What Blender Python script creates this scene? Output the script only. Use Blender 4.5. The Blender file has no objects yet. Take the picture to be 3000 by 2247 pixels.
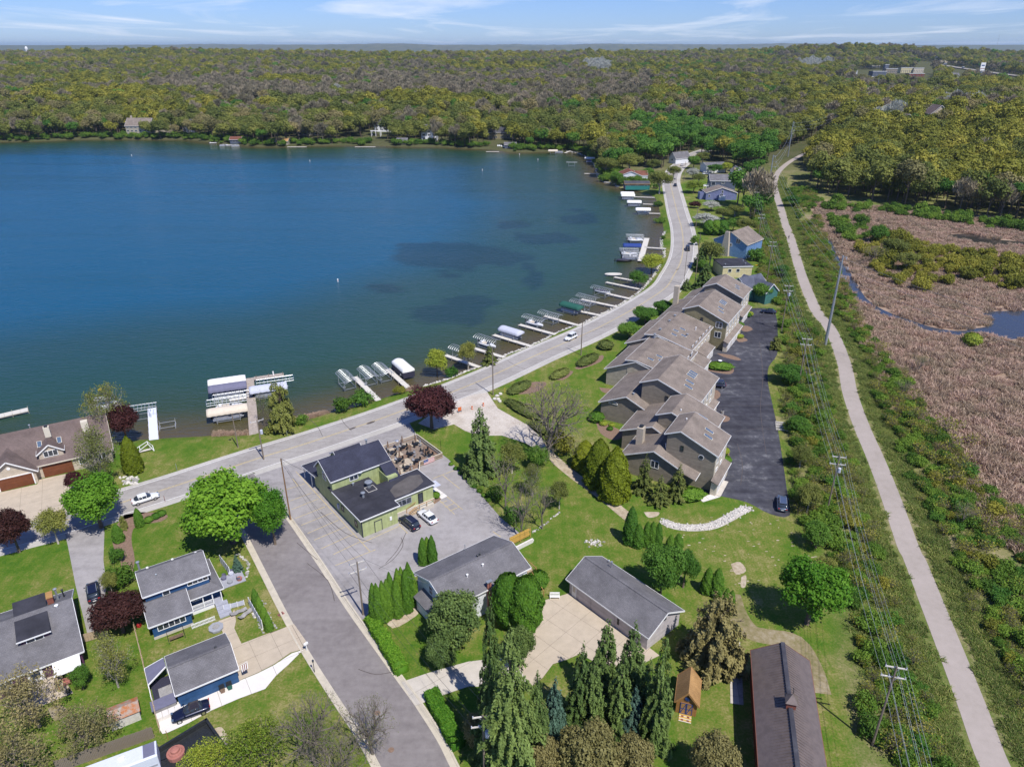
import bpy,math,random
import numpy as np
from mathutils import Vector
R = math.radians
PI = math.pi
scene = bpy.context.scene
COL = scene.collection
# ------------------------------------------------------------------ camera, sky, sun
CAMZ,PITCH,FPX = 75.0,R(25.45),2080.0
cam_d = bpy.data.cameras.new('camera'); cam = bpy.data.objects.new('camera',cam_d); COL.objects.link(cam)
cam.location = (0,0,CAMZ); cam.rotation_euler = (R(90) - PITCH,0,0)
cam_d.sensor_width = 36; cam_d.lens = 36 * FPX / 3000; cam_d.clip_start = 1; cam_d.clip_end = 60000
scene.camera = cam
SUN_EL,SUN_DIR = R(57),R(-56)            # direction towards the sun, counter-clockwise from +X
world = bpy.data.worlds.new('World'); scene.world = world; world.use_nodes = True
wn,wl = world.node_tree.nodes,world.node_tree.links
wn.clear()
wo = wn.new('ShaderNodeOutputWorld'); bg = wn.new('ShaderNodeBackground'); bg.inputs[1].default_value = 0.115
sky = wn.new('ShaderNodeTexSky'); sky.sky_type = 'NISHITA'; sky.sun_disc = False
sky.sun_elevation = SUN_EL; sky.sun_rotation = R(90) - SUN_DIR; sky.altitude = 300
sky.air_density = 1.0; sky.dust_density = 0.1; sky.ozone_density = 1.5
tc = wn.new('ShaderNodeTexCoord')
def wnode(t,**k):
    n = wn.new(t)
    for a,b in k.items(): setattr(n,a,b)
    return n
sep = wnode('ShaderNodeSeparateXYZ'); wl.new(tc.outputs['Generated'],sep.inputs[0])
# thin cirrus: project the direction on a high layer so that it stretches towards the horizon
mx = wnode('ShaderNodeMath',operation='MAXIMUM'); wl.new(sep.outputs[2],mx.inputs[0]); mx.inputs[1].default_value = 0.0
ad = wnode('ShaderNodeMath',operation='ADD'); wl.new(mx.outputs[0],ad.inputs[0]); ad.inputs[1].default_value = 0.035
dv = wnode('ShaderNodeVectorMath',operation='DIVIDE'); wl.new(tc.outputs['Generated'],dv.inputs[0])
cb = wnode('ShaderNodeCombineXYZ')
for i in range(3): wl.new(ad.outputs[0],cb.inputs[i])
wl.new(cb.outputs[0],dv.inputs[1])
mp = wnode('ShaderNodeMapping'); mp.inputs['Scale'].default_value = (0.20,0.10,0.0); mp.inputs['Rotation'].default_value = (0,0,R(12)); mp.inputs['Location'].default_value = (1.35,0.4,0)
wl.new(dv.outputs[0],mp.inputs[0])
nz = wnode('ShaderNodeTexNoise'); nz.inputs['Scale'].default_value = 2.0; nz.inputs['Detail'].default_value = 9; nz.inputs['Roughness'].default_value = 0.58; nz.inputs['Distortion'].default_value = 0.8
wl.new(mp.outputs[0],nz.inputs[0])
cr = wnode('ShaderNodeValToRGB'); cr.color_ramp.elements[0].position = 0.50; cr.color_ramp.elements[1].position = 0.84
wl.new(nz.outputs[0],cr.inputs[0])
mixs = wnode('ShaderNodeMixRGB'); wl.new(cr.outputs[0],mixs.inputs[0]); mixs.inputs[2].default_value = (7.8,8.2,9.2,1)
hs = wnode('ShaderNodeMixRGB',blend_type='MULTIPLY'); hs.inputs[0].default_value = 1; hs.inputs[2].default_value = (.43,.60,1.10,1)
wl.new(sky.outputs[0],hs.inputs[1]); wl.new(hs.outputs[0],mixs.inputs[1])
wl.new(mixs.outputs[0],bg.inputs[0]); wl.new(bg.outputs[0],wo.inputs[0])
sun_d = bpy.data.lights.new('sun','SUN'); sun = bpy.data.objects.new('sun',sun_d); COL.objects.link(sun)
sun_d.energy = 5.0; sun_d.angle = R(0.5); sun_d.color = (1,0.955,0.89)
sd_ = Vector((math.cos(SUN_EL) * math.cos(SUN_DIR),math.cos(SUN_EL) * math.sin(SUN_DIR),math.sin(SUN_EL)))
sun.rotation_euler = sd_.to_track_quat('Z','Y').to_euler(); sun.location = (0,0,120)
vs = scene.view_settings; vs.view_transform = 'Standard'; vs.look = 'None'; vs.gamma = 1; vs.use_curve_mapping = False; vs.exposure = 0.1
scene.cycles.max_bounces = 6; scene.cycles.transparent_max_bounces = 8; scene.cycles.volume_bounces = 1

# ------------------------------------------------------------------ survey helpers
SP,CP = math.sin(PITCH),math.cos(PITCH)
def G(u,v,z=0.0):                      # a surveyed point of the photograph on the level z -> world x, y
    x = (u - 1500) / FPX; y = (1123.5 - v) / FPX
    t = (z - CAMZ) / (-SP + y * CP)
    return (x * t,(CP + y * SP) * t)
def P(X,Y,Z=0.0):
    dz = Z - CAMZ; w = Y * CP - dz * SP; up = Y * SP + dz * CP
    return 1500 + FPX * X / w,1123.5 - FPX * up / w
def dist(X,Y,Z=0.0): return Y * CP - (Z - CAMZ) * SP
def HT(u,v,vt,z0=0.0):
    X,Y = G(u,v,z0); lo,hi = z0,74
    for _ in range(40):
        m = (lo + hi) / 2
        if P(X,Y,m)[1] > vt: lo = m
        else: hi = m
    return lo - z0
def smooth(pts,n=6):                    # Catmull-Rom
    o = []
    p = [pts[0]] + list(pts) + [pts[-1]]
    for i in range(1,len(p) - 2):
        a,b,c,d = [np.array(q,float) for q in p[i-1:i+3]]
        for k in range(n):
            t = k / n
            o.append(tuple(0.5 * ((2*b) + (-a+c)*t + (2*a-5*b+4*c-d)*t*t + (-a+3*b-3*c+d)*t**3)))
    o.append(tuple(pts[-1]))
    return o
def offs(pts,d):
    o = []
    for i,p in enumerate(pts):
        a = pts[max(i-1,0)]; b = pts[min(i+1,len(pts)-1)]
        tx,ty = b[0]-a[0],b[1]-a[1]; L = math.hypot(tx,ty) or 1
        o.append((p[0] - ty/L*d,p[1] + tx/L*d))
    return o
def sdpoly(X,Y,poly):                  # signed distance, positive outside
    X = np.asarray(X,float); Y = np.asarray(Y,float)
    d2 = np.full(X.shape,1e18); ins = np.zeros(X.shape,bool)
    n = len(poly)
    for i in range(n):
        ax,ay = poly[i]; bx,by = poly[(i+1) % n]
        ex,ey = bx-ax,by-ay; L = ex*ex+ey*ey
        if L < 1e-9: continue
        t = np.clip(((X-ax)*ex+(Y-ay)*ey)/L,0,1)
        d2 = np.minimum(d2,(X-ax-t*ex)**2+(Y-ay-t*ey)**2)
        c = ((ay > Y) != (by > Y)) & (X < (bx-ax)*(Y-ay)/((by-ay) if by != ay else 1e-9)+ax)
        ins ^= c
    d = np.sqrt(d2)
    return np.where(ins,-d,d)
def sdline(X,Y,pts):
    X = np.asarray(X,float); Y = np.asarray(Y,float)
    d2 = np.full(X.shape,1e18)
    for i in range(len(pts)-1):
        ax,ay = pts[i]; bx,by = pts[i+1]; ex,ey = bx-ax,by-ay; L = ex*ex+ey*ey
        t = np.clip(((X-ax)*ex+(Y-ay)*ey)/max(L,1e-9),0,1)
        d2 = np.minimum(d2,(X-ax-t*ex)**2+(Y-ay-t*ey)**2)
    return np.sqrt(d2)
def sstep(a,b,x):
    t = np.clip((np.asarray(x,float)-a)/(b-a),0,1); return t*t*(3-2*t)

# ------------------------------------------------------------------ materials
MATS = {}
def newmat(name):
    m = bpy.data.materials.new(name); m.use_nodes = True; MATS[name] = m
    nt = m.node_tree; b = nt.nodes['Principled BSDF']
    return m,nt.nodes,nt.links,b
def mat(name,c,rough=0.7,var=0.15,scale=3.0,metal=0.0,bump=0.0,bscale=None,c2=None,spec=0.3,detail=4,stretch=None):
    """plain procedural surface: base colour broken up by two octaves of noise, optional bump"""
    if name in MATS: return MATS[name]
    m,N,L,b = newmat(name)
    co = N.new('ShaderNodeTexCoord'); src = co.outputs['Object']
    if stretch:
        mpp = N.new('ShaderNodeMapping'); mpp.inputs['Scale'].default_value = stretch; L.new(src,mpp.inputs[0]); src = mpp.outputs[0]
    n = N.new('ShaderNodeTexNoise'); n.inputs['Scale'].default_value = scale; n.inputs['Detail'].default_value = detail; n.inputs['Roughness'].default_value = 0.65
    L.new(src,n.inputs[0])
    r = N.new('ShaderNodeValToRGB'); e = r.color_ramp.elements
    e[0].position = 0.3; e[1].position = 0.7
    if c2 is None:
        e[0].color = (*[x*(1-var) for x in c],1); e[1].color = (*[min(1,x*(1+var)) for x in c],1)
    else:
        e[0].color = (*c,1); e[1].color = (*c2,1)
    L.new(n.outputs[0],r.inputs[0]); L.new(r.outputs[0],b.inputs['Base Color'])
    b.inputs['Roughness'].default_value = rough; b.inputs['Metallic'].default_value = metal
    b.inputs['Specular IOR Level'].default_value = spec
    if bump:
        n2 = N.new('ShaderNodeTexNoise'); n2.inputs['Scale'].default_value = bscale or scale*6; n2.inputs['Detail'].default_value = 3; L.new(src,n2.inputs[0])
        bp = N.new('ShaderNodeBump'); bp.inputs['Strength'].default_value = bump; bp.inputs['Distance'].default_value = 0.05
        L.new(n2.outputs[0],bp.inputs['Height']); L.new(bp.outputs[0],b.inputs['Normal'])
    return m
def siding(name,c,pitch=0.2,axis='Z',rough=0.6,dark=0.55):
    """lapped boards: thin shadow grooves every pitch metres, slight board-to-board variation"""
    m,N,L,b = newmat(name)
    co = N.new('ShaderNodeTexCoord'); s = N.new('ShaderNodeSeparateXYZ'); L.new(co.outputs['Object'],s.inputs[0])
    if axis == 'Z': v = s.outputs[2]
    else:
        a = N.new('ShaderNodeMath'); a.operation = 'ADD'; L.new(s.outputs[0],a.inputs[0]); L.new(s.outputs[1],a.inputs[1]); v = a.outputs[0]
    d = N.new('ShaderNodeMath'); d.operation = 'DIVIDE'; L.new(v,d.inputs[0]); d.inputs[1].default_value = pitch
    f = N.new('ShaderNodeMath'); f.operation = 'FRACT'; L.new(d.outputs[0],f.inputs[0])
    r = N.new('ShaderNodeValToRGB'); e = r.color_ramp.elements; e[0].position = 0; e[0].color = (0,0,0,1); e[1].position = 0.16; e[1].color = (1,1,1,1)
    L.new(f.outputs[0],r.inputs[0])
    fl = N.new('ShaderNodeMath'); fl.operation = 'FLOOR'; L.new(d.outputs[0],fl.inputs[0])
    w = N.new('ShaderNodeTexWhiteNoise'); w.noise_dimensions = '1D'; L.new(fl.outputs[0],w.inputs['W'])
    n = N.new('ShaderNodeTexNoise'); n.inputs['Scale'].default_value = 1.3; n.inputs['Detail'].default_value = 5; L.new(co.outputs['Object'],n.inputs[0])
    mr = N.new('ShaderNodeMapRange'); L.new(w.outputs[0],mr.inputs[0]); mr.inputs[3].default_value = 0.93; mr.inputs[4].default_value = 1.07
    mr2 = N.new('ShaderNodeMapRange'); L.new(n.outputs[0],mr2.inputs[0]); mr2.inputs[1].default_value = 0.3; mr2.inputs[2].default_value = 0.7; mr2.inputs[3].default_value = 0.86; mr2.inputs[4].default_value = 1.1
    mr3 = N.new('ShaderNodeMapRange'); L.new(r.outputs[0],mr3.inputs[0]); mr3.inputs[3].default_value = dark; mr3.inputs[4].default_value = 1.0
    p1 = N.new('ShaderNodeMath'); p1.operation = 'MULTIPLY'; L.new(mr.outputs[0],p1.inputs[0]); L.new(mr2.outputs[0],p1.inputs[1])
    p2 = N.new('ShaderNodeMath'); p2.operation = 'MULTIPLY'; L.new(p1.outputs[0],p2.inputs[0]); L.new(mr3.outputs[0],p2.inputs[1])
    vm = N.new('ShaderNodeVectorMath'); vm.operation = 'SCALE'; vm.inputs[0].default_value = c; L.new(p2.outputs[0],vm.inputs['Scale'])
    L.new(vm.outputs[0],b.inputs['Base Color']); b.inputs['Roughness'].default_value = rough; b.inputs['Specular IOR Level'].default_value = 0.25
    bp = N.new('ShaderNodeBump'); bp.inputs['Strength'].default_value = 0.5; bp.inputs['Distance'].default_value = 0.02; L.new(r.outputs[0],bp.inputs['Height']); L.new(bp.outputs[0],b.inputs['Normal'])
    return m
def shingle(name,c,var=0.2):
    """asphalt shingles: brick pattern of tabs in the object's plan, granule noise and weather streaks"""
    m,N,L,b = newmat(name)
    co = N.new('ShaderNodeTexCoord')
    br = N.new('ShaderNodeTexBrick'); br.inputs['Scale'].default_value = 1.0; br.inputs['Brick Width'].default_value = 0.34; br.inputs['Row Height'].default_value = 0.17; br.inputs['Mortar Size'].default_value = 0.012
    br.inputs['Color1'].default_value = (1,1,1,1); br.inputs['Color2'].default_value = (0.84,0.84,0.84,1); br.inputs['Mortar'].default_value = (0.6,0.6,0.6,1)
    L.new(co.outputs['Object'],br.inputs[0])
    n = N.new('ShaderNodeTexNoise'); n.inputs['Scale'].default_value = 9; n.inputs['Detail'].default_value = 6; n.inputs['Roughness'].default_value = 0.7; L.new(co.outputs['Object'],n.inputs[0])
    n2 = N.new('ShaderNodeTexNoise'); n2.inputs['Scale'].default_value = 0.45; n2.inputs['Detail'].default_value = 4; L.new(co.outputs['Object'],n2.inputs[0])
    r = N.new('ShaderNodeMapRange'); L.new(n.outputs[0],r.inputs[0]); r.inputs[1].default_value = .3; r.inputs[2].default_value = .7; r.inputs[3].default_value = 1-var; r.inputs[4].default_value = 1+var
    r2 = N.new('ShaderNodeMapRange'); L.new(n2.outputs[0],r2.inputs[0]); r2.inputs[1].default_value = .3; r2.inputs[2].default_value = .7; r2.inputs[3].default_value = .78; r2.inputs[4].default_value = 1.16
    p = N.new('ShaderNodeMath'); p.operation = 'MULTIPLY'; L.new(r.outputs[0],p.inputs[0]); L.new(r2.outputs[0],p.inputs[1])
    v1 = N.new('ShaderNodeVectorMath'); v1.operation = 'SCALE'; v1.inputs[0].default_value = c; L.new(p.outputs[0],v1.inputs['Scale'])
    v2 = N.new('ShaderNodeVectorMath'); v2.operation = 'MULTIPLY'; L.new(v1.outputs[0],v2.inputs[0]); L.new(br.outputs[0],v2.inputs[1])
    L.new(v2.outputs[0],b.inputs['Base Color']); b.inputs['Roughness'].default_value = 0.92; b.inputs['Specular IOR Level'].default_value = 0.15
    bp = N.new('ShaderNodeBump'); bp.inputs['Strength'].default_value = 0.4; bp.inputs['Distance'].default_value = 0.02; L.new(n.outputs[0],bp.inputs['Height']); L.new(bp.outputs[0],b.inputs['Normal'])
    return m
def foliage(name,ca,cb_,trans=0.3,rnd=0.25,rough=0.65):
    """leaves: colour between two greens by the leaf's own 'var', shifted per plant, part of the light passes through"""
    m,N,L,b = newmat(name)
    at = N.new('ShaderNodeAttribute'); at.attribute_name = 'var'
    mx_ = N.new('ShaderNodeMixRGB'); mx_.inputs[1].default_value = (*ca,1); mx_.inputs[2].default_value = (*cb_,1); L.new(at.outputs['Fac'],mx_.inputs[0])
    oi = N.new('ShaderNodeObjectInfo')
    r = N.new('ShaderNodeMapRange'); L.new(oi.outputs['Random'],r.inputs[0]); r.inputs[3].default_value = 1-rnd; r.inputs[4].default_value = 1+rnd
    r2 = N.new('ShaderNodeMapRange'); L.new(oi.outputs['Random'],r2.inputs[0]); r2.inputs[3].default_value = 0.515; r2.inputs[4].default_value = 0.485
    h = N.new('ShaderNodeHueSaturation'); L.new(mx_.outputs[0],h.inputs['Color']); L.new(r.outputs[0],h.inputs['Value']); L.new(r2.outputs[0],h.inputs['Hue'])
    L.new(h.outputs[0],b.inputs['Base Color']); b.inputs['Roughness'].default_value = rough; b.inputs['Specular IOR Level'].default_value = 0.2
    tr = N.new('ShaderNodeBsdfTranslucent'); L.new(h.outputs[0],tr.inputs[0])
    ms = N.new('ShaderNodeMixShader'); ms.inputs[0].default_value = trans
    L.new(b.outputs[0],ms.inputs[1]); L.new(tr.outputs[0],ms.inputs[2]); L.new(ms.outputs[0],N['Material Output'].inputs[0])
    return m
def ribbed(name,c,pitch=0.3,rough=0.35,metal=0.3,rust=None):
    m,N,L,b = newmat(name)
    co = N.new('ShaderNodeTexCoord')
    n = N.new('ShaderNodeTexNoise'); n.inputs['Scale'].default_value = 1.2; n.inputs['Detail'].default_value = 8; n.inputs['Roughness'].default_value = .7; L.new(co.outputs['Object'],n.inputs[0])
    r = N.new('ShaderNodeValToRGB'); e = r.color_ramp.elements; e[0].position = .38; e[1].position = .6
    e[0].color = (*[x*.85 for x in c],1); e[1].color = (*[x*1.1 for x in (rust or c)],1)
    L.new(n.outputs[0],r.inputs[0]); L.new(r.outputs[0],b.inputs['Base Color'])
    b.inputs['Roughness'].default_value = rough; b.inputs['Metallic'].default_value = metal
    return m

mat('white',(.78,.78,.77),.5,.04); mat('trim',(.74,.74,.73),.5,.05); mat('cream_trim',(.62,.57,.47),.6,.06)
mat('glass',(.03,.04,.055),.06,.2,1.5,spec=.8); mat('skyglass',(.09,.13,.19),.08,.15,.6,spec=.9)
mat('black',(.018,.018,.02),.5,.3); mat('rubber',(.02,.02,.02),.85,.2); mat('dark_metal',(.05,.055,.06),.45,.2,metal=.6)
mat('alu',(.55,.57,.6),.35,.1,metal=.6); mat('galv',(.36,.39,.42),.45,.12,2,metal=.5)
mat('chrome',(.6,.6,.62),.2,.05,metal=.9)
mat('pole_wood',(.20,.165,.13),.9,.3,2,stretch=(3,3,.3)); mat('pole_brown',(.24,.14,.07),.9,.3,2,stretch=(3,3,.3))
mat('bark',(.13,.10,.075),.95,.35,2.5); mat('bark_pale',(.33,.30,.26),.9,.25,3); mat('twig',(.17,.145,.12),.9,.25,1.5)
mat('dock',(.58,.55,.49),.85,.10,2.5,stretch=(1,6,1)); mat('dock_side',(.38,.34,.28),.9,.15)
mat('plastic_dock',(.66,.69,.78),.6,.05); mat('pier',(.36,.31,.265),.92,.25,1.4,detail=7)
mat('deckboards',(.42,.32,.22),.85,.18,2); mat('cedar',(.36,.20,.075),.8,.2,3); mat('yellow_pine',(.52,.33,.08),.75,.15,2)
mat('grey_deck',(.34,.35,.40),.8,.12,2)
mat('canvas_white',(.74,.74,.72),.8,.06,1.2); mat('canvas_grey',(.15,.15,.22),.85,.1,1.2); mat('canvas_tan',(.60,.53,.43),.85,.08,1.2)
mat('canvas_green',(.02,.10,.075),.8,.12); mat('canvas_blue',(.02,.05,.22),.7,.15); mat('canvas_dark',(.035,.035,.06),.7,.15); mat('canvas_pale',(.48,.50,.58),.8,.06,1.2)
mat('boat_white',(.72,.73,.74),.25,.05,spec=.6); mat('boat_grey',(.32,.33,.36),.3,.1)
mat('concrete',(.50,.46,.40),.9,.10,.9,detail=7,bump=.15,bscale=30); mat('concrete_tan',(.46,.39,.30),.9,.10,.7,detail=7,bump=.15,bscale=30)
mat('concrete_new',(.68,.65,.61),.88,.05,.9,detail=6); mat('patio_brown',(.23,.18,.145),.9,.2,2); mat('joint',(.20,.17,.14),.95,.2)
mat('kerb',(.50,.45,.36),.9,.12,1.2,detail=6)
mat('stone_white',(.56,.53,.48),.85,.2,2); mat('stone_grey',(.30,.29,.28),.9,.25,2); mat('mulch',(.21,.14,.10),.95,.3,3)
mat('brick_red',(.22,.075,.05),.85,.2,3); mat('chimney_tan',(.46,.40,.32),.85,.12,2)
mat('terracotta',(.36,.15,.12),.8,.15); mat('red',(.40,.03,.03),.5,.1); mat('orange',(.55,.14,.04),.5,.1); mat('blue_paint',(.02,.06,.22),.5,.15); mat('yellow',(.75,.5,.03),.5,.1)
mat('teal',(.03,.20,.18),.6,.1); mat('lamp_red',(.35,.02,.015),.3,.05)
mat('rv_white',(.60,.63,.72),.4,.05)
siding('green_siding',(.37,.42,.20),.3,'XY',dark=.75); siding('white_siding',(.72,.74,.78),.2); siding('blue_siding',(.028,.085,.20),.18)
siding('taupe_siding',(.255,.222,.175),.36,dark=.6); siding('cream_siding',(.56,.50,.40),.2,dark=.75); siding('garage_siding',(.50,.46,.47),.25,dark=.8)
siding('cedar_siding',(.34,.17,.06),.15,'XY'); siding('sky_siding',(.16,.28,.48),.2); siding('purple_siding',(.17,.19,.34),.2); siding('slate_siding',(.10,.12,.17),.2)
siding('yellow_siding',(.58,.51,.30),.2,dark=.8); siding('teal_siding',(.06,.17,.15),.2); siding('red_siding',(.20,.04,.025),.3,'XY'); siding('plum_siding',(.10,.04,.09),.2); siding('beige_siding',(.50,.43,.34),.2,dark=.8)
siding('stone_wall',(.40,.36,.28),.35); siding('olive_siding',(.25,.22,.13),.3,dark=.7)
siding('door_brown',(.16,.055,.025),.5,dark=.6); siding('door_white',(.70,.68,.64),.5,dark=.75)
shingle('roof_slate',(.047,.05,.078)); shingle('roof_grey',(.175,.17,.18)); shingle('roof_taupe',(.245,.205,.175)); shingle('roof_brown',(.17,.13,.12))
shingle('roof_dark',(.085,.085,.10)); shingle('roof_red',(.20,.085,.06)); shingle('roof_cedar',(.44,.26,.11)); shingle('roof_flagged',(.11,.12,.16))
mat('roof_membrane',(.038,.038,.048),.75,.4,.35,detail=8,spec=.25); mat('roof_patch',(.105,.095,.09),.85,.3,.5,detail=7)
ribbed('barn_metal',(.17,.135,.12),rough=.45,metal=.25); ribbed('rust_metal',(.42,.40,.36),rough=.7,metal=.3,rust=(.38,.13,.035))

def ground_mat(name,cols,scale,bumpd=.0,rough=.95,streak=None,spec=.1):
    m,N,L,b = newmat(name)
    co = N.new('ShaderNodeTexCoord'); src = co.outputs['Object']
    n1 = N.new('ShaderNodeTexNoise'); n1.inputs['Scale'].default_value = scale; n1.inputs['Detail'].default_value = 8; n1.inputs['Roughness'].default_value = .68; L.new(src,n1.inputs[0])
    n2 = N.new('ShaderNodeTexNoise'); n2.inputs['Scale'].default_value = scale*.12; n2.inputs['Detail'].default_value = 4; L.new(src,n2.inputs[0])
    mxx = N.new('ShaderNodeMath'); mxx.operation = 'MULTIPLY_ADD'; mxx.inputs[1].default_value = .55
    m2 = N.new('ShaderNodeMath'); m2.operation = 'MULTIPLY'; m2.inputs[1].default_value = .45; L.new(n2.outputs[0],m2.inputs[0])
    L.new(n1.outputs[0],mxx.inputs[0]); L.new(m2.outputs[0],mxx.inputs[2])
    r = N.new('ShaderNodeValToRGB'); els = r.color_ramp.elements
    for i,c in enumerate(cols):
        p = .34 + .32*i/(len(cols)-1)
        e = els[i] if i < 2 else els.new(p)
        e.position = p; e.color = (*c,1)
    L.new(mxx.outputs[0],r.inputs[0]); out = r.outputs[0]
    if streak:
        mpp = N.new('ShaderNodeMapping'); mpp.inputs['Rotation'].default_value = (0,0,-streak[0]); mpp.inputs['Scale'].default_value = (.04,streak[1],1); L.new(src,mpp.inputs[0])
        n3 = N.new('ShaderNodeTexNoise'); n3.inputs['Scale'].default_value = 1; n3.inputs['Detail'].default_value = 5; L.new(mpp.outputs[0],n3.inputs[0])
        mr = N.new('ShaderNodeMapRange'); mr.inputs[1].default_value = .3; mr.inputs[2].default_value = .7; mr.inputs[3].default_value = 1-streak[2]; mr.inputs[4].default_value = 1+streak[2]; L.new(n3.outputs[0],mr.inputs[0])
        vm = N.new('ShaderNodeVectorMath'); vm.operation = 'SCALE'; L.new(out,vm.inputs[0]); L.new(mr.outputs[0],vm.inputs['Scale']); out = vm.outputs[0]
    L.new(out,b.inputs['Base Color']); b.inputs['Roughness'].default_value = rough; b.inputs['Specular IOR Level'].default_value = spec
    if bumpd:
        bp = N.new('ShaderNodeBump'); bp.inputs['Strength'].default_value = .6; bp.inputs['Distance'].default_value = bumpd; L.new(n1.outputs[0],bp.inputs['Height']); L.new(bp.outputs[0],b.inputs['Normal'])
    return m
ground_mat('asphalt_road',[(.26,.24,.225),(.32,.30,.282),(.37,.35,.33)],1.2,streak=(R(52),1.1,.08))
ground_mat('asphalt_far',[(.17,.16,.155),(.22,.21,.20)],1.2)
ground_mat('shoulder',[(.36,.34,.31),(.44,.42,.38),(.50,.47,.43)],1.0)
ground_mat('asphalt_street',[(.17,.152,.15),(.22,.20,.195),(.26,.238,.232)],.9,streak=(R(-53),1.0,.08))
ground_mat('lot_asphalt',[(.23,.215,.21),(.31,.292,.287),(.37,.35,.345)],.8,streak=(R(38),.5,.06))
ground_mat('dark_asphalt',[(.034,.034,.044),(.048,.048,.060),(.072,.073,.086),(.19,.19,.20)],.5,streak=(R(60),.8,.25))
ground_mat('trail_paving',[(.31,.27,.235),(.355,.31,.275),(.39,.34,.305)],.8)
ground_mat('gravel',[(.36,.30,.24),(.50,.45,.39),(.62,.57,.50)],2.4,bumpd=.04)
ground_mat('dirt',[(.25,.19,.12),(.42,.35,.25),(.55,.49,.40)],1.6,bumpd=.04)
ground_mat('worn_track',[(.12,.13,.035),(.24,.20,.11),(.36,.31,.23)],1.2,bumpd=.03)
ground_mat('river_stone',[(.30,.27,.24),(.62,.58,.53)],4,bumpd=.08)
ground_mat('mud_water',[(.03,.03,.03),(.05,.045,.035)],.5,rough=.12,spec=.5)
mat('paint_yellow',(.36,.31,.20),.85,.2,2.5,detail=7,c2=(.70,.52,.17)); mat('paint_white',(.74,.73,.70),.8,.12,2,detail=6); mat('crack',(.09,.075,.07),.95,.3)

# ------------------------------------------------------------------ mesh helpers
class MB:
    def __init__(s): s.v = []; s.f = []; s.m = []; s.cur = 0
    def add(s,vs_,fs):
        k = len(s.v); s.v += [tuple(p) for p in vs_]
        for f in fs: s.f.append(tuple(i+k for i in f)); s.m.append(s.cur)
        return s
    def box(s,x0,y0,z0,x1,y1,z1):
        return s.add([(x0,y0,z0),(x1,y0,z0),(x1,y1,z0),(x0,y1,z0),(x0,y0,z1),(x1,y0,z1),(x1,y1,z1),(x0,y1,z1)],
                     [(0,3,2,1),(4,5,6,7),(0,1,5,4),(1,2,6,5),(2,3,7,6),(3,0,4,7)])
    def bar(s,a,b,w,h,up=(0,0,1)):
        a,b = Vector(a),Vector(b); d = (b-a).normalized(); u = Vector(up)
        if abs(d.dot(u)) > .98: u = Vector((1,0,0))
        l = d.cross(u).normalized()*w/2; u2 = l.cross(d).normalized()*h/2
        vs_ = [p+q for p in (a,b) for q in (-l-u2,l-u2,l+u2,-l+u2)]
        return s.add(vs_,[(0,1,2,3),(7,6,5,4),(0,4,5,1),(1,5,6,2),(2,6,7,3),(3,7,4,0)])
    def tube(s,pts,rs,n=6,cap=True):
        pts = [Vector(p) for p in pts]
        if not hasattr(rs,'__len__'): rs = [rs]*len(pts)
        rings = []
        for i,p in enumerate(pts):
            d = (pts[min(i+1,len(pts)-1)]-pts[max(i-1,0)]).normalized()
            u = Vector((0,0,1)) if abs(d.z) < .9 else Vector((1,0,0))
            a = d.cross(u).normalized(); b = d.cross(a)
            rings.append([p+(a*math.cos(2*PI*k/n)+b*math.sin(2*PI*k/n))*rs[i] for k in range(n)])
        fs = []
        for i in range(len(pts)-1):
            for k in range(n): fs.append((i*n+k,i*n+(k+1) % n,(i+1)*n+(k+1) % n,(i+1)*n+k))
        if cap: fs += [tuple(range(n)),tuple(reversed(range((len(pts)-1)*n,len(pts)*n)))]
        return s.add([q for r_ in rings for q in r_],fs)
    def prism(s,poly,z0,z1):
        n = len(poly)
        return s.add([(x,y,z0) for x,y in poly]+[(x,y,z1) for x,y in poly],
                     [tuple(reversed(range(n))),tuple(range(n,2*n))]+[(i,(i+1) % n,n+(i+1) % n,n+i) for i in range(n)])
    def lathe(s,prof,n=12,c=(0,0,0)):
        vs_ = [(c[0]+r*math.cos(2*PI*k/n),c[1]+r*math.sin(2*PI*k/n),c[2]+z) for r,z in prof for k in range(n)]
        fs = [(i*n+k,i*n+(k+1) % n,(i+1)*n+(k+1) % n,(i+1)*n+k) for i in range(len(prof)-1) for k in range(n)]
        fs += [tuple(range(n)),tuple(range((len(prof)-1)*n,len(prof)*n))]
        return s.add(vs_,fs)
    def build(s,name,m,parent=None,loc=None,rz=0,smooth_=False):
        me = bpy.data.meshes.new(name); me.from_pydata(s.v,[],s.f)
        for mm in (m if isinstance(m,(list,tuple)) else [m]): me.materials.append(MATS[mm])
        if isinstance(m,(list,tuple)): me.polygons.foreach_set('material_index',s.m)
        if smooth_: me.polygons.foreach_set('use_smooth',[True]*len(me.polygons))
        me.update()
        return link(name,me,parent,loc,rz)
def link(name,data,parent=None,loc=None,rz=0):
    o = bpy.data.objects.new(name,data); COL.objects.link(o)
    if parent is not None: o.parent = parent
    if loc is not None: o.location = (loc[0],loc[1],loc[2] if len(loc) > 2 else 0)
    if rz: o.rotation_euler = (0,0,rz)
    return o
def tag(o,label=None,cat=None,group=None,kind=None):
    if label: o['label'] = label
    if cat: o['category'] = cat
    if group: o['group'] = group
    if kind: o['kind'] = kind
    return o
def E(name,label,cat,loc,rz=0,group=None):
    o = link(name,None,None,loc,rz); o.empty_display_size = .5
    return tag(o,label,cat,group)
def copytree(o,parent=None):
    c = o.copy(); COL.objects.link(c)
    if parent is not None: c.parent = parent; c.matrix_parent_inverse = o.matrix_parent_inverse.copy()
    for ch in KIDS.get(o.name,[]) or [x for x in o.children]: copytree(ch,c)
    return c
KIDS = {}
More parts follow.
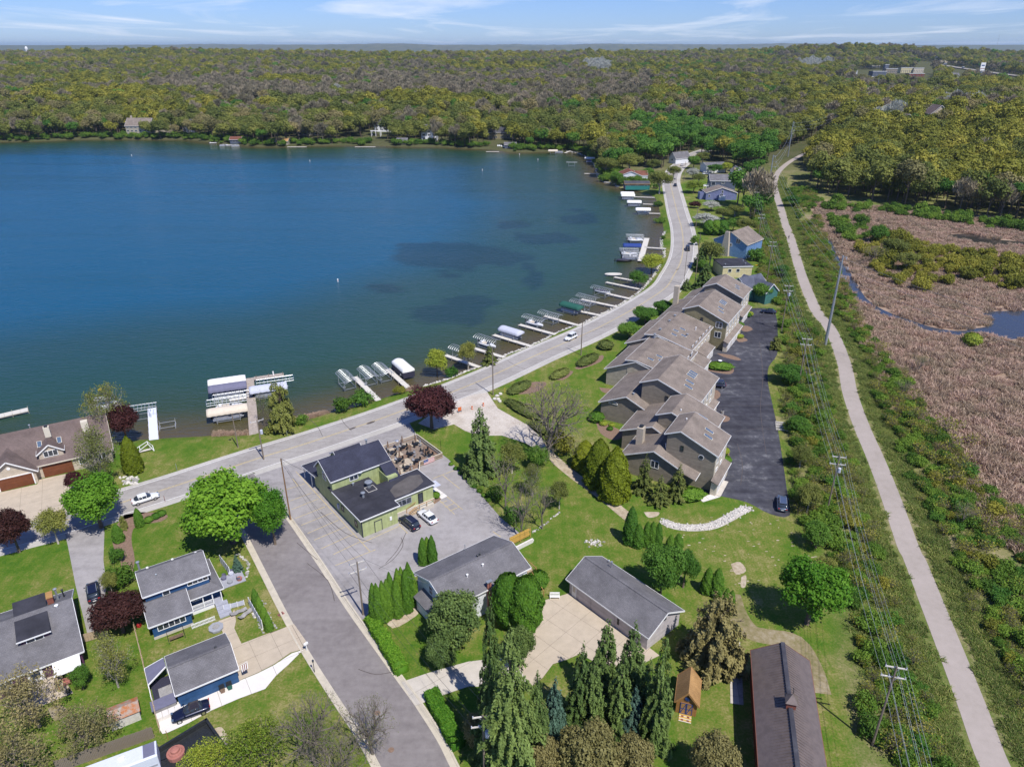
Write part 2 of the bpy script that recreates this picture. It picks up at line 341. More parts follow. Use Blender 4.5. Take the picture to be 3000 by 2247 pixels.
def sheet(name,m,poly,z,label=None,holes=None):      # flat polygon (triangulated by Blender's n-gon tessellation)
    b = MB(); b.add([(x,y,z) for x,y in poly],[tuple(range(len(poly)))])
    a = sum(poly[i][0]*poly[(i+1) % len(poly)][1]-poly[(i+1) % len(poly)][0]*poly[i][1] for i in range(len(poly)))
    if a < 0: b.f = [tuple(reversed(b.f[0]))]
    o = b.build(name,m); tag(o,label,kind='structure'); return o
def ribbon(name,m,pts,w0,w1,z,kind='structure',label=None,thick=0,zf=None):   # strip between two offsets of a line
    a,c = offs(pts,w0),offs(pts,w1); b = MB(); n = len(pts)
    Z = lambda p: z + (zf(p[0],p[1]) if zf else 0)
    b.add([(*p,Z(p)) for p in a]+[(*p,Z(p)) for p in c],[(i+1,i,n+i,n+i+1) if w1 > w0 else (i,i+1,n+i+1,n+i) for i in range(n-1)])
    if thick:
        b.add([(*p,Z(p)) for p in a]+[(*p,Z(p)-thick) for p in a]+[(*p,Z(p)) for p in c]+[(*p,Z(p)-thick) for p in c],
              [(i,i+1,n+i+1,n+i) for i in range(n-1)]+[(2*n+i,2*n+i+1,3*n+i+1,3*n+i) for i in range(n-1)])
    o = b.build(name,m); tag(o,label,kind=kind); return o
def rawmesh(name,V,F4,mats,midx=None,var=None,F3=None):
    """numpy mesh of quads (and triangles) with an optional per-vertex 'var' attribute"""
    me = bpy.data.meshes.new(name)
    V = np.asarray(V,np.float32); nq = len(F4); nt = 0 if F3 is None else len(F3)
    me.vertices.add(len(V)); me.vertices.foreach_set('co',V.ravel())
    loops = np.concatenate([np.asarray(F4,np.int32).ravel()] + ([np.asarray(F3,np.int32).ravel()] if nt else []))
    me.loops.add(len(loops)); me.loops.foreach_set('vertex_index',loops)
    me.polygons.add(nq+nt)
    st = np.concatenate([np.arange(nq)*4,nq*4+np.arange(nt)*3]).astype(np.int32)
    me.polygons.foreach_set('loop_start',st)
    for x in mats: me.materials.append(MATS[x])
    if midx is not None: me.polygons.foreach_set('material_index',np.asarray(midx,np.int32))
    if var is not None:
        a = me.attributes.new('var','FLOAT','POINT'); a.data.foreach_set('value',np.asarray(var,np.float32))
    me.update(calc_edges=True)
    return me
# ------------------------------------------------------------------ terrain
def gl(pts,z=0.0): return [G(u,v,z) for u,v in pts]
SHORE_PX = [(394,1290),(448,1287),(500,1283),(560,1281),(621,1278),(680,1276),(735,1273),(790,1250),(871,1238),(953,1213),(1019,1198),(1100,1174),(1173,1152),(1240,1132),(1307,1113),(1367,1088),(1408,1075),(1452,1057),(1484,1040),(1532,1022),(1592,996),(1627,977),(1674,959),(1699,953),(1734,934),(1763,921),(1807,897),(1845,874),(1876,852),(1896,830),(1916,805),(1932,775),(1944,745),(1936,722),(1936,703),(1945,681),(1943,660),(1936,632),(1932,612),(1928,600),(1922,583),(1908,572),(1871,560),(1840,556),(1811,549),(1795,538),(1770,535),(1752,522),(1748,500),(1742,482),(1720,462),(1691,449),(1663,445),(1598,445),(1540,447),(1489,446),(1453,440),(1417,437),(1374,436),(1283,431),(1200,431),(1108,428),(1006,427),(898,428),(775,431),(702,426),(608,417),(560,411),(500,410),(318,409),(217,410),(101,415),(0,416),(-300,420),(-700,430)]
LAKE = smooth(gl(SHORE_PX,-1.0),4) + [(-1500,620),(-1500,60),(-190,92),(-140,108),G(200,1320,-1),G(300,1300,-1)]
LAKE_NP = LAKE
def smooth_noise(X,Y,s,seed=0):       # cheap value noise from sines
    r = random.Random(seed); o = 0
    for k in range(6):
        a = r.uniform(0,2*PI); f = r.uniform(.5,1.6)/s; o = o + np.sin((X*math.cos(a)+Y*math.sin(a))*f*2*PI + r.uniform(0,6))*np.cos((X*math.sin(a)-Y*math.cos(a))*f*4.1 + r.uniform(0,6))
    return o/3
TH = G(2750,430)
def hill(X,Y):
    X = np.asarray(X,float); Y = np.asarray(Y,float)
    h = sstep(640,900,Y)*7 + sstep(900,2600,Y)*15 + sstep(700,1400,Y)*5*smooth_noise(X,Y,900,3)
    h = h + 30*np.maximum(0,np.exp(-(((X-450)/170)**2 + ((Y-600)/150)**2))-.2) * sstep(395,520,Y)
    h = h + 25*np.exp(-(((X-1240)/330)**2 + ((Y-2850)/420)**2)) + 10*np.exp(-(((X-760)/500)**2 + ((Y-2900)/420)**2))
    h = h + 12*np.exp(-(((X+1300)/900)**2 + ((Y-2700)/420)**2)) + 5*np.exp(-(((X+150)/400)**2 + ((Y-2500)/300)**2))
    h = h - sstep(3000,4300,Y)*24 + sstep(11500,13500,Y)*(72 + 26*smooth_noise(X,Y,4000,8)) + 12*sstep(4300,6000,Y)*smooth_noise(X,Y,3500,12)
    h = h + 8*np.exp(-(((X-2100)/500)**2 + ((Y-2700)/500)**2))
    return h
def zground(X,Y):
    X = np.atleast_1d(np.asarray(X,float)); Y = np.atleast_1d(np.asarray(Y,float))
    sd = np.full(X.shape,1e3); near = Y < 760
    if near.any(): sd[near] = sdpoly(X[near],Y[near],LAKE)
    h = hill(X,Y)
    out = np.where(sd > 0,-1 + (h+1)*sstep(-.2,2.4,sd)*1.0,-1 + np.maximum(sd,-14)*.25)
    out = np.where((sd > 0) & (sd < 40) & (h > 1),-1+(h+1)*sstep(-.2,2.4,sd)*np.clip(.25+sd/50,0,1),out)
    return out
def zg(x,y): return float(zground([x],[y])[0])
def axis(segs):
    o = [segs[0][0]]
    for a,b,st in segs:
        n = max(1,int(round((b-a)/st))); o += [a+(b-a)*(i+1)/n for i in range(n)]
    return np.array(o)
xs = axis([(-30000,-6000,3000),(-6000,-2000,400),(-2000,-600,50),(-600,-130,10),(-130,180,1.6),(180,600,10),(600,2000,50),(2000,6000,400),(6000,30000,3000)])
ys = axis([(-600,20,60),(20,46,6),(46,340,1.6),(340,760,5),(760,1600,28),(1600,3200,60),(3200,16000,400),(16000,40000,6000)])
XX,YY = np.meshgrid(xs,ys); fx,fy = XX.ravel(),YY.ravel()
nx,ny = len(xs),len(ys)
ZZ = zground(fx,fy)
idx = (np.arange(ny-1)[:,None]*nx+np.arange(nx-1)[None,:]).ravel()
F4 = np.stack([idx,idx+1,idx+nx+1,idx+nx],1)
gm = rawmesh('ground',np.stack([fx,fy,ZZ],1),F4,[])
# zones: what grows where (lawn, marsh, wood floor); a colour layer that the material breaks up with noise
LAWN = gl([(-900,1420),(394,1295),(1900,560),(2060,520),(2195,560),(2225,760),(2205,900),(2290,905),(2300,1100),(2300,1250),(2330,1510),(2395,1560),(2420,1700),(2440,1900),(2520,2247),(2540,2900),(-900,2900)])
REED = gl([(2390,598),(2500,600),(2600,612),(2800,630),(3050,655),(3700,700),(5200,1800),(3150,1760),(2960,1590),(2840,1480),(2740,1350),(2660,1220),(2560,1080),(2520,980),(2470,850),(2410,720),(2390,660)])
wl_,wr_,wf_ = [np.zeros(len(fx)) for _ in range(3)]
nr = (fy < 760) & (np.abs(fx) < 700)
wob = 1.2*smooth_noise(fx[nr],fy[nr],7,5)
wl_[nr] = 1-sstep(-1.2,1.6,sdpoly(fx[nr],fy[nr],LAWN)+wob)
wob = 5*smooth_noise(fx[nr],fy[nr],30,6)+2*smooth_noise(fx[nr],fy[nr],9,7)
wr_[nr] = 1-sstep(-2.5,2.5,sdpoly(fx[nr],fy[nr],REED)+wob)
wf_ = sstep(430,560,fy)*(1-wl_)*(1-wr_)
ca_ = gm.color_attributes.new('zone','FLOAT_COLOR','POINT')
ca_.data.foreach_set('color',np.stack([wl_,wr_,wf_,np.ones(len(fx))],1).astype(np.float32).ravel())
gm.polygons.foreach_set('use_smooth',[True]*len(gm.polygons))
m,N,L,b = newmat('ground')
co = N.new('ShaderNodeTexCoord').outputs['Object']
def ramp(fac,cols,lo=.34,hi=.66):
    r = N.new('ShaderNodeValToRGB'); els = r.color_ramp.elements
    for i,c in enumerate(cols):
        p = lo+(hi-lo)*i/(len(cols)-1); e = els[i] if i < 2 else els.new(p); e.position = p; e.color = (*c,1)
    L.new(fac,r.inputs[0]); return r.outputs[0]
def noise(sc,det=6,ro=.65,vec=co,dist_=0):
    n = N.new('ShaderNodeTexNoise'); n.inputs['Scale'].default_value = sc; n.inputs['Detail'].default_value = det; n.inputs['Roughness'].default_value = ro; n.inputs['Distortion'].default_value = dist_; L.new(vec,n.inputs[0]); return n.outputs[0]
def mix(f,a,c):
    x = N.new('ShaderNodeMixRGB'); L.new(f,x.inputs[0]); L.new(a,x.inputs[1]); L.new(c,x.inputs[2]); return x.outputs[0]
nL,nM,nS = noise(.045,5),noise(.4,6,.7),noise(3.2,6,.75)
def addm(a,wa,c,wc,d=None,wd=0):
    x = N.new('ShaderNodeMath'); x.operation = 'MULTIPLY'; L.new(a,x.inputs[0]); x.inputs[1].default_value = wa
    y = N.new('ShaderNodeMath'); y.operation = 'MULTIPLY_ADD'; L.new(c,y.inputs[0]); y.inputs[1].default_value = wc; L.new(x.outputs[0],y.inputs[2])
    if d is None: return y.outputs[0]
    w = N.new('ShaderNodeMath'); w.operation = 'MULTIPLY_ADD'; L.new(d,w.inputs[0]); w.inputs[1].default_value = wd; L.new(y.outputs[0],w.inputs[2]); return w.outputs[0]
f1 = addm(nL,.42,nM,.32,nS,.28)
st_ = N.new('ShaderNodeMapping'); st_.inputs['Rotation'].default_value = (0,0,R(12)); st_.inputs['Scale'].default_value = (1.1,.05,1); L.new(co,st_.inputs[0]); nT = noise(1,2,.5,st_.outputs[0])
lawn = ramp(addm(f1,.93,nT,.09),[(.034,.092,.009),(.056,.130,.013),(.088,.155,.019),(.155,.175,.04),(.27,.24,.10)],.37,.61)
rough_ = ramp(f1,[(.06,.11,.02),(.10,.145,.03),(.155,.17,.055),(.24,.215,.105),(.32,.27,.16)],.38,.62)
reedg = ramp(f1,[(.14,.10,.065),(.25,.18,.13),(.34,.25,.185),(.40,.30,.23)],.38,.62)
floor_ = ramp(f1,[(.04,.06,.02),(.07,.08,.03),(.10,.095,.05),(.06,.09,.025)],.38,.62)
at = N.new('ShaderNodeAttribute'); at.attribute_name = 'zone'; sp = N.new('ShaderNodeSeparateColor'); L.new(at.outputs['Color'],sp.inputs[0])
c = mix(sp.outputs[0],rough_,lawn); c = mix(sp.outputs[1],c,reedg); c = mix(sp.outputs[2],c,floor_)
L.new(c,b.inputs['Base Color']); b.inputs['Roughness'].default_value = 1; b.inputs['Specular IOR Level'].default_value = .05
bp = N.new('ShaderNodeBump'); bp.inputs['Strength'].default_value = .7; bp.inputs['Distance'].default_value = .12; L.new(nS,bp.inputs['Height']); L.new(bp.outputs[0],b.inputs['Normal'])
gm.materials.append(m)
ground = link('ground',gm); tag(ground,kind='structure')

# ------------------------------------------------------------------ lake
xs = axis([(-1500,-400,40),(-400,-150,10),(-150,170,2.5),(170,400,20)]); ys = axis([(60,380,2.5),(380,720,8)])
XX,YY = np.meshgrid(xs,ys); fx,fy = XX.ravel(),YY.ravel(); nx,ny = len(xs),len(ys)
idx = (np.arange(ny-1)[:,None]*nx+np.arange(nx-1)[None,:]).ravel()
lm = rawmesh('lake_water',np.stack([fx,fy,np.full(len(fx),-1.0)],1),np.stack([idx,idx+1,idx+nx+1,idx+nx],1),[])
sdl = sdpoly(fx,fy,LAKE)
dep = np.clip(-sdl,0,400)
weed = np.zeros(len(fx)); pu,pv = P(fx,fy,-1.0)
w1 = 38*smooth_noise(fx,fy,26,21)+20*smooth_noise(fx,fy,11,22)+8*smooth_noise(fx,fy,5,23)
for (u,v,a,c_) in [(1330,752,190,40),(1320,920,120,34),(1380,885,90,18),(1320,808,42,8),(1130,845,45,14),(1560,812,28,40),(1480,760,90,24),(1250,720,90,14),(1600,700,90,20),(1700,640,60,22),(1500,660,60,14)]:
    q = np.sqrt(((pu-u+w1*.6)/a)**2+((pv-v+w1*.22)/c_)**2); weed = np.maximum(weed,1-sstep(.84,1.06,q))
aw = lm.color_attributes.new('depth','FLOAT_COLOR','POINT')
aw.data.foreach_set('color',np.stack([dep/100,weed,np.zeros(len(fx)),np.ones(len(fx))],1).astype(np.float32).ravel())
m,N,L,b = newmat('lake_water')
co = N.new('ShaderNodeTexCoord').outputs['Object']
at = N.new('ShaderNodeAttribute'); at.attribute_name = 'depth'; sp = N.new('ShaderNodeSeparateColor'); L.new(at.outputs['Color'],sp.inputs[0])
nq = noise(.022,6,.7); mm = N.new('ShaderNodeMath'); mm.operation = 'MULTIPLY_ADD'; L.new(nq,mm.inputs[0]); mm.inputs[1].default_value = .34; L.new(sp.outputs[0],mm.inputs[2])
ms = N.new('ShaderNodeMath'); ms.operation = 'SUBTRACT'; L.new(mm.outputs[0],ms.inputs[0]); ms.inputs[1].default_value = .17
r = N.new('ShaderNodeValToRGB'); els = r.color_ramp.elements
for i,(p,c) in enumerate([(0,(.12,.095,.05)),(.05,(.095,.085,.032)),(.13,(.040,.075,.034)),(.30,(.024,.082,.060)),(.66,(.018,.080,.085)),(1.0,(.004,.105,.20))]):
    e = els[i] if i < 2 else els.new(p); e.position = p; e.color = (*[q*.68 for q in c],1)
L.new(ms.outputs[0],r.inputs[0])
wd = N.new('ShaderNodeRGB'); wd.outputs[0].default_value = (.003,.024,.034,1)
wm = N.new('ShaderNodeMath'); wm.operation = 'MULTIPLY'; L.new(sp.outputs[1],wm.inputs[0]); wm.inputs[1].default_value = .62
c = mix(wm.outputs[0],r.outputs[0],wd.outputs[0])
L.new(c,b.inputs['Base Color']); rs_ = N.new('ShaderNodeMapping'); rs_.inputs['Rotation'].default_value = (0,0,R(-14)); rs_.inputs['Scale'].default_value = (.006,.04,1); L.new(co,rs_.inputs[0]); rr_ = N.new('ShaderNodeMapRange'); rr_.inputs[1].default_value = .35; rr_.inputs[2].default_value = .65; rr_.inputs[3].default_value = .07; rr_.inputs[4].default_value = .30; L.new(noise(1,6,.65,rs_.outputs[0]),rr_.inputs[0]); L.new(rr_.outputs[0],b.inputs['Roughness']); b.inputs['IOR'].default_value = 1.33; b.inputs['Specular IOR Level'].default_value = .4
mpp = N.new('ShaderNodeMapping'); mpp.inputs['Rotation'].default_value = (0,0,R(8)); mpp.inputs['Scale'].default_value = (.38,1.15,1); L.new(co,mpp.inputs[0])
n1 = noise(1.0,4,.6,mpp.outputs[0],.3); n2 = noise(.25,2,.5,mpp.outputs[0])
nn = addm(n1,.8,n2,.6)
bp = N.new('ShaderNodeBump'); bp.inputs['Strength'].default_value = .7; bp.inputs['Distance'].default_value = .55; L.new(nn,bp.inputs['Height']); L.new(bp.outputs[0],b.inputs['Normal'])
lm.materials.append(m); tag(link('lake_water',lm),kind='structure')
m,N,L,b = newmat('pond_water'); b.inputs['Base Color'].default_value = (.045,.055,.075,1); b.inputs['Roughness'].default_value = .12; b.inputs['IOR'].default_value = 1.33
co = N.new('ShaderNodeTexCoord').outputs['Object']
bp = N.new('ShaderNodeBump'); bp.inputs['Strength'].default_value = .25; bp.inputs['Distance'].default_value = .2; L.new(noise(1.5,3),bp.inputs['Height']); L.new(bp.outputs[0],b.inputs['Normal'])
STREAM = [gl([(2424,705),(2436,738),(2452,768),(2478,800),(2498,835),(2520,872),(2560,902),(2610,925),(2660,942),(2720,962),(2790,975),(2850,975)])]
ribbon('stream','pond_water',smooth(STREAM[0],5),-1.7,1.7,.03)
POND = gl([(2862,915),(2930,912),(3100,908),(3300,930),(3300,1010),(3000,994),(2946,996),(2881,978),(2830,966),(2890,957),(2906,934)])
POND2 = gl([(2765,692),(2800,686),(2852,687),(2900,700),(3000,708),(3200,714),(3200,722),(3000,719),(2888,719),(2834,708)])
sheet('pond','pond_water',smooth(POND+POND[:1],4)[:-1],.03); sheet('pond','mud_water',smooth(POND2+POND2[:1],4)[:-1],.03)
# second lake far behind the wood
sheet('far_lake','lake_water',[(-2500,8200),(-1500,7600),(-300,7900),(300,8200),(500,9000),(-300,10200),(-2200,9600)],1.5)

# ------------------------------------------------------------------ roads and paved ground
ROAD_PX = [(-420,1690),(-150,1612),(80,1553),(204,1521),(350,1474),(505,1426),(640,1381),(781,1335),(892,1301),(995,1267),(1085,1237),(1180,1203),(1329,1147),(1440,1101),(1579,1037),(1709,981),(1800,936),(1883,889),(1950,843),(1975,805),(1993,770),(2001,735),(2001,700),(1996,665),(1985,628),(1976,590),(1967,552),(1964,530),(1970,508),(1982,492),(1998,479),(2017,464),(2040,450),(2070,440)]
ROAD = smooth(gl(ROAD_PX),8)
ribbon('road_shoulder','shoulder',ROAD,-5.9,5.15,.010)
ribbon('road','asphalt_road',ROAD,-4.3,4.3,.016)
for s in (-1,1):
    ribbon('road_edge_line','paint_white',ROAD,s*4.1-.07,s*4.1+.07,.022); ribbon('road_centre_line','paint_yellow',ROAD,s*.14-.055,s*.14+.055,.022)
# side street with its gutters
ST_W = smooth(gl([(655,1418),(690,1505),(729,1575),(788,1690),(846,1802),(909,1912),(989,2037),(1058,2140),(1113,2239),(1170,2350)]),5)
ST_E = smooth(gl([(742,1385),(795,1462),(850,1537),(930,1655),(1009,1778),(1088,1890),(1167,2000),(1216,2068),(1279,2167),(1315,2239),(1370,2350)]),5)
sheet('side_street','asphalt_street',ST_W+ST_E[::-1],.012)
for ln,s,j in ((ST_W,1,6),(ST_E,-1,2)):
    a0,a1 = (0,.75) if s == 1 else (-.75,0)
    sub = ln[j:] if s == 1 else ln[6:]
    ribbon('gutter','kerb',sub,-a1 if s == 1 else 0,-a0 if s == 1 else .75,.02)
    ribbon('kerb','kerb',sub,-1.0 if s == 1 else .75,-.75 if s == 1 else 1.0,.11,thick=.2)
LOT = gl([(655,1400),(742,1366),(860,1328),(1000,1285),(1110,1248),(1190,1225),(1225,1280),(1314,1345),(1355,1390),(1397,1435),(1466,1515),(1530,1568),(1490,1600),(1300,1660),(1215,1690),(1150,1718),(1102,1770),(1063,1815),(1012,1782),(930,1655),(850,1537),(795,1462),(742,1400),(690,1430)])
sheet('parking_lot','lot_asphalt',LOT,.008)
z5 = lambda x,y: (850+.3622*x,1200+.3622*y)
def stripe(a,c,w=.10,mt='paint_yellow',z=.018,name='parking_line'):
    A,B_ = G(*a),G(*c); ribbon(name,mt,[A,((A[0]+B_[0])/2,(A[1]+B_[1])/2),B_],-w/2,w/2,z)
for a,c in [((45,500),(650,1150)),((115,600),(-40,650)),((172,675),(0,738)),((228,722),(10,808)),((283,785),(40,880)),((338,835),(90,935)),((390,893),(142,1000)),((447,948),(195,1055)),((507,1008),(250,1125)),((562,1070),(350,1170)),((690,1132),(365,1260)),((580,1078),(895,935)),((880,925),(950,1000)),((1000,820),(1050,870)),((1155,557),(1350,482)),((1235,530),(1372,640)),((1210,735),(1330,845)),((1265,700),(1395,808)),((1215,755),(1270,735)),((1250,790),(1330,755)),((1290,820),(1370,785)),((1640,985),(1705,1030)),((20,560),(60,610))]:
    stripe(z5(*a),z5(*c))
# lot behind the terrace
DLOT = smooth(gl([(2188,905),(2238,903),(2272,918),(2279,993),(2276,1040),(2252,1075),(2250,1120),(2262,1180),(2279,1259),(2294,1355),(2306,1440),(2313,1510),(2255,1505),(2190,1472),(2120,1455),(2080,1447)]),3) + gl([(2060,1440),(1985,1300),(1960,1180),(1960,1100),(2060,950),(2100,900)])
sheet('terrace_lot','dark_asphalt',DLOT,.008)
ribbon('trail','trail_paving',smooth(gl([(3020,2420),(2917,2247),(2851,2075),(2788,1912),(2729,1764),(2680,1640),(2660,1600),(2606,1447),(2563,1338),(2523,1246),(2490,1150),(2475,1072),(2450,1000),(2428,957),(2397,920),(2376,878),(2353,820),(2334,760),(2317,700),(2300,655),(2286,605),(2274,570),(2269,540),(2273,518),(2284,500),(2305,481),(2330,465),(2360,449),(2384,436),(2403,423),(2430,408)]),6),-1.75,1.75,.02,zf=lambda x,y: (float(hill(x,y))+.3 if hill(x,y) > .02 else 0))
APRON = gl([(1225,1240),(1329,1166),(1380,1158),(1428,1150),(1440,1168),(1458,1196),(1500,1220),(1548,1246),(1588,1284),(1612,1325),(1600,1336),(1575,1320),(1540,1298),(1470,1276),(1400,1276),(1362,1262),(1330,1243),(1270,1258)])
sheet('gravel_apron','gravel',APRON,.014)
ribbon('gravel_track','dirt',smooth(gl([(1590,1310),(1630,1350),(1680,1392),(1730,1428),(1780,1465),(1822,1500),(1850,1522)]),4),-1.1,1.1,.015)
ribbon('gravel_track','worn_track',smooth(gl([(2140,1740),(2160,1800),(2200,1850),(2260,1866),(2330,1880),(2375,1950),(2400,2030)]),4),-1.5,1.5,.010)
WDRIVE = gl([(175,1520),(300,1495),(306,1560),(303,1640),(312,1717),(300,1790),(273,1854),(258,1865),(240,1790),(222,1717),(199,1600),(190,1560)])
sheet('gravel_driveway','lot_asphalt',WDRIVE,.019)
for pts in ([(873,1212),(905,1228),(930,1250),(945,1278)],[(1320,1166),(1345,1150),(1400,1140)],[(1486,1056),(1512,1072),(1540,1082)],[(1662,1012),(1690,1022),(1720,1032)],[(1000,1225),(1008,1240),(1030,1262)],[(1190,1560),(1165,1610),(1130,1650)],[(1175,1575),(1180,1600),(1150,1640),(1110,1665)],[(940,1500),(1010,1560),(1090,1590)],[(2140,1180),(2200,1190),(2270,1185)],[(2150,1265),(2230,1255),(2285,1262)],[(2160,1300),(2175,1360),(2170,1420)],[(2225,1000),(2235,1100),(2228,1200),(2245,1330)],[(900,1650),(960,1700),(980,1760)],[(1050,1960),(1100,1975),(1150,1968)],[(870,1590),(930,1640)],[(1700,985),(1760,962),(1800,950)]):
    ribbon('road_crack','crack',smooth(gl(pts),4),-.05,.05,.024)
for u,v,r_ in [(1087,1238,1.1),(1033,1255,.9),(1870,903,.9),(1985,790,1.0)]:
    X,Y = G(u,v); a = R(40); sheet('road_patch','crack',[(X+math.cos(t)*r_*(1+.15*math.sin(3*t))*math.cos(a)-math.sin(t)*r_*.35*math.sin(a),Y+math.cos(t)*r_*math.sin(a)+math.sin(t)*r_*.35*math.cos(a)) for t in [i*PI/6 for i in range(12)]],.025)
def clip_cell(poly,cell):                # Sutherland-Hodgman, convex counter-clockwise cell
    out = list(poly)
    for i in range(len(cell)):
        a,c = cell[i],cell[(i+1) % len(cell)]; inp,out = out,[]
        if not inp: break
        S = lambda p: (c[0]-a[0])*(p[1]-a[1])-(c[1]-a[1])*(p[0]-a[0])
        for j in range(len(inp)):
            p,q = inp[j],inp[(j+1) % len(inp)]; sp_,sq = S(p),S(q)
            if sp_ >= 0: out.append(p)
            if (sp_ >= 0) != (sq >= 0):
                t = sp_/(sp_-sq); out.append((p[0]+(q[0]-p[0])*t,p[1]+(q[1]-p[1])*t))
    return out
def slabs(name,poly,ang,size,mats,z=.05,gap=.035,seed=0):
    """concrete cast in bays: a dark bed in the joints and every bay a slab of its own, a hair higher or lower than its neighbours"""
    rnd = random.Random(seed)
    base = sheet(name,'joint',poly,z-.03)
    ca,sa = math.cos(ang),math.sin(ang)
    loc = [(x*ca+y*sa,-x*sa+y*ca) for x,y in poly]
    x0,x1 = min(p[0] for p in loc),max(p[0] for p in loc); y0,y1 = min(p[1] for p in loc),max(p[1] for p in loc)
    nx_,ny_ = int(math.ceil((x1-x0)/size)),int(math.ceil((y1-y0)/size))
    for i in range(nx_):
        for j in range(ny_):
            g = gap/2
            cell = [(x0+i*size+g,y0+j*size+g),(x0+(i+1)*size-g,y0+j*size+g),(x0+(i+1)*size-g,y0+(j+1)*size-g),(x0+i*size+g,y0+(j+1)*size-g)]
            q = clip_cell(loc,cell)
            if len(q) < 3: continue
            ar = abs(sum(q[k][0]*q[(k+1) % len(q)][1]-q[(k+1) % len(q)][0]*q[k][1] for k in range(len(q))))/2
            if ar < .15: continue
            dz = z+rnd.uniform(-.004,.004)
            w = [(x*ca-y*sa,x*sa+y*ca,dz) for x,y in q]
            mb = MB(); mb.add(w,[tuple(range(len(w)))]); mb.build('slab',rnd.choice(mats) if isinstance(mats,list) else mats,base)
    return base
A0 = math.atan2(G(1876,1872)[1]-G(1665,1740)[1],G(1876,1872)[0]-G(1665,1740)[0])
slabs('concrete_yard',gl([(1545,1790),(1581,1762),(1628,1750),(1666,1738),(1720,1772),(1800,1825),(1880,1880),(1932,1920),(1850,1960),(1760,1950),(1700,1915),(1663,1931),(1620,1945),(1590,1985),(1560,2010),(1520,1960),(1500,1900),(1500,1830)]),A0,3.4,['concrete_tan'],seed=1)
slabs('driveway',gl([(1176,1998),(1270,1966),(1372,1938),(1480,1925),(1560,1990),(1480,2015),(1374,2010),(1300,2035),(1216,2068)]),R(36),3.6,'concrete',seed=2)
z3 = lambda x,y: (350+.4207*x,1550+.4207*y)
slabs('driveway',gl([z3(*p) for p in [(770,610),(800,560),(812,640),(800,690),(850,797),(1000,740),(1215,660),(1300,780),(1290,832),(1190,860),(1075,940),(960,1000),(830,1055),(760,830),(690,640)]]),R(34),3.0,'concrete_tan',seed=3)
slabs('driveway',gl([z3(*p) for p in [(1285,838),(1200,865),(1080,945),(960,1005),(825,1060),(640,1135),(420,1200),(265,1240),(275,1385),(300,1425),(340,1415),(480,1350),(640,1262),(830,1180),(1015,1112),(1090,1020),(1180,940),(1250,870)]]),R(33),3.6,'concrete_new',seed=4)
slabs('driveway',gl([(-120,1470),(0,1443),(109,1419),(116,1405),(195,1388),(260,1420),(262,1485),(190,1500),(81,1532),(-60,1568),(-150,1560)]),R(30),3.4,'concrete_tan',seed=5)
slabs('apron_paving',gl([(2078,1449),(2105,1404),(2134,1411),(2111,1455)]),R(58),3.5,'concrete',seed=6,z=.04)
slabs('garden_path',gl([(2050,1464),(2078,1448),(2110,1456),(2060,1471)]),R(20),1.6,'concrete_new',seed=7)
slabs('garden_path',gl([z5(*p) for p in [(1130,640),(1165,620),(1275,700),(1225,725)]]),R(38),1.4,'concrete_new',seed=8)
slabs('patio_paving',[(-25.14+x*math.cos(R(38))-y*math.sin(R(38)),97.06+x*math.sin(R(38))+y*math.cos(R(38))) for x,y in [(11.6,7.2),(15.3,7.9),(19.3,13.5),(24.7,13.6),(24.4,23.0),(12.6,22.8),(11.6,17)]],R(38),1.5,['patio_brown','mulch','concrete_tan'],seed=9)
slabs('garden_path',gl([(2150,1878),(2168,1880),(2172,1930),(2178,2065),(2140,2060),(2138,1960)]),R(80),1.2,['concrete','stone_grey'],seed=10)
slabs('front_terrace',gl([(85,1795+180),(170,1965),(215,2030),(120,2068)]),R(34),1.5,'concrete_tan',seed=11)
slabs('grey_slab',gl([(60,2225),(170,2190),(185,2130)]),R(34),2,'concrete',seed=12) if False else None
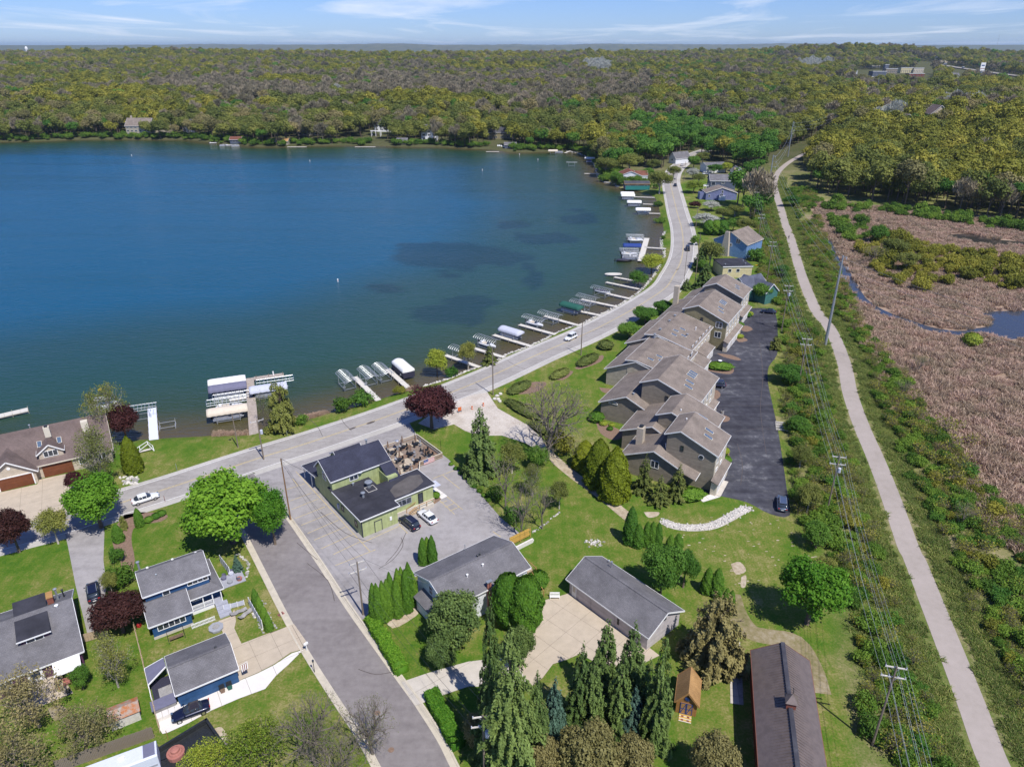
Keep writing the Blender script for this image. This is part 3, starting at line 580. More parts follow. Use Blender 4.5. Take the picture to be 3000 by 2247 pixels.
# soft ground patches
for nm,mt,pts,z in [('planting_bed','mulch',[(364,1508),(420,1500),(490,1508),(470,1528),(400,1540),(385,1580),(395,1640),(380,1700),(360,1690),(352,1640),(335,1610),(330,1560)],.010),
                       ('planting_bed','mulch',[(1240,1470),(1260,1450),(1282,1445),(1292,1462),(1262,1480)],.013),
                       ('straw_patch','dirt',[(2141,1652),(2168,1646),(2186,1672),(2156,1682)],.012),('straw_patch','dirt',[(2172,1690),(2186,1686),(2184,1718),(2170,1718)],.012),
                       ('straw_patch','dirt',[(1886,1500),(1930,1500),(1925,1512),(1900,1516)],.012),('bare_soil','dirt',[(1120,1800),(1190,1760),(1225,1790),(1210,1810),(1150,1840)],.012),
                       ('planting_bed','mulch',[(2085,1385),(2122,1312),(2136,1330),(2134,1352),(2108,1370)],.013),('planting_bed','mulch',[(2090,1210),(2110,1213),(2136,1222),(2136,1232),(2120,1236),(2098,1228)],.013),
                       ('planting_bed','mulch',[(2072,1150),(2095,1142),(2110,1152),(2106,1166),(2080,1176)],.013),('planting_bed','mulch',[(2072,1085),(2095,1060),(2130,1066),(2150,1082),(2140,1096),(2100,1092)],.013),
                       ('planting_bed','mulch',[(2100,1035),(2140,1040),(2170,1052),(2160,1056),(2120,1046)],.013),('planting_bed','mulch',[(2150,985),(2180,990),(2190,998),(2165,1002)],.013),('planting_bed','mulch',[(2158,955),(2190,955),(2205,966),(2180,972)],.013),
                       ('planting_bed','mulch',[(1745,1235),(1780,1243),(1830,1270),(1800,1290),(1760,1270)],.013),('planting_bed','mulch',[(1755,1135),(1800,1142),(1790,1154),(1765,1148)],.013),
                       ('planting_bed','mulch',[(1485,1148),(1545,1122),(1600,1120),(1580,1145),(1530,1155)],.013),('planting_bed','mulch',[(1610,1108),(1640,1090),(1680,1088),(1650,1114)],.013),('planting_bed','mulch',[(1684,1078),(1720,1060),(1765,1040),(1760,1060),(1700,1082)],.013),
                       ('bare_soil','worn_track',[(140,2075),(180,2065),(200,2090),(160,2110)],.010),('stone_circle_bed','dirt',[(625,2135),(650,2130),(672,2170),(668,2215),(640,2225),(628,2180)],.010)]:
    if u is not None: sheet(nm,mt,smooth(gl(pts)+gl(pts)[:1],3)[:-1],z)
# ------------------------------------------------------------------ foliage
foliage('maple_leaf',(.07,.20,.012),(.20,.38,.032)); foliage('green_leaf',(.055,.15,.018),(.13,.26,.035)); foliage('lime_leaf',(.16,.25,.025),(.33,.38,.05))
foliage('maroon_leaf',(.030,.009,.010),(.095,.030,.028),trans=.15); foliage('bud_leaf',(.13,.16,.03),(.27,.29,.07)); foliage('olive_leaf',(.15,.165,.02),(.38,.365,.055),rnd=.3)
foliage('spruce_needle',(.05,.095,.024),(.16,.235,.06),trans=.15); foliage('blue_needle',(.04,.08,.055),(.09,.17,.12),trans=.1); foliage('juniper_needle',(.07,.105,.022),(.19,.215,.05),trans=.12)
foliage('brown_needle',(.145,.13,.045),(.30,.26,.10),trans=.12); foliage('cedar_needle',(.045,.12,.010),(.11,.23,.02),trans=.12); foliage('gold_needle',(.10,.13,.006),(.20,.24,.012),trans=.12)
foliage('grey_twig',(.16,.14,.09),(.33,.29,.20),trans=0,rnd=.3); foliage('white_bloom',(.34,.36,.30),(.58,.58,.52),trans=.2,rnd=.1); foliage('tan_leaf',(.17,.155,.06),(.32,.29,.12),rnd=.3)
foliage('shrub_leaf',(.065,.15,.016),(.17,.28,.035),rnd=.35); foliage('reed',(.29,.205,.14),(.56,.42,.315),trans=.2,rnd=.2); foliage('grass_blade',(.085,.18,.02),(.28,.28,.09),trans=.25,rnd=.25)
foliage('pink_bloom',(.30,.13,.16),(.5,.3,.32)); foliage('dark_needle',(.012,.032,.012),(.03,.06,.02),trans=.08)
def quads(C,Nn,s,rng,asp=.62,jit=.55,diamond=True):
    """leaf sprays: one small quad per centre, lying roughly across its normal"""
    n = len(C); Nn = Nn + rng.normal(0,jit,(n,3)); Nn /= np.linalg.norm(Nn,axis=1)[:,None]+1e-9
    t = np.cross(Nn,rng.normal(0,1,(n,3))); t /= np.linalg.norm(t,axis=1)[:,None]+1e-9
    b_ = np.cross(Nn,t); s = np.broadcast_to(s,(n,))[:,None]
    if diamond: V = np.stack([C-t*s,C-b_*s*asp+t*s*.1,C+t*s,C+b_*s*asp+t*s*.1],1)
    else: V = np.stack([C-t*s-b_*s*asp,C+t*s-b_*s*asp,C+t*s+b_*s*asp,C-t*s+b_*s*asp],1)
    return V.reshape(-1,3),np.arange(n*4).reshape(-1,4)
def lobes(rng,k,r,hz,zc,rl=(.30,.46),flat=1.0):
    L_ = []
    for i in range(k):
        a = rng.uniform(0,2*PI); e = math.asin(rng.uniform(-.55,1)); q = rng.uniform(.45,.72)
        L_.append((r*q*math.cos(e)*math.cos(a),r*q*math.cos(e)*math.sin(a),zc+hz*q*math.sin(e),r*rng.uniform(*rl)*flat,rng.uniform(0,1)))
    L_.append((0,0,zc+.1*hz,r*.5,.5))
    return L_
def crown(name,m,seed,r,h,hc,n,leaf,k=22,rl=(.28,.44),shell=.35,gap=0.0):
    """crown of lobes from height h-2*hc to h, n leaf sprays on and in the lobes"""
    rng = np.random.default_rng(seed); zc = h-hc; Ls = lobes(rng,k,r,hc,zc,rl)
    w = np.array([l[3]**2 for l in Ls]); w /= w.sum(); pick = rng.choice(len(Ls),n,p=w)
    La = np.array(Ls); d = rng.normal(0,1,(n,3)); d[:,2] = d[:,2]*.9+.25; d /= np.linalg.norm(d,axis=1)[:,None]
    rad = La[pick,3]*(1-shell*rng.random(n)**1.8)*(1+.26*np.sin(d[:,0]*6+La[pick,4]*40)*np.sin(d[:,1]*7+La[pick,4]*90)+.16*np.sin(d[:,2]*13+d[:,0]*9+La[pick,4]*60))
    C = La[pick,:3]+d*rad[:,None]*np.array([1,1,min(1.0,hc/r+.15)]); C += rng.normal(0,leaf*.5,(n,3))
    C[:,2] = np.maximum(C[:,2],h-2.15*hc)
    var = np.clip(La[pick,4]*.5+rng.random(n)*.5,0,1)
    V,F = quads(C,d+np.array([0,0,.35]),leaf*(.7+.6*rng.random(n)),rng)
    return rawmesh(name,V,F,[m],var=np.repeat(var,4)),Ls
def branchwork(name,seed,h,r,tr,hc,Ls=None,nb=9,bark='bark',twigs=0,sub=3,lean=0):
    """trunk with limbs that run out to the crown's lobes, forking on the way"""
    rng = random.Random(seed); b = MB(); top = h-hc*1.05
    tp = [(0,0,-.3),(lean*.3,0,top*.35),(lean*.6,lean*.2,top*.75),(lean,lean*.3,h-hc*.7)]
    b.tube(tp,[tr*1.15,tr*.85,tr*.66,tr*.35],8)
    ends = [l[:3] for l in Ls[:nb]] if Ls else [(r*.8*math.cos(a*2.4)*rng.uniform(.5,1),r*.8*math.sin(a*2.4)*rng.uniform(.5,1),h-hc+hc*rng.uniform(-.5,.8)) for a in range(nb)]
    for e in ends:
        t = rng.uniform(.45,1); s = Vector((lean*t,0,top*t*1.0+.1)); e = Vector(e); mid = s.lerp(e,.5)+Vector((rng.uniform(-.4,.4),rng.uniform(-.4,.4),rng.uniform(.0,.5)))
        b.tube([s,mid,e],[tr*.42,tr*.25,tr*.09],5,cap=False)
        for k in range(sub):
            q = mid.lerp(e,rng.uniform(0,.8)); d = Vector((rng.uniform(-1,1),rng.uniform(-1,1),rng.uniform(-.2,.9)))*r*.32
            b.tube([q,q+d*.5+Vector((0,0,.2)),q+d],[tr*.14,tr*.09,tr*.03],4,cap=False)
    me = bpy.data.meshes.new(name); me.from_pydata(b.v,[],b.f); me.materials.append(MATS[bark]); me.polygons.foreach_set('use_smooth',[True]*len(me.polygons)); me.update()
    return me
def baretree(name,seed,h,r,tr,m='twig',depth=5,buds=None,nbud=0,leaf=.14,spread=.55,n0=5,flat=0.0):
    """leafless tree grown by repeated forking; the last order are hair-thin twigs. buds: young leaves at the tips"""
    rng = random.Random(seed); b = MB(); tips = []
    def grow(p,d,L_,rad,k):
        q = p+d*L_*.5+Vector((rng.uniform(-1,1),rng.uniform(-1,1),rng.uniform(-.5,.5)))*L_*.07; e = q+(d+Vector((rng.uniform(-.22,.22),rng.uniform(-.22,.22),rng.uniform(-.05,.2))))*L_*.5
        if k >= 2: b.tube([p,q,e],[rad,rad*.82,rad*.62],6 if rad > .12 else (4 if rad > .04 else 3),cap=False)
        else:
            s = Vector((rng.uniform(-1,1),rng.uniform(-1,1),0)).normalized()*max(rad,.014)
            b.add([p-s,p+s,e],[(0,1,2)])
        tips.append((e,k)); 
        if k == 0: return
        nch = n0 if k == depth else (3 if k >= 2 else 4)
        for i in range(nch):
            a = 2*PI*(i+rng.random())/nch; sp_ = spread*rng.uniform(.6,1.35)
            o = d.orthogonal().normalized(); o2 = d.cross(o)
            nd = (d+(o*math.cos(a)+o2*math.sin(a))*sp_*1.25+Vector((0,0,.10-flat))).normalized()
            grow(e if i else e,nd,L_*rng.uniform(.62,.82),rad*.6,k-1)
            if k >= 3 and rng.random() < .5: grow(q,(d+(o*math.cos(a+1)+o2*math.sin(a+1))*1.1).normalized(),L_*.5,rad*.35,k-2)
    grow(Vector((0,0,-.2)),Vector((0,0,1)),h*.32,tr,depth)
    V = np.array([tuple(p) for p in b.v]); cur = V[:,2].max(); rr = np.sqrt(V[:,0]**2+V[:,1]**2).max()
    S = np.array([r/rr,r/rr,h/cur]); V = V*S
    F4 = [f for f in b.f if len(f) == 4]; F3 = [f for f in b.f if len(f) == 3]
    n4 = len(F4); mats_ = [m]; mi = [0]*(n4+len(F3)); var = np.full(len(V),.5)
    if buds:
        rg = np.random.default_rng(seed); T = np.array([tuple(t[0]) for t in tips if t[1] <= 1])*S
        C = T[rg.integers(0,len(T),nbud)]+rg.normal(0,.3,(nbud,3)); VB,FB = quads(C,rg.normal(0,1,(nbud,3))+np.array([0,0,.6]),leaf*(.6+.8*rg.random(nbud)),rg)
        FB = FB+len(V); V = np.concatenate([V,VB]); F4 = F4+FB.tolist(); var = np.concatenate([var,np.repeat(rg.random(nbud),4)])
        mats_.append(buds); mi = [0]*n4+[1]*len(FB)+[0]*len(F3)
    return rawmesh(name,V,np.array(F4),mats_,mi,var,np.array(F3) if F3 else None)
def conifer(name,m,seed,h,r,n,leaf,z0=.06,power=.85,droop=.25,layers=26,ragged=.25,trunk_r=.16,gapn=0):
    """whorled boughs: sprays strung along every bough, drooping outwards, with gaps between the whorls"""
    rng = np.random.default_rng(seed); C = []; Nn = []; va = []
    boughs = []
    for i in range(layers):
        t = i/(layers-1); z = h*(z0+(1-z0)*t); R_ = r*(1-t)**power*(.82+.3*rng.random())+.12
        for k in range(int(5+7*(1-t))):
            boughs.append((z+rng.normal(0,h*.012),rng.uniform(0,2*PI),R_*(1-ragged*rng.random()),rng.random()))
    w = np.array([b_[2]**1.5 for b_ in boughs]); w /= w.sum(); pk = rng.choice(len(boughs),n,p=w); B = np.array(boughs)[pk]
    s = rng.random(n)**.5; wid = .30*B[:,2]*(1-s*.75)
    along = B[:,2]*s; lat = rng.normal(0,.42,n)*wid
    ca,sa = np.cos(B[:,1]),np.sin(B[:,1])
    X = ca*along-sa*lat; Y = sa*along+ca*lat; Z = B[:,0]-droop*along*s+rng.normal(0,.05*r,n)+.06*B[:,2]*s**3
    Cc = np.stack([X,Y,Z],1); Nn = np.stack([ca*.55,sa*.55,np.full(n,.8)],1)
    V,F = quads(Cc,Nn,leaf*(.6+.7*rng.random(n))*(.6+.4*(B[:,2]/r)),rng,asp=.5,jit=.4)
    var = np.clip(.25*rng.random(n)+.45*B[:,3]+.35*s,0,1)
    return rawmesh(name,V,F,[m],var=np.repeat(var,4))
def columnar(name,m,seed,h,r,n,leaf,shape='arb'):
    """clipped-looking evergreen: dense upright sprays over a tight body"""
    rng = np.random.default_rng(seed); t = rng.random(n)**.9; a = rng.uniform(0,2*PI,n)
    prof = (np.minimum(1,t*9+.55)*(1-t**2.6)**.8+.02) if shape == 'arb' else np.sqrt(np.clip(1-(2*t-1)**2*.98,0,1))
    bump = 1+.07*np.sin(a*5+t*17)+.05*np.sin(a*11-t*31)
    rr = r*prof*bump*(1-.16*rng.random(n)); C = np.stack([rr*np.cos(a),rr*np.sin(a),h*t*.985+.02],1)
    Nn = np.stack([np.cos(a),np.sin(a),.35+.5*t],1)
    V,F = quads(C,Nn,leaf*(.7+.6*rng.random(n)),rng,asp=.5,jit=.42)
    var = rng.random(n)
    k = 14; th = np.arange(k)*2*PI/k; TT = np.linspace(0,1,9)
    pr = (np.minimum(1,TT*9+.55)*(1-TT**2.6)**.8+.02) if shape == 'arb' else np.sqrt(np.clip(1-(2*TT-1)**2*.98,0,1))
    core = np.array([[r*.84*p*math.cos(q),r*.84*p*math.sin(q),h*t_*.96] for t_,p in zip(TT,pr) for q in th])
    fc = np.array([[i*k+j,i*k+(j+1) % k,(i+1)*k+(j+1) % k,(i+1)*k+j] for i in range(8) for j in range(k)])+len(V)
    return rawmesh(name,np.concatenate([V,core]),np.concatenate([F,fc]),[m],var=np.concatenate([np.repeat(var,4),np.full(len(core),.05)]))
def stem(name,h,r,mt='bark',n=6):
    b = MB(); b.tube([(0,0,-.2),(.03*r,0,h*.5),(0,0,h)],[r,r*.75,r*.2],n)
    me = bpy.data.meshes.new(name); me.from_pydata(b.v,[],b.f); me.materials.append(MATS[mt]); me.update(); return me
PROTO = {}
def two(key,cm,tm,r,h): PROTO[key] = (cm,tm,r,h)
for key,lm_,sd_n in [('maple_a','maple_leaf',11),('maple_b','maple_leaf',12),('green_a','green_leaf',13),('maroon_a','maroon_leaf',14),('maroon_b','maroon_leaf',15)]:
    cm,Ls = crown('crown_'+key,lm_,sd_n,6,11,4.4,15000,.23,k=44,rl=(.17,.30),shell=.4)
    two(key,cm,branchwork('trunk_'+key,sd_n,11,6,.38,4.4,Ls,nb=14),6,11)
for key,lm_,n_,sd_n in [('open_a','bud_leaf',6500,21),('open_b','lime_leaf',7500,22),('open_c','green_leaf',7000,23),('bloom','white_bloom',6000,24)]:
    cm,Ls = crown('crown_'+key,lm_,sd_n,4,9,3.4,n_,.17,k=30,rl=(.20,.34),shell=.5)
    two(key,cm,branchwork('trunk_'+key,sd_n,9,4,.20,3.4,Ls,nb=22,sub=5,bark='bark_pale' if key == 'open_a' else 'bark'),4,9)
two('bare_big',baretree('bare_big',31,17,8.5,.55,depth=6,spread=.62,n0=5,flat=.05,buds='bud_leaf',nbud=1600,leaf=.11),None,8.5,17)
two('bare_a',baretree('bare_a',32,10,4.5,.22,depth=5,n0=5),None,4.5,10)
two('bare_b',baretree('bare_b',33,11,5,.26,depth=5,n0=4,buds='bud_leaf',nbud=900,leaf=.10),None,5,11)
two('bud_big',baretree('bud_big',34,12,6.5,.35,m='bark_pale',depth=6,n0=5,buds='bud_leaf',nbud=5200,leaf=.15,spread=.6),None,6.5,12)
two('bud_lime',baretree('bud_lime',35,8,6,.25,depth=5,n0=6,buds='lime_leaf',nbud=6500,leaf=.17,spread=.65),None,6,8)
two('bud_tan',baretree('bud_tan',36,9,6,.25,depth=5,n0=6,buds='tan_leaf',nbud=4200,leaf=.14,spread=.65),None,6,9)
two('thicket',baretree('thicket',37,6,2.6,.10,depth=4,n0=7,buds='bud_leaf',nbud=260,leaf=.10,spread=.4),None,2.6,6)
for key,m_,sd_n,r_,h_,n_,kw in [('spruce_a','spruce_needle',41,3.3,11,14000,dict(power=.7)),('spruce_b','spruce_needle',42,3.3,11,14000,dict(power=.8)),('blue','blue_needle',43,2.6,8,8000,{}),('norway','spruce_needle',44,5,18,24000,dict(droop=.42,layers=30,ragged=.5,power=.7)),
                                   ('pine','juniper_needle',45,3.4,10,6500,dict(layers=14,ragged=.5,z0=.12))]:
    two(key,conifer('crown_'+key,m_,sd_n,h_,r_,n_,.26,**kw),stem('trunk_'+key,h_*.93,.2 if r_ < 4 else .34),r_,h_)
for key,m_,sd_n in [('jun_round','spruce_needle',55),('cedar_round','brown_needle',56)]:
    cm,Ls = crown('crown_'+key,m_,sd_n,5,9,4.2,17000,.19,k=60,rl=(.15,.27),shell=.45)
    two(key,cm,branchwork('trunk_'+key,sd_n,9,4.5,.28,4.2,Ls,nb=10),5,9)
for key,m_,sd_n in [('juniper','juniper_needle',51),('browncedar','brown_needle',52),('bluejuniper','spruce_needle',53)]:
    cm = conifer('crown_'+key,m_,sd_n,9,5,19000,.28,power=.42,droop=.10,layers=20,ragged=.45,z0=.1)
    two(key,cm,branchwork('trunk_'+key,sd_n,9,4,.28,3.5,None,nb=8),5,9)
two('arb_a',columnar('arborvitae_a','cedar_needle',61,6,.95,5200,.13),None,.95,6)
two('arb_b',columnar('arborvitae_b','cedar_needle',62,6,.95,5200,.13),None,.95,6)
two('arb_gold',columnar('arborvitae_gold','gold_needle',63,8,2.6,11000,.24),None,2.6,8)
two('arb_round',columnar('arborvitae_round','cedar_needle',64,7,3.0,13000,.24,'ball'),None,3.0,7)
two('ball',columnar('ball_shrub','cedar_needle',65,1.6,1.2,2600,.12,'ball'),None,1.2,1.6)
two('ball_gold',columnar('ball_gold','lime_leaf',66,1.2,.9,1500,.11,'ball'),None,.9,1.2)
two('ball_dark',columnar('ball_dark','juniper_needle',67,1.6,1.2,2400,.12,'ball'),None,1.2,1.6)
def shrubmesh(name,m_,seed,r=1.8,h=2.4,n=1500,leaf=.16):
    cm,Ls = crown(name,m_,seed,r,h,h*.5,n,leaf,k=10,rl=(.3,.5),shell=.6); return cm
for i,m_ in enumerate(['shrub_leaf','green_leaf','olive_leaf','shrub_leaf']):
    two('shrub_%d' % i,shrubmesh('shrub_%d' % i,m_,70+i),None,1.8,2.4)
two('shrub_maroon',shrubmesh('shrub_maroon','maroon_leaf',78),None,1.8,2.4); two('shrub_bloom',shrubmesh('shrub_bloom','white_bloom',79),None,1.8,2.4); two('shrub_pink',shrubmesh('shrub_pink','pink_bloom',80),None,1.8,2.4)
two('shrub_bare',baretree('shrub_bare',81,2.6,1.8,.05,depth=4,n0=7,spread=.5,buds='olive_leaf',nbud=220,leaf=.12),None,1.8,2.6)
PRNG = random.Random(5)
def plant(key,x,y,r,h,label,cat='tree',group=None,name=None,z=None,rz=None):
    cm,tm,r0,h0 = PROTO[key]; z = zg(x,y) if z is None else z; rz = PRNG.uniform(0,6.28) if rz is None else rz
    name = name or ('tree' if cat == 'tree' else 'shrub'); sc = (r/r0,r/r0,h/h0)
    if tm is None:
        o = link(name,cm,None,(x,y,z),rz); o.scale = sc
    else:
        o = link(name,None,None,(x,y,z),rz); c = link('crown',cm,o); c.scale = sc; t = link('trunk',tm,o); t.scale = sc
    return tag(o,label,cat,group)
def T(key,u,v,hw,h,label,hc=None,group=None,name=None,cat='tree'):
    """tree whose crown centre is seen at u, v with half-width hw (pixels of the photograph) and total height h"""
    fr = hc if hc is not None else .62; X,Y = G(u,v,h*fr); r = hw/FPX*dist(X,Y,h*fr)
    if zg(X,Y) < -1.0: X,Y = X,Y
    return plant(key,X,Y,r,h,label,cat,group,name)
def Cn(key,ub,vb,vt,hw,label,group=None,name='conifer',cat='tree',z=None):
    """upright conifer with its foot at ub, vb and its tip at height vt"""
    X,Y = G(ub,vb); h = HT(ub,vb,vt); r = hw/FPX*dist(X,Y,0)
    return plant(key,X,Y,r,h,label,cat,group,name,z=z)
# --- deciduous trees near the camera
T('maple_a',660,1472,157,13,'largest bright green maple, on the side street corner beside the lake road',name='maple_tree')
T('maple_b',790,1500,60,10.5,'smaller bright green crown tucked against the side-street side of the largest maple',name='maple_tree')
T('maple_b',271,1458,92,10,'round bright green maple at the gravel driveway mouth by the lake road',name='maple_tree')
T('maple_b',2384,1740,110,11,'solid round bright green maple standing alone beside the lawn right of the long garage',name='maple_tree',hc=.5)
T('green_a',1943,1655,76,9,'mid green tree overhanging the back slope of the long grey garage',name='broadleaf_tree')
T('green_a',2010,1655,45,7,'dark round green tree between the garage tree and the lawn cedars',name='broadleaf_tree')
T('green_a',2238,850,34,6.5,'small fresh green tree by the teal cottage at the far end of the dark lot',name='broadleaf_tree')
T('maroon_a',1261,1180,84,10,'large dark red maple by the restaurant patio and the lake road',name='red_maple')
T('maroon_b',356,1228,58,9,'dark red maple between the beige house and the small white lake dock',name='red_maple')
T('maroon_a',345,1795,84,6.5,'dark red maple over the gravel driveway beside the two-storey blue house',name='red_maple',hc=.55)
T('maroon_b',30,1545,62,8,'dark red maple at the left edge across the road from the beige house',name='red_maple')
T('maroon_b',222,1408,36,5,'dark red maple in front of the brown garage doors of the beige house',name='red_maple')
T('shrub_maroon',2036,598,20,3.5,'small dark red tree in the garden in front of the purple house',name='red_shrub',cat='shrub')
T('open_b',1278,1037,38,8.5,'yellow-green lakeside tree nearest the dark red maple',name='budding_tree')
T('open_a',1370,1020,31,8.5,'thin pale green lakeside tree between two white docks',name='budding_tree')
T('open_c',1872,800,34,6.5,'fresh green tree on the bank beside the rounded dock',name='bank_tree')
T('open_b',1912,755,42,7.5,'yellow-green tree on the bank above the T-shaped dock walkway',name='bank_tree')
T('open_a',1935,525,44,13,'tall pale green roadside tree behind the green-fronted boathouse',name='budding_tree')
T('open_a',1975,500,24,9,'pale budding tree leaning over the road at its far bend',name='budding_tree')
T('open_b',2034,543,33,7,'round yellow-green tree on the lawn beside the slate blue house',name='budding_tree')
T('open_a',1846,470,46,13,'spreading pale oak in front of the white cottage',name='budding_tree')
T('open_a',1775,480,44,12,'pale green tree on the point beside the blue covered boat',name='budding_tree')
T('open_c',1806,512,26,9,'narrow green tree at the tip of the rocky point',name='budding_tree')
T('open_a',2084,735,44,11,'white-barked birch with thin yellow-green leaf in front of the bright blue house',name='birch_tree')
T('bloom',2068,640,46,6,'pale flowering tree beside the road below the purple house',name='flowering_tree')
T('bloom',2030,505,24,7,'greyish flowering tree beside the far roadside pole',name='flowering_tree')
T('open_c',2093,492,28,7,'green tree in front of the pale flat house',name='broadleaf_tree')
T('open_b',2128,488,22,7,'yellow-green tree right of the pale flat house',name='broadleaf_tree')
T('green_a',2034,470,22,9,'deep green tree at the inside of the far road bend',name='broadleaf_tree')
T('bare_big',1605,1225,145,17,'huge leafless tree spreading over the gravel apron and terrace lawn',name='bare_tree',hc=.55)
T('bare_a',1530,1470,85,12,'leafless tree at the right edge of the parking lot',name='bare_tree')
T('bare_b',1480,1400,75,11,'leafless grey tree behind the spruce by the restaurant lawn',name='bare_tree')
T('bare_b',1590,1470,60,9,'small budding tree in the rough grass east of the parking lot',name='bare_tree')
for u,v,hw,h,k,lb in [(1500,1330,46,7,'open_a','pale budding tree behind the grey tree on the restaurant side lawn'),(1560,1395,44,7,'bud_big','thin greening tree between the parking lot edge and the gravel track'),(1640,1440,34,6,'open_a','light green sapling beside the gravel track'),(1505,1500,30,4,'shrub_1','green brush at the foot of the leafless lot-edge tree'),(1450,1440,26,3,'shrub_3','green brush along the upper right edge of the parking lot'),(1575,1330,40,5,'open_c','green scrub under the huge leafless tree'),(1640,1290,44,5,'shrub_2','olive scrub under the huge leafless tree, terrace side'),(1690,1320,40,6,'bare_b','leafless scrub before the golden arborvitae'),
                        (1900,505,26,7,'open_c','green tree behind the boathouse'),(1915,480,26,9,'open_a','pale tree behind the white cottage'),(2085,600,30,5,'bloom','whitish flowering tree at the garden edge of the purple house'),(2120,622,34,6,'open_a','yellow-green tree behind the flowering trees'),(2155,612,32,6,'open_a','soft green tree right of the purple house garden'),(2185,655,34,7,'open_a','light tree between bright blue house and power poles'),(2150,655,28,6,'open_c','green tree behind the bright blue house roof'),(2110,655,20,5,'shrub_1','green bush beside the dark rounded evergreens'),(2105,548,18,4,'shrub_0','dark bush at the corner of the purple house'),(2172,545,24,6,'open_c','green tree beside the right wall of the purple house'),(2180,515,28,8,'open_a','pale tree beyond the slate blue house'),(2048,520,22,6,'open_a','pale tree at the driveway of the slate blue house'),(2060,458,26,9,'open_a','pale tree at the road end corner'),(2215,740,26,5,'shrub_1','green bush behind the yellow house'),(2040,700,18,4,'shrub_3','bush by the mailbox in the bend'),(2060,775,20,5,'open_c','green tree between the dark spruces')]:
    T(k,u,v,hw,h,lb,name='scrub_tree')
T('bare_big',905,2120,135,11,'leafless tree reaching over the side street from the lawn beside the blue garage',name='bare_tree')
T('bare_big',1080,2110,105,9,'leafless tree over the middle of the side street at the bottom edge',name='bare_tree')
T('bare_big',985,2230,130,9,'leafless tree at the bottom edge left of the side street kerb',name='bare_tree')
T('bud_lime',745,2185,105,6.5,'bright yellow-green budding tree at the bottom edge beside the brick fire pit deck',name='budding_tree')
T('bud_lime',600,2235,80,5.5,'low yellow-green budding tree over the corner of the fire pit deck',name='budding_tree')
T('bud_big',272,1325,82,12,'tall grey budding tree over the right half of the beige house',name='budding_tree')
T('bud_big',300,1195,68,14,'thin budding tree standing against the lake behind the beige house',name='budding_tree')
T('bud_tan',90,2060,130,8,'brown budding tree left of the rusty shed, nearest the grey house steps',name='budding_tree',hc=.5)
T('bud_tan',40,2210,130,7,'brown budding tree in the bottom left corner',name='budding_tree',hc=.5)
T('bud_tan',235,2150,110,6,'brown budding tree in front of the grey board fence',name='budding_tree',hc=.5)
T('bud_big',320,1930,75,8,'thin budding tree between the grey house and the blue garage fence',name='budding_tree')
T('open_c',230,1978,34,4,'small leafy green tree by the white patio roof',name='broadleaf_tree')
T('open_a',150,1530,50,7,'light budding tree over the road mouth in front of the beige house',name='budding_tree')
T('shrub_1',340,1620,22,3,'bright green bush in the bed beside the gravel driveway',name='bush',cat='shrub')
T('shrub_0',350,1680,42,3.5,'long green bush between driveway and blue house bed',name='bush',cat='shrub')
T('open_a',318,1700,26,4.5,'pale fine-leaved shrub at the driveway edge above the dark red maple',name='bush',cat='shrub')
T('thicket',762,1170,26,9,'leafless thicket of stems beside the concrete pier',name='bare_shrub',cat='shrub')
T('thicket',800,1190,24,7,'leafless stems between the pier and the lake cedar',name='bare_shrub',cat='shrub')
for u,v,hw,h,k,lb in [(1003,1178,32,3.6,'shrub_0','round green shrub at the waterline left of the sloping white dock'),(1058,1158,34,3.6,'shrub_1','green shrub at the waterline under the sloping white dock'),(880,1225,24,2,'shrub_3','low shrub at the waterline right of the lake cedar'),(1170,1140,20,2,'shrub_2','low olive shrub where the second sloping dock meets the bank'),
                       (1322,1075,20,3,'shrub_1','shrub between the two lakeside budding trees'),(1935,635,18,3,'shrub_0','green shrub on the bank beside the white covered lifts'),(1942,690,9,1.6,'shrub_3','small dark bush on the rocky bank by the road bend'),(1930,590,16,3,'shrub_3','green shrub where the far docks meet the bank')]:
    T(k,u,v,hw,h,lb,name='shore_shrub',cat='shrub')
for u,v,hw,h,lb in [(1845,970,42,5,'first bright green lilac along the road side of the terrace, nearest the camera'),(1893,923,44,5.2,'middle bright green lilac along the road side of the terrace'),(1942,900,34,4.6,'farthest bright green lilac along the road side of the terrace'),(1775,1010,24,2.2,'dark mounded bush at the foot of the nearest lilac')]:
    T('green_a' if h > 3 else 'ball_dark',u,v,hw,h,lb,name='lilac_bush',cat='shrub',hc=.5)
# --- evergreens
Cn('spruce_a',1411,1392,1192,62,'spruce standing on the lawn between the gravel apron and the parking lot',name='spruce_tree')
Cn('juniper',831,1262,1118,50,'olive cedar on the lake shore beside the concrete pier',name='cedar_tree')
Cn('pine',1435,1066,1004,27,'small bushy pine at the waterline between the docks',name='pine_tree')
Cn('arb_gold',394,1382,1278,27,'tall pointed arborvitae at the right end of the beige house',name='arborvitae')
for i,(u,v,vt,hw,lb) in enumerate([(1695,2135,1884,60,'leftmost dark spruce of the row below the concrete yard'),(1764,2060,1812,66,'tallest dark spruce of the row, its tip over the concrete yard'),(1838,2065,1822,66,'dark spruce of the row touching the garage corner'),(1915,2178,1862,58,'tall conifer with a bare lower trunk left of the cedar shed')]):
    Cn('spruce_a' if i % 2 else 'spruce_b',u,v,vt,hw,lb,name='spruce_tree')
for u,v,vt,hw,k,lb in [(1728,2150,1925,54,'spruce_b','dark spruce filling the gap behind the leftmost of the row'),(1808,2140,1905,56,'spruce_a','dark spruce behind the green young spruce'),(1570,2230,1960,62,'norway','drooping conifer right of the tallest drooping spruce'),(1885,2120,1930,50,'spruce_b','spruce leaning on the bare-trunked conifer'),(1440,2230,1930,70,'norway','drooping conifer left of the tallest drooping spruce')]: Cn(k,u,v,vt,hw,lb,name='spruce_tree')
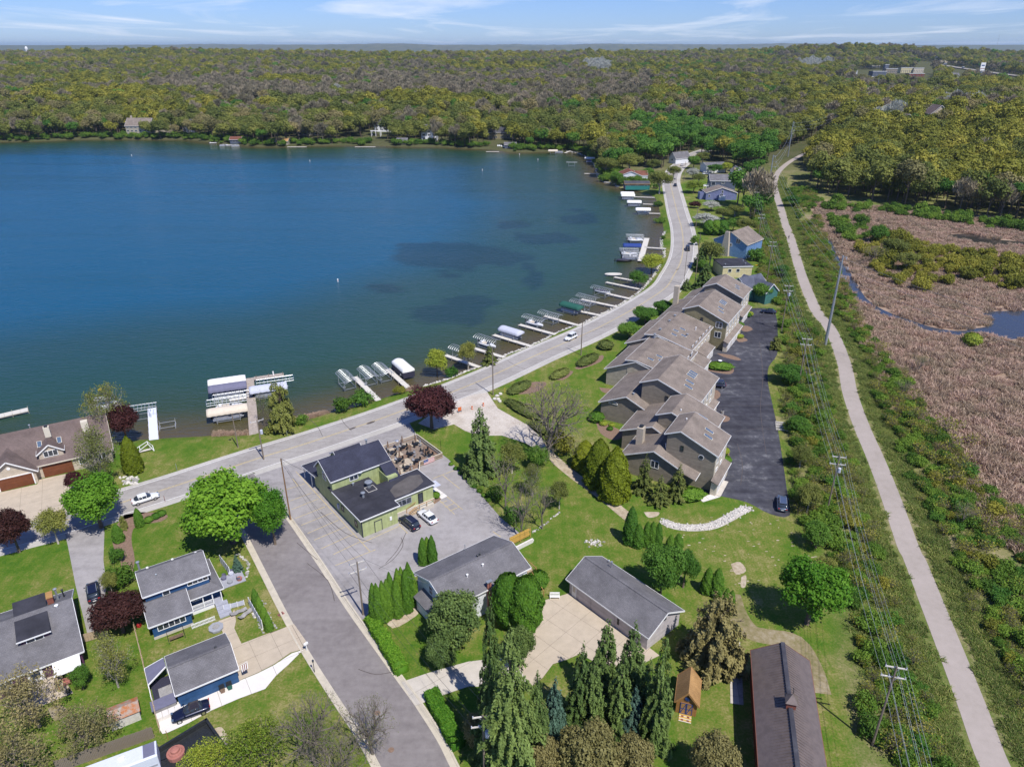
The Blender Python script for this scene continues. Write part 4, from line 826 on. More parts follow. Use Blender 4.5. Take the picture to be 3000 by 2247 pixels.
Cn('blue',1622,2160,1985,50,'blue-green spruce left of the dark spruce row',name='spruce_tree')
Cn('blue',1850,2150,2010,48,'green young spruce inside the dark spruce row',name='spruce_tree')
Cn('norway',1495,2290,1832,125,'tallest drooping spruce at the centre of the bottom edge',name='spruce_tree')
Cn('spruce_b',1440,2120,1745,50,'narrow conifer between the big juniper and the drooping spruce',name='spruce_tree')
T('jun_round',1330,1800,98,10,'broad grey-green juniper in front of the white house',name='juniper_tree')
T('jun_round',1292,1900,58,5.5,'lower grey-green juniper at the edge of the white house lawn',name='juniper_tree')
T('jun_round',1520,1880,56,7.5,'dark juniper at the left edge of the concrete yard',name='juniper_tree')
Cn('arb_round',1490,1830,1682,48,'left of the twin round arborvitae by the white house chimney',name='arborvitae')
Cn('arb_round',1540,1850,1690,50,'right of the twin round arborvitae by the concrete yard',name='arborvitae')
Cn('browncedar',2085,1945,1748,104,'broad olive-brown cedar beside the end wall of the long garage',name='cedar_tree')
T('cedar_round',2096,2215,88,8,'olive-brown cedar at the bottom edge beside the brown barn',name='cedar_tree')
T('cedar_round',1725,2190,110,9,'brown cedar at the bottom edge below the dark spruce row',name='cedar_tree')
T('cedar_round',1855,2215,82,7.5,'brown cedar at the bottom edge left of the shed',name='cedar_tree')
T('cedar_round',1600,2215,70,7,'brown cedar at the bottom edge just right of the drooping spruce',name='cedar_tree')
T('cedar_round',1400,2130,52,6,'brown cedar behind the transformer pole',name='cedar_tree')
Cn('pine',1885,1440,1326,36,'left of the two thin pines before the nearest terrace gable',name='pine_tree')
Cn('pine',1982,1462,1356,42,'right of the two thin pines before the nearest terrace gable',name='pine_tree')
Cn('pine',1930,1475,1390,40,'low wide pine between the two thin pines',name='pine_tree')
Cn('arb_gold',1712,1370,1290,36,'leftmost of the three golden arborvitae by the dirt track',name='arborvitae')
Cn('arb_gold',1752,1418,1285,44,'middle of the three golden arborvitae by the dirt track',name='arborvitae')
Cn('arb_gold',1798,1458,1308,46,'largest of the three golden arborvitae, against the terrace wall',name='arborvitae')
HEDGE_ARB = [(1101,1822,1707),(1112,1826,1708),(1128,1818,1700),(1140,1810,1696),(1150,1800,1675),(1166,1806,1697),(1172,1790,1664),(1183,1785,1660),(1194,1792,1667),(1203,1775,1646),(1211,1770,1668)]
for i,(u,v,vt) in enumerate(HEDGE_ARB):
    Cn('arb_a' if i % 2 else 'arb_b',u,v,vt,17,'narrow green arborvitae in the row screening the white house from the parking lot',name='arborvitae',group='arborvitae row by the parking lot')
for i,(u,v,vt) in enumerate([(1241,1652,1574),(1254,1648,1572),(1268,1656,1567)]):
    Cn('arb_b',u,v,vt,15,'narrow arborvitae in the clump behind the white house roof',name='arborvitae',group='arborvitae clump behind the white house')
for i,(u,v,vt,hw,lb) in enumerate([(1845,1590,1483,22,'tallest arborvitae of the lawn clump, its shadow on the grass'),(1868,1600,1535,18,'ragged dark arborvitae second in the lawn clump'),(1892,1598,1528,15,'third arborvitae of the lawn clump'),(1908,1600,1527,15,'fourth arborvitae of the lawn clump'),(1925,1602,1530,14,'fifth arborvitae of the lawn clump, at its right end'),(1962,1612,1566,14,'left of the two short arborvitae near the straw patches'),(1984,1612,1562,16,'right of the two short arborvitae near the straw patches'),(2069,1735,1662,19,'first arborvitae in the dark group behind the garage'),(2096,1742,1664,21,'tallest arborvitae in the dark group behind the garage'),(2122,1790,1722,15,'arborvitae nearest the gravel track behind the garage'),(2136,1795,1728,14,'lowest arborvitae at the gravel track bend')]):
    Cn('arb_a',u,v,vt,hw,lb,name='arborvitae')
Cn('spruce_a',2051,790,715,28,'dark spruce beside the road in front of the birch',name='spruce_tree')
Cn('spruce_b',2062,850,768,38,'dark spruce at the road side of the teal cottage',name='spruce_tree')
Cn('spruce_a',2010,850,815,18,'small spruce next to the terrace chimney',name='spruce_tree')
Cn('arb_a',2118,800,772,7,'slim cypress by the yellow house door',name='arborvitae'); Cn('arb_a',2128,800,776,6,'second slim cypress by the yellow house door',name='arborvitae')
for i,u in enumerate([2075,2095,2115]): Cn('arb_round',u,688+i,645,18,'dark rounded evergreen behind the bright blue house',name='arborvitae',group='rounded evergreens behind the bright blue house')
for u,v,vt,hw,lb in [(2238,478,440,16,'dark spruce beside the northernmost garden'),(2026,440,415,10,'dark spruce at the road end'),(358,1505,1478,9,'x')][:2]: Cn('spruce_b',u,v,vt,hw,lb,name='spruce_tree')
Cn('arb_b',411,1540,1488,13,'cone-shaped young cedar in the bed by the lake road',name='arborvitae'); Cn('arb_b',350,1585,1535,16,'cone-shaped young cedar in the bed beside the round maple',name='arborvitae'); Cn('juniper',365,1550,1510,14,'dark small juniper under the round maple',name='juniper')
Cn('blue',697,1672,1625,18,'young blue spruce in the stone-edged bed beside the side street',name='spruce_tree')
for i,(u,v) in enumerate([(752,1765),(765,1790),(778,1815),(790,1838)]): Cn('arb_a',u,v+8,v-42,12,'narrow cedar in the stone-edged bed by the long white screen',name='arborvitae',group='cedars by the white screen')
# spreading junipers and clipped balls of the terrace garden
def mound(key,u,v,rx,ry,h,rot,label,name='juniper_mound'):
    X,Y = G(u,v); cm,tm,r0,h0 = PROTO[key]; o = link(name,cm,None,(X,Y,0),rot); o.scale = (rx/r0,ry/r0,h/h0); return tag(o,label,'shrub')
mound('ball_dark',1522,1140,4.2,1.9,1.3,R(52),'spreading juniper mound nearest the gravel apron and road'); mound('ball_dark',1640,1100,3.6,1.7,1.3,R(50),'spreading juniper mound in the middle of the terrace lawn')
mound('ball_dark',1722,1060,4.6,1.9,1.5,R(52),'largest spreading juniper mound of the terrace lawn'); mound('ball_dark',1530,1205,6.0,1.6,1.5,R(-52),'long juniper bank along the edge of the gravel apron')
mound('ball_dark',1590,1262,4.0,1.5,1.4,R(-50),'dark juniper bank under the huge leafless tree')
mound('ball',1747,1232,1.75,1.75,2.0,0,'round clipped yew at the lake side of the terrace','clipped_shrub'); mound('ball',2022,1462,2.6,1.6,2.2,R(10),'round clipped yew before the nearest terrace porch','clipped_shrub')
mound('ball_gold',1768,1244,.9,.9,.8,0,'bright yellow low shrub left in the terrace foundation bed','low_shrub'); mound('ball_gold',1792,1247,.7,.7,.6,0,'second bright yellow low shrub in the terrace foundation bed','low_shrub'); mound('ball',1787,1259,.7,.7,.7,0,'small green low shrub in the terrace foundation bed','low_shrub')
mound('ball',2108,1080,3.4,2.0,1.7,R(-10),'big clipped yew ring on the island in the dark lot','clipped_shrub'); mound('ball_gold',2122,1328,1.0,1.0,1.3,0,'yellow shrub at the corner of the nearest garage bed','low_shrub'); mound('ball',2124,1350,1.2,1.6,1.0,0,'green shrub in the nearest garage bed','low_shrub')
mound('ball',2188,928,1.3,1.3,1.4,0,'green shrub in the farthest garage bed','low_shrub'); mound('ball_gold',2196,925,1.1,1.1,1.3,0,'yellow shrub in the farthest garage bed','low_shrub'); mound('ball',2166,957,1.3,1.3,1.4,0,'green shrub in the garage bed second from the far end','low_shrub'); mound('ball_gold',2166,990,1.2,1.0,1.1,0,'yellow shrub in the garage bed third from the far end','low_shrub')
mound('ball',1575,1715+0,1.7,1.7,2.6,0,'round bush beside the wooden steps of the white house','clipped_shrub')
mound('ball',1277,1457,.8,.8,1.1,0,'clipped bush by the restaurant entrance slab','clipped_shrub'); mound('ball',1262,1470,.45,.45,.6,0,'tiny round bush by the restaurant steps','clipped_shrub')
for i,(u,v) in enumerate([(437,1527),(458,1517),(474,1509)]): mound('ball',u,v,.8,.8,.9,0,'low green shrub in the mulch bed along the lake road','low_shrub')['group'] = 'low shrubs in the road bed'
for i in range(9):
    t = i/8; mound('ball',1322+t*110,1362+t*105,.5,.5,.6,0,'small clump of green along the right edge of the parking lot','low_shrub')['group'] = 'green clumps along the parking lot edge'
def hedge(p,q,w,h,label,m_='maple_leaf',n=9000,seed=3):
    A,B = Vector(G(*p)),Vector(G(*q)); d = (B-A); L_ = d.length; rng = np.random.default_rng(seed); ang = math.atan2(d.y,d.x)
    side = rng.random(n); X = rng.random(n)*L_; top = side < .55
    Yv = np.where(top,rng.uniform(-w/2,w/2,n),np.sign(rng.uniform(-1,1,n))*w/2); Zv = np.where(top,h,rng.random(n)*h)
    und = .12*np.sin(X*1.7)+.08*np.sin(X*4.1); C = np.stack([X,Yv+rng.normal(0,.06,n)+und*.5,Zv+rng.normal(0,.07,n)+und],1)
    Nn = np.stack([rng.normal(0,.2,n),np.where(top,0,np.sign(Yv)),np.where(top,1,.3)],1)
    V,F = quads(C,Nn,.11*(.7+.6*rng.random(n)),rng)
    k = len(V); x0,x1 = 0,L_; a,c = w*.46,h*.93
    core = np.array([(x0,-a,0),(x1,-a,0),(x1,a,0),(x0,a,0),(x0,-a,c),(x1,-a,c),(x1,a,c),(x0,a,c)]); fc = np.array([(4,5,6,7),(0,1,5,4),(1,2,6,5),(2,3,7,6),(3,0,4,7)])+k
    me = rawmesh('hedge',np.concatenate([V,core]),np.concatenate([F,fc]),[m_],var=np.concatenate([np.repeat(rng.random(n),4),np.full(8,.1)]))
    return tag(link('hedge',me,None,(A.x,A.y,0),ang),label,'hedge')
hedge((1087,1822),(1180,1975),1.7,1.3,'bright green clipped hedge along the street in front of the white house lawn')
hedge((1262,2040),(1345,2195),1.7,1.3,'bright green clipped hedge along the street below the driveway',seed=4)
# ------------------------------------------------------------------ buildings
def gable(par,x0,x1,y0,y1,ze0,ze1,yr,zr,wall,roof,trim='trim',over=.4,z0=0,swap=False,base=0,names=('wall','roof','trim'),ends=(1,1),rake=None):
    """gabled block: ridge along x at y=yr, zr; eaves ze0 at y0 and ze1 at y1 (heights at the wall line)"""
    T_ = (lambda p: (p[1],p[0],p[2])) if swap else (lambda p: p)
    rake = over if rake is None else rake
    s0,s1 = (zr-ze0)/max(yr-y0,.01),(zr-ze1)/max(y1-yr,.01)
    b = MB(); pr = [(y0,z0),(y1,z0),(y1,ze1),(yr,zr-.05),(y0,ze0)]
    vs_ = [(x,y,z) for x in (x0,x1) for y,z in pr]
    b.add([T_(p) for p in vs_],[(0,4,3,2,1),(5,6,7,8,9),(0,1,6,5),(1,2,7,6),(2,3,8,7),(3,4,9,8),(4,0,5,9)])
    W = b.build(names[0],wall,par)
    t = .16; xa,xb = x0-rake*ends[0],x1+rake*ends[1]; ya,yb = y0-over,y1+over; za,zb = ze0-over*s0,ze1-over*s1
    b = MB()
    for (y_,z_) in ((ya,za),(yb,zb)):
        q = [(xa,y_,z_),(xb,y_,z_),(xb,yr,zr),(xa,yr,zr)]
        vv = q+[(p[0],p[1],p[2]+t) for p in q]
        b.add([T_(p) for p in vv],[(0,1,2,3),(7,6,5,4),(0,4,5,1),(1,5,6,2),(3,2,6,7),(0,3,7,4)])
    RF = b.build(names[1],roof,par)
    b = MB(); h = .22; k = .05
    for (y_,z_) in ((ya,za),(yb,zb)): b.bar(T_((xa,y_,z_+t*.4)),T_((xb,y_,z_+t*.4)),k,h)
    for x_,on in ((xa-k/2,ends[0]),(xb+k/2,ends[1])):
        if on:
            for (y_,z_) in ((ya,za),(yb,zb)): b.bar(T_((x_,y_,z_+t*.4)),T_((x_,yr,zr+t*.4)),k,h)
    b.build(names[2],trim,par)
    return W,RF
def ridgecap(par,x0,x1,yr,zr,roof,swap=False):
    b = MB(); n = int(abs(x1-x0)/.45)
    for i in range(n):
        x = x0+(x1-x0)*i/n; b.bar((x,yr,zr+.2+.01*(i % 2)),(x+.43*(1 if x1 > x0 else -1),yr,zr+.2+.01*(i % 2)),.34,.05)
    if swap: b.v = [(y,x,z) for x,y,z in b.v]
    b.build('ridge_cap',roof,par)
def win(par,x,y,z,w,h,ang,frame='white',n=1,pane='glass',name='window',depth=.09,rows=1):
    """window on a wall: proud frame with recessed panes; ang = direction the wall faces, n lights side by side"""
    ca,sa = math.cos(ang),math.sin(ang)
    f = link(name,None,par,(x,y,z),ang) if False else None
    b = MB(); t = .09
    b.box(0,-w/2,-h/2,depth,w/2,-h/2+t); b.box(0,-w/2,h/2-t,depth,w/2,h/2)
    for i in range(n+1):
        c = -w/2+t/2+(w-t)*i/n; b.box(0,c-t/2,-h/2+t,depth,c+t/2,h/2-t)
    for j in range(1,rows):
        c = -h/2+h*j/rows; b.box(0,-w/2+t,c-.03,depth*.9,w/2-t,c+.03)
    o = b.build(name,frame,par,(x,y,z),ang)
    for i in range(n):
        c0 = -w/2+t+(w-t)*i/n; c1 = c0+(w-t)/n-t
        MB().box(.012,c0-.005,-h/2+t-.005,.05,c1+.005,h/2-t+.005).build('pane',pane,o)
    return o
def skylight(par,x,y,zr,slope,w=.8,l=1.4,sgn=1):
    """box skylight lying on a roof plane that falls by slope along y*sgn from (y, zr)"""
    b = MB(); a = math.atan(slope); o = link('skylight',None,par,(x,y,zr+.2)); o.rotation_euler = (-a*sgn,0,0)
    MB().box(-w/2,-l/2,0,w/2,l/2,.12).build('curb','cream_trim',o); MB().box(-w/2+.07,-l/2+.07,.122,w/2-.07,l/2-.07,.15).build('pane','skyglass',o); return o
def vent(par,x,y,z,h=.5,r=.09,mt='white',cap=True,name='vent_pipe'):
    b = MB(); b.lathe([(r,-.3),(r,h)],8,(x,y,z))
    if cap: b.lathe([(r*1.9,h),(r*1.9,h+.09),(r*.5,h+.18)],8,(x,y,z))
    return b.build(name,mt,par)
def bx(par,name,m_,*c): return MB().box(*c).build(name,m_,par)
def picket(par,p,q,h,m_='white',step=.16,z=0,rail=True,w=.08,name='picket',cap=None):
    """fence run: rails as one part, every picket a piece of its own"""
    P_,Q = Vector((*p,z)),Vector((*q,z)); d = Q-P_; L_ = d.length; d.normalize(); n = int(L_/step); a = math.atan2(d.y,d.x)
    if rail:
        b = MB(); b.bar(P_+Vector((0,0,h*.25)),Q+Vector((0,0,h*.25)),.05,.09); b.bar(P_+Vector((0,0,h*.85)),Q+Vector((0,0,h*.85)),.05,.09)
        if cap: b.bar(P_+Vector((0,0,h+.03)),Q+Vector((0,0,h+.03)),.16,.06)
        b.build('rail',m_,par)
    me = None
    for i in range(n+1):
        c = P_+d*(L_*i/max(n,1))
        if me is None:
            o = MB().box(-w/2,-.02,.05,w/2,.02,h).build(name,m_,par,c,a); me = o.data
        else: link(name,me,par,c,a)
# ---- restaurant
RA = R(38); RO = (-25.14,97.06)
rest = E('restaurant_building','pale green restaurant with slate gable roof and flat black roof in its parking lot','restaurant',RO,RA)
gable(rest,0,11.4,10.9,17.3,5.7,5.7,15.0,7.9,'green_siding','roof_slate','trim',.35)
b = MB()   # flat-roofed wings and the lakeside room
b.box(0,0,0,6.75,10.9,3.6); b.box(6.75,1.7,0,15.1,7.4,3.6); b.box(0.2,17.3,0,11.2,19.6,2.8); b.box(9.2,7.4,0,11.2,10.9,4.4)
b.build('wing_wall','green_siding',rest)
b = MB(); b.box(-.35,-.45,3.6,7.1,12.4,3.74); b.build('flat_roof','roof_membrane',rest)
b = MB(); b.box(7.1,1.4,3.6,15.5,7.75,3.735); b.build('flat_roof','roof_membrane',rest)
sheet_ = MB().add([(7.6,2.0,3.745),(10.2,1.8,3.745),(12.6,2.6,3.745),(14.2,3.4,3.745),(14.9,5.8,3.745),(13.2,6.6,3.745),(9.4,5.6,3.745),(8.0,4.6,3.745)],[tuple(range(8))]).build('roof_patch','roof_patch',rest)
b = MB()
for a,c in [((-.38,-.48),(7.13,-.48)),((-.38,-.48),(-.38,10.5)),((7.13,-.48),(7.13,1.4)),((7.13,1.38),(15.53,1.38)),((15.53,1.38),(15.53,7.78)),((15.53,7.78),(11.6,7.78))]: b.bar((*a,3.67),(*c,3.67),.08,.2)
b.build('roof_edge','trim',rest)
b = MB()   # lower run of the main roof carried down over the east corner
sl = (7.9-5.7)/(15.0-10.9); yv = 6.1
q = [(9.3,yv,7.9-(15-yv)*sl),(11.75,yv,7.9-(15-yv)*sl),(11.75,10.7,7.9-4.3*sl),(9.3,10.7,7.9-4.3*sl)]
b.add(q+[(x,y,z+.16) for x,y,z in q],[(0,3,2,1),(4,5,6,7),(0,1,5,4),(1,2,6,5),(2,3,7,6),(3,0,4,7)]); b.build('roof_run','roof_slate',rest)
b = MB(); q = [(-.6,17.1,3.5),(12.2,17.1,3.5),(12.2,23.6,2.7),(-.6,23.6,2.7)]
b.add(q+[(x,y,z+.14) for x,y,z in q],[(0,3,2,1),(4,5,6,7),(0,1,5,4),(1,2,6,5),(2,3,7,6),(3,0,4,7)]); b.build('porch_roof','roof_slate',rest)
b = MB(); b.bar((-.63,17,3.56),(-.63,23.65,2.75),.06,.2); b.bar((-.63,23.65,2.75),(12.2,23.65,2.75),.06,.2); b.build('porch_trim','trim',rest)
gable(rest,5.6,10.8,20.2,23.9,3.1,3.1,22.0,4.3,'green_siding','roof_slate','trim',.2,z0=2.7,names=('porch_gable','porch_gable_roof','trim'))
for x,y in [(-.3,23.2),(3.8,23.2),(8,23.2),(11.9,23.2),(-.3,19.8)]: bx(rest,'porch_post','white',x-.07,y-.07,0,x+.07,y+.07,2.75)
win(rest,-.0,13.9,5.2,1.3,1.5,PI,n=1,rows=2); win(rest,4.2,10.88,4.75,1.7,1.0,-PI/2,n=2); win(rest,0,2.2,1.6,.9,1.3,PI,'dark_metal'); win(rest,0,7.2,1.9,.9,1.1,PI,'dark_metal')
win(rest,9.1,1.7,2.4,2.9,1.25,-PI/2,'grey_deck',n=3)
d = bx(rest,'door','dark_metal',11.9,1.64,.7,12.95,1.69,2.95); bx(d,'door_glass','glass',12.1,1.61,1.0,12.75,1.65,2.8)
d = bx(rest,'door','green_siding',2.35,-.06,.05,3.6,0,2.15)
b = MB(); b.box(2.25,-.09,0,2.35,-.0,2.25); b.box(3.6,-.09,0,3.7,0,2.25); b.box(2.25,-.09,2.15,3.7,0,2.25); b.build('door_frame','roof_slate',rest)
bx(rest,'meter_box','trim',5.2,-.12,1.2,5.6,0,1.9); bx(rest,'plinth','concrete',6.8,1.45,0,15.15,1.68,.75); bx(rest,'corner_board','roof_slate',-.05,-.05,0,.08,.08,3.6); bx(rest,'white_panel','trim',6.76,.1,0,6.80,1.66,3.3)
bx(rest,'landing','concrete',11.2,.2,0,14.3,1.44,.72)
for i in range(5): bx(rest,'step','deckboards',11.2-.34*(i+1),.3,0,11.2-.34*i,1.4,.62-.13*i)
b = MB()
for y in (.25,1.42): b.bar((11.3,y,1.6),(9.3,y,.9),.08,.08); b.bar((9.3,y,0),(9.3,y,.95),.09,.09)
b.bar((11.3,.25,1.6),(14.3,.25,1.6),.08,.08)
for x in (11.3,12.8,14.3): b.bar((x,.25,.7),(x,.25,1.62),.09,.09)
b.build('handrail','cedar',rest)
bx(rest,'awning','canvas_pale',15.2,2.0,2.5,17.0,3.9,2.6)
vent(rest,5.6,7.9,3.75,1.0,.38,'galv',name='exhaust_fan'); vent(rest,3.3,5.6,3.75,.9,.22,'galv'); vent(rest,3.6,10.1,3.75,.4,.14,'galv'); vent(rest,9.5,15.6,7.6,.9,.16,'galv')
b = MB(); b.bar((4.7,6.3,3.78),(6.4,6.3,3.78),.08,.05); b.bar((4.7,8.0,3.78),(6.4,8.0,3.78),.08,.05); b.bar((4.7,6.3,3.78),(4.7,8.0,3.78),.08,.05); b.bar((6.4,6.3,3.78),(6.4,8.0,3.78),.08,.05); b.build('fan_curb','stone_white',rest)
b = MB(); b.lathe([(.02,0),(.42,.12),(.45,.2)],10,(5.4,10.7,5.3)); b.build('satellite_dish','galv',rest); bx(rest,'utility_meter','canvas_pale',-.25,8.6,1.0,0,9.1,2.0)
for i in range(8): bx(rest,'roof_seam','dark_metal',-.3,1.4+i*1.35,3.742,7.0,1.44+i*1.35,3.752) if i in (2,4,6) else None
def rloc(x,y,z=0): return (RO[0]+x*math.cos(RA)-y*math.sin(RA),RO[1]+x*math.sin(RA)+y*math.cos(RA),z)
# patio fence, umbrellas, tables
pf = E('patio_fence','wooden picket fence with pale cap rail around the restaurant patio','fence',RO,RA)
for p,q in [((24.6,13.4),(24.5,23.1)),((24.5,23.1),(12.4,23.3)),((19.3,13.3),(24.6,13.4)),((19.3,13.3),(15.7,7.9))]:
    picket(pf,p,q,1.1,'deckboards',.22,rail=True,cap=True)
    b = MB(); b.bar((*p,1.16),(*q,1.16),.16,.06); b.build('cap_rail','cream_trim',pf)
fl = E('flag_banner','stars and stripes banner hung on the patio fence facing the parking lot','flag',rloc(20.1,13.22),RA)
for i in range(13): bx(fl,'stripe','red' if i % 2 == 0 else 'white',0,-.02,.1+i*.0815,2.5,.0,.1+(i+1)*.0815)
cn = bx(fl,'canton','blue_paint',0,-.03,.1+6*.0815,1.05,-.021,.1+13*.0815)
b = MB()
for i in range(9):
    for j in range(6 if i % 2 == 0 else 5):
        cx_,cz_ = .09+j*.176+(.0 if i % 2 == 0 else .088),.1+6*.0815+.06+i*.054
        b.add([(cx_+.022*math.cos(a*PI*.4+PI/2)*(1),-.034,cz_+.022*math.sin(a*PI*.4+PI/2)) for a in range(5)],[(0,1,2,3,4)])
b.build('stars','white',cn)['kind'] = 'stuff'
def patio_umbrella(x,y,k,label,col='mulch'):
    u_ = E('patio_umbrella',label,'umbrella',rloc(x,y),0)
    MB().lathe([(.03,0),(.03,2.5)],6).build('pole','alu',u_)
    MB().lathe([(.06,2.45),(.10,2.3),(.17,1.5),(.22,1.1),(.12,1.05)],8).build('folded_canopy',col,u_)
    MB().lathe([(.28,0),(.28,.08),(.06,.12)],10).build('base','dark_metal',u_)
TB = [(14.2,21.0),(17.2,20.6),(20.2,21.2),(23.0,20.6),(14.0,17.6),(17.0,17.3),(20.0,17.8),(22.8,17.2),(13.9,14.2),(16.8,13.9),(22.6,15.0),(19.6,14.9),(14.0,10.8),(16.0,10.2)]
def patio_set(x,y,k):
    s = E('patio_table','round dark patio table with metal chairs on the restaurant patio','patio table',rloc(x,y),k*1.3,'patio tables of the restaurant')
    MB().lathe([(.5,.72),(.5,.75)],12).build('table_top','dark_metal',s); MB().lathe([(.05,0),(.05,.72)],6).build('leg','dark_metal',s)
    for q in range(4):
        a = q*PI/2+.4; c = E('patio_chair','dark metal chair pulled up to a round patio table','chair',rloc(x+.85*math.cos(a),y+.85*math.sin(a)),RA+a,'patio chairs of the restaurant')
        m_ = 'alu' if (k+q) % 3 == 0 else 'dark_metal'
        bx(c,'seat',m_,-.22,-.22,.42,.22,.22,.46); bx(c,'backrest',m_,.18,-.22,.46,.22,.22,.88)
        for lx,ly in ((-.2,-.2),(.2,-.2),(-.2,.2),(.2,.2)): bx(c,'leg',m_,lx-.02,ly-.02,0,lx+.02,ly+.02,.42)
for k,(x,y) in enumerate(TB): patio_set(x,y,k)
for k,(x,y,lb) in enumerate([(12.6,22.7,'folded brown umbrella beside the restaurant gable at the patio back fence'),(14.4,22.4,'folded umbrella with two pale flags at the patio back fence'),(17.2,22.3,'third folded umbrella along the patio back fence'),(20.6,22.4,'folded umbrella in the far corner of the patio'),(22.9,20.9,'folded umbrella beside the long side fence of the patio'),(15.0,18.0,'folded umbrella by the restaurant roof, middle of the patio'),(17.2,17.6,'folded umbrella at the centre of the patio'),(20.1,18.2,'folded umbrella between centre and side fence of the patio'),(22.0,16.0,'folded umbrella near the flag corner of the patio'),(16.2,11.6,'folded umbrella by the patio gate'),(13.8,11.4,'folded umbrella nearest the restaurant wall')]):
    patio_umbrella(x,y,k,lb)
h = E('patio_heater','tall silver patio heater near the back fence of the patio','heater',rloc(19.0,21.6)); MB().lathe([(.22,0),(.22,.8),(.06,.85),(.05,1.9),(.1,2.0),(.1,2.2)],10).build('body','galv',h); MB().lathe([(.45,2.2),(.3,2.3),(.02,2.38)],12).build('hood','alu',h)
# ---- white house
wh = E('white_house','long white house with grey gable roof and brown chimney beside the parking lot','house',(-14.5,82.72),R(37))
gable(wh,.35,14.1,-9.1,-.35,4.7,4.7,-4.85,6.35,'white_siding','roof_grey','white',.45); ridgecap(wh,0,14.5,-4.85,6.3,'roof_grey')
win(wh,.35,-4.3,4.2,1.0,1.5,PI,rows=2); win(wh,.35,-6.8,1.6,1.4,1.2,PI,n=2); win(wh,11.5,-9.1,3.2,1.5,1.1,-PI/2,n=2); win(wh,3.0,-9.1,3.2,1.5,1.1,-PI/2,n=2)
b = MB(); q = [(-1.4,-7.9,2.2),(.35,-7.9,3.0),(.35,-2.0,3.0),(-1.4,-2.0,2.2)]; b.add(q+[(x,y,z+.14) for x,y,z in q],[(0,1,2,3),(7,6,5,4),(0,4,5,1),(1,5,6,2),(2,6,7,3),(3,7,4,0)]); b.build('lean_to_roof','roof_grey',wh)
bx(wh,'lean_to_wall','white_siding',-1.1,-7.6,0,.34,-2.3,2.3)
for x in (6.75,7.15): MB().lathe([(.16,0),(.16,5.9)],8,(x,-9.45,0)).build('flue','terracotta',wh)
bx(wh,'chimney_cap','galv',6.5,-9.7,5.9,7.4,-9.2,6.05); vent(wh,5.1,-6.6,5.6,.6,.1); vent(wh,8.1,-6.2,5.7,.6,.1); vent(wh,9.0,-4.2,6.2,.35,.09,'dark_metal'); vent(wh,8.5,-4.3,6.2,.35,.09,'dark_metal'); vent(wh,8.8,-.4,4.9,.9,.05,'galv')
dk = E('back_deck','small raised wooden deck with rail and stairs at the right end of the white house','deck',(-14.5,82.72),R(37))
bx(dk,'deck_floor','deckboards',14.15,-8.4,1.75,16.6,-4.9,1.9)
for x,y in ((16.5,-8.3),(16.5,-5.0),(14.3,-8.3)): bx(dk,'post','cedar',x-.07,y-.07,0,x+.07,y+.07,2.8)
b = MB(); b.bar((14.2,-4.95,2.8),(16.55,-4.95,2.8),.08,.08); b.bar((16.55,-8.35,2.8),(16.55,-4.95,2.8),.08,.08); b.build('rail','cedar',dk)
for i in range(9): bx(dk,'step','deckboards',14.4,-8.45-.32*(i+1),0 if i == 8 else 1.45-.19*i,15.5,-8.45-.32*i,1.6-.19*i)
b = MB(); b.bar((15.55,-8.4,2.7),(15.55,-11.4,1.0),.07,.07); b.bar((15.55,-11.4,0),(15.55,-11.4,1.0),.08,.08); b.build('stair_rail','cedar',dk)
def wld(fr,x,y,z=0): c,s = math.cos(fr[1]),math.sin(fr[1]); return (fr[0][0]+x*c-y*s,fr[0][1]+x*s+y*c,z)
WH = ((-14.5,82.72),R(37)); c = E('plastic_chair','pale blue plastic chair on the raised wooden deck','chair',wld(WH,15.4,-6.0,1.9)); bx(c,'seat','canvas_pale',-.25,-.25,.38,.25,.25,.44); bx(c,'backrest','canvas_pale',-.25,.2,.44,.25,.27,.9)
for x_,y_ in ((-.2,-.2),(.2,-.2),(-.2,.2),(.2,.2)): bx(c,'leg','canvas_pale',x_-.03,y_-.03,0,x_+.03,y_+.03,.38)
yf = E('timber_fence','fresh yellow timber board fence at the back corner of the white house','fence',G(1493,1602),math.atan2(G(1553,1572)[1]-G(1493,1602)[1],G(1553,1572)[0]-G(1493,1602)[0]))
Lf = math.hypot(G(1553,1572)[0]-G(1493,1602)[0],G(1553,1572)[1]-G(1493,1602)[1]); me = None
n_ = int(Lf/.2)
for i in range(n_):
    o = bx(yf,'board','yellow_pine',i*.2,-.02,.3,i*.2+.19,.02,1.9+.0) if me is None else link('board',me,yf,(i*.2,0,0)); me = me or o.data
b = MB(); [b.bar((0,-.05,z),(Lf,-.05,z),.06,.1) for z in (.7,1.55)]; [b.bar((x,-.06,0),(x,-.06,1.95),.1,.1) for x in (0,Lf/2,Lf)]; b.build('frame','yellow_pine',yf)
bw = E('block_wall','low pale concrete block wall under the yellow timber fence','wall',G(1505,1618),math.atan2(G(1560,1590)[1]-G(1505,1618)[1],G(1560,1590)[0]-G(1505,1618)[0])); me = None
for r_ in range(3):
    for i in range(7):
        o = bx(bw,'block','concrete_new',0,0,0,.58,.3,.24) if me is None else link('block',me,bw); me = me or o.data; o.location = (i*.6+(r_ % 2)*.15,0,r_*.25)
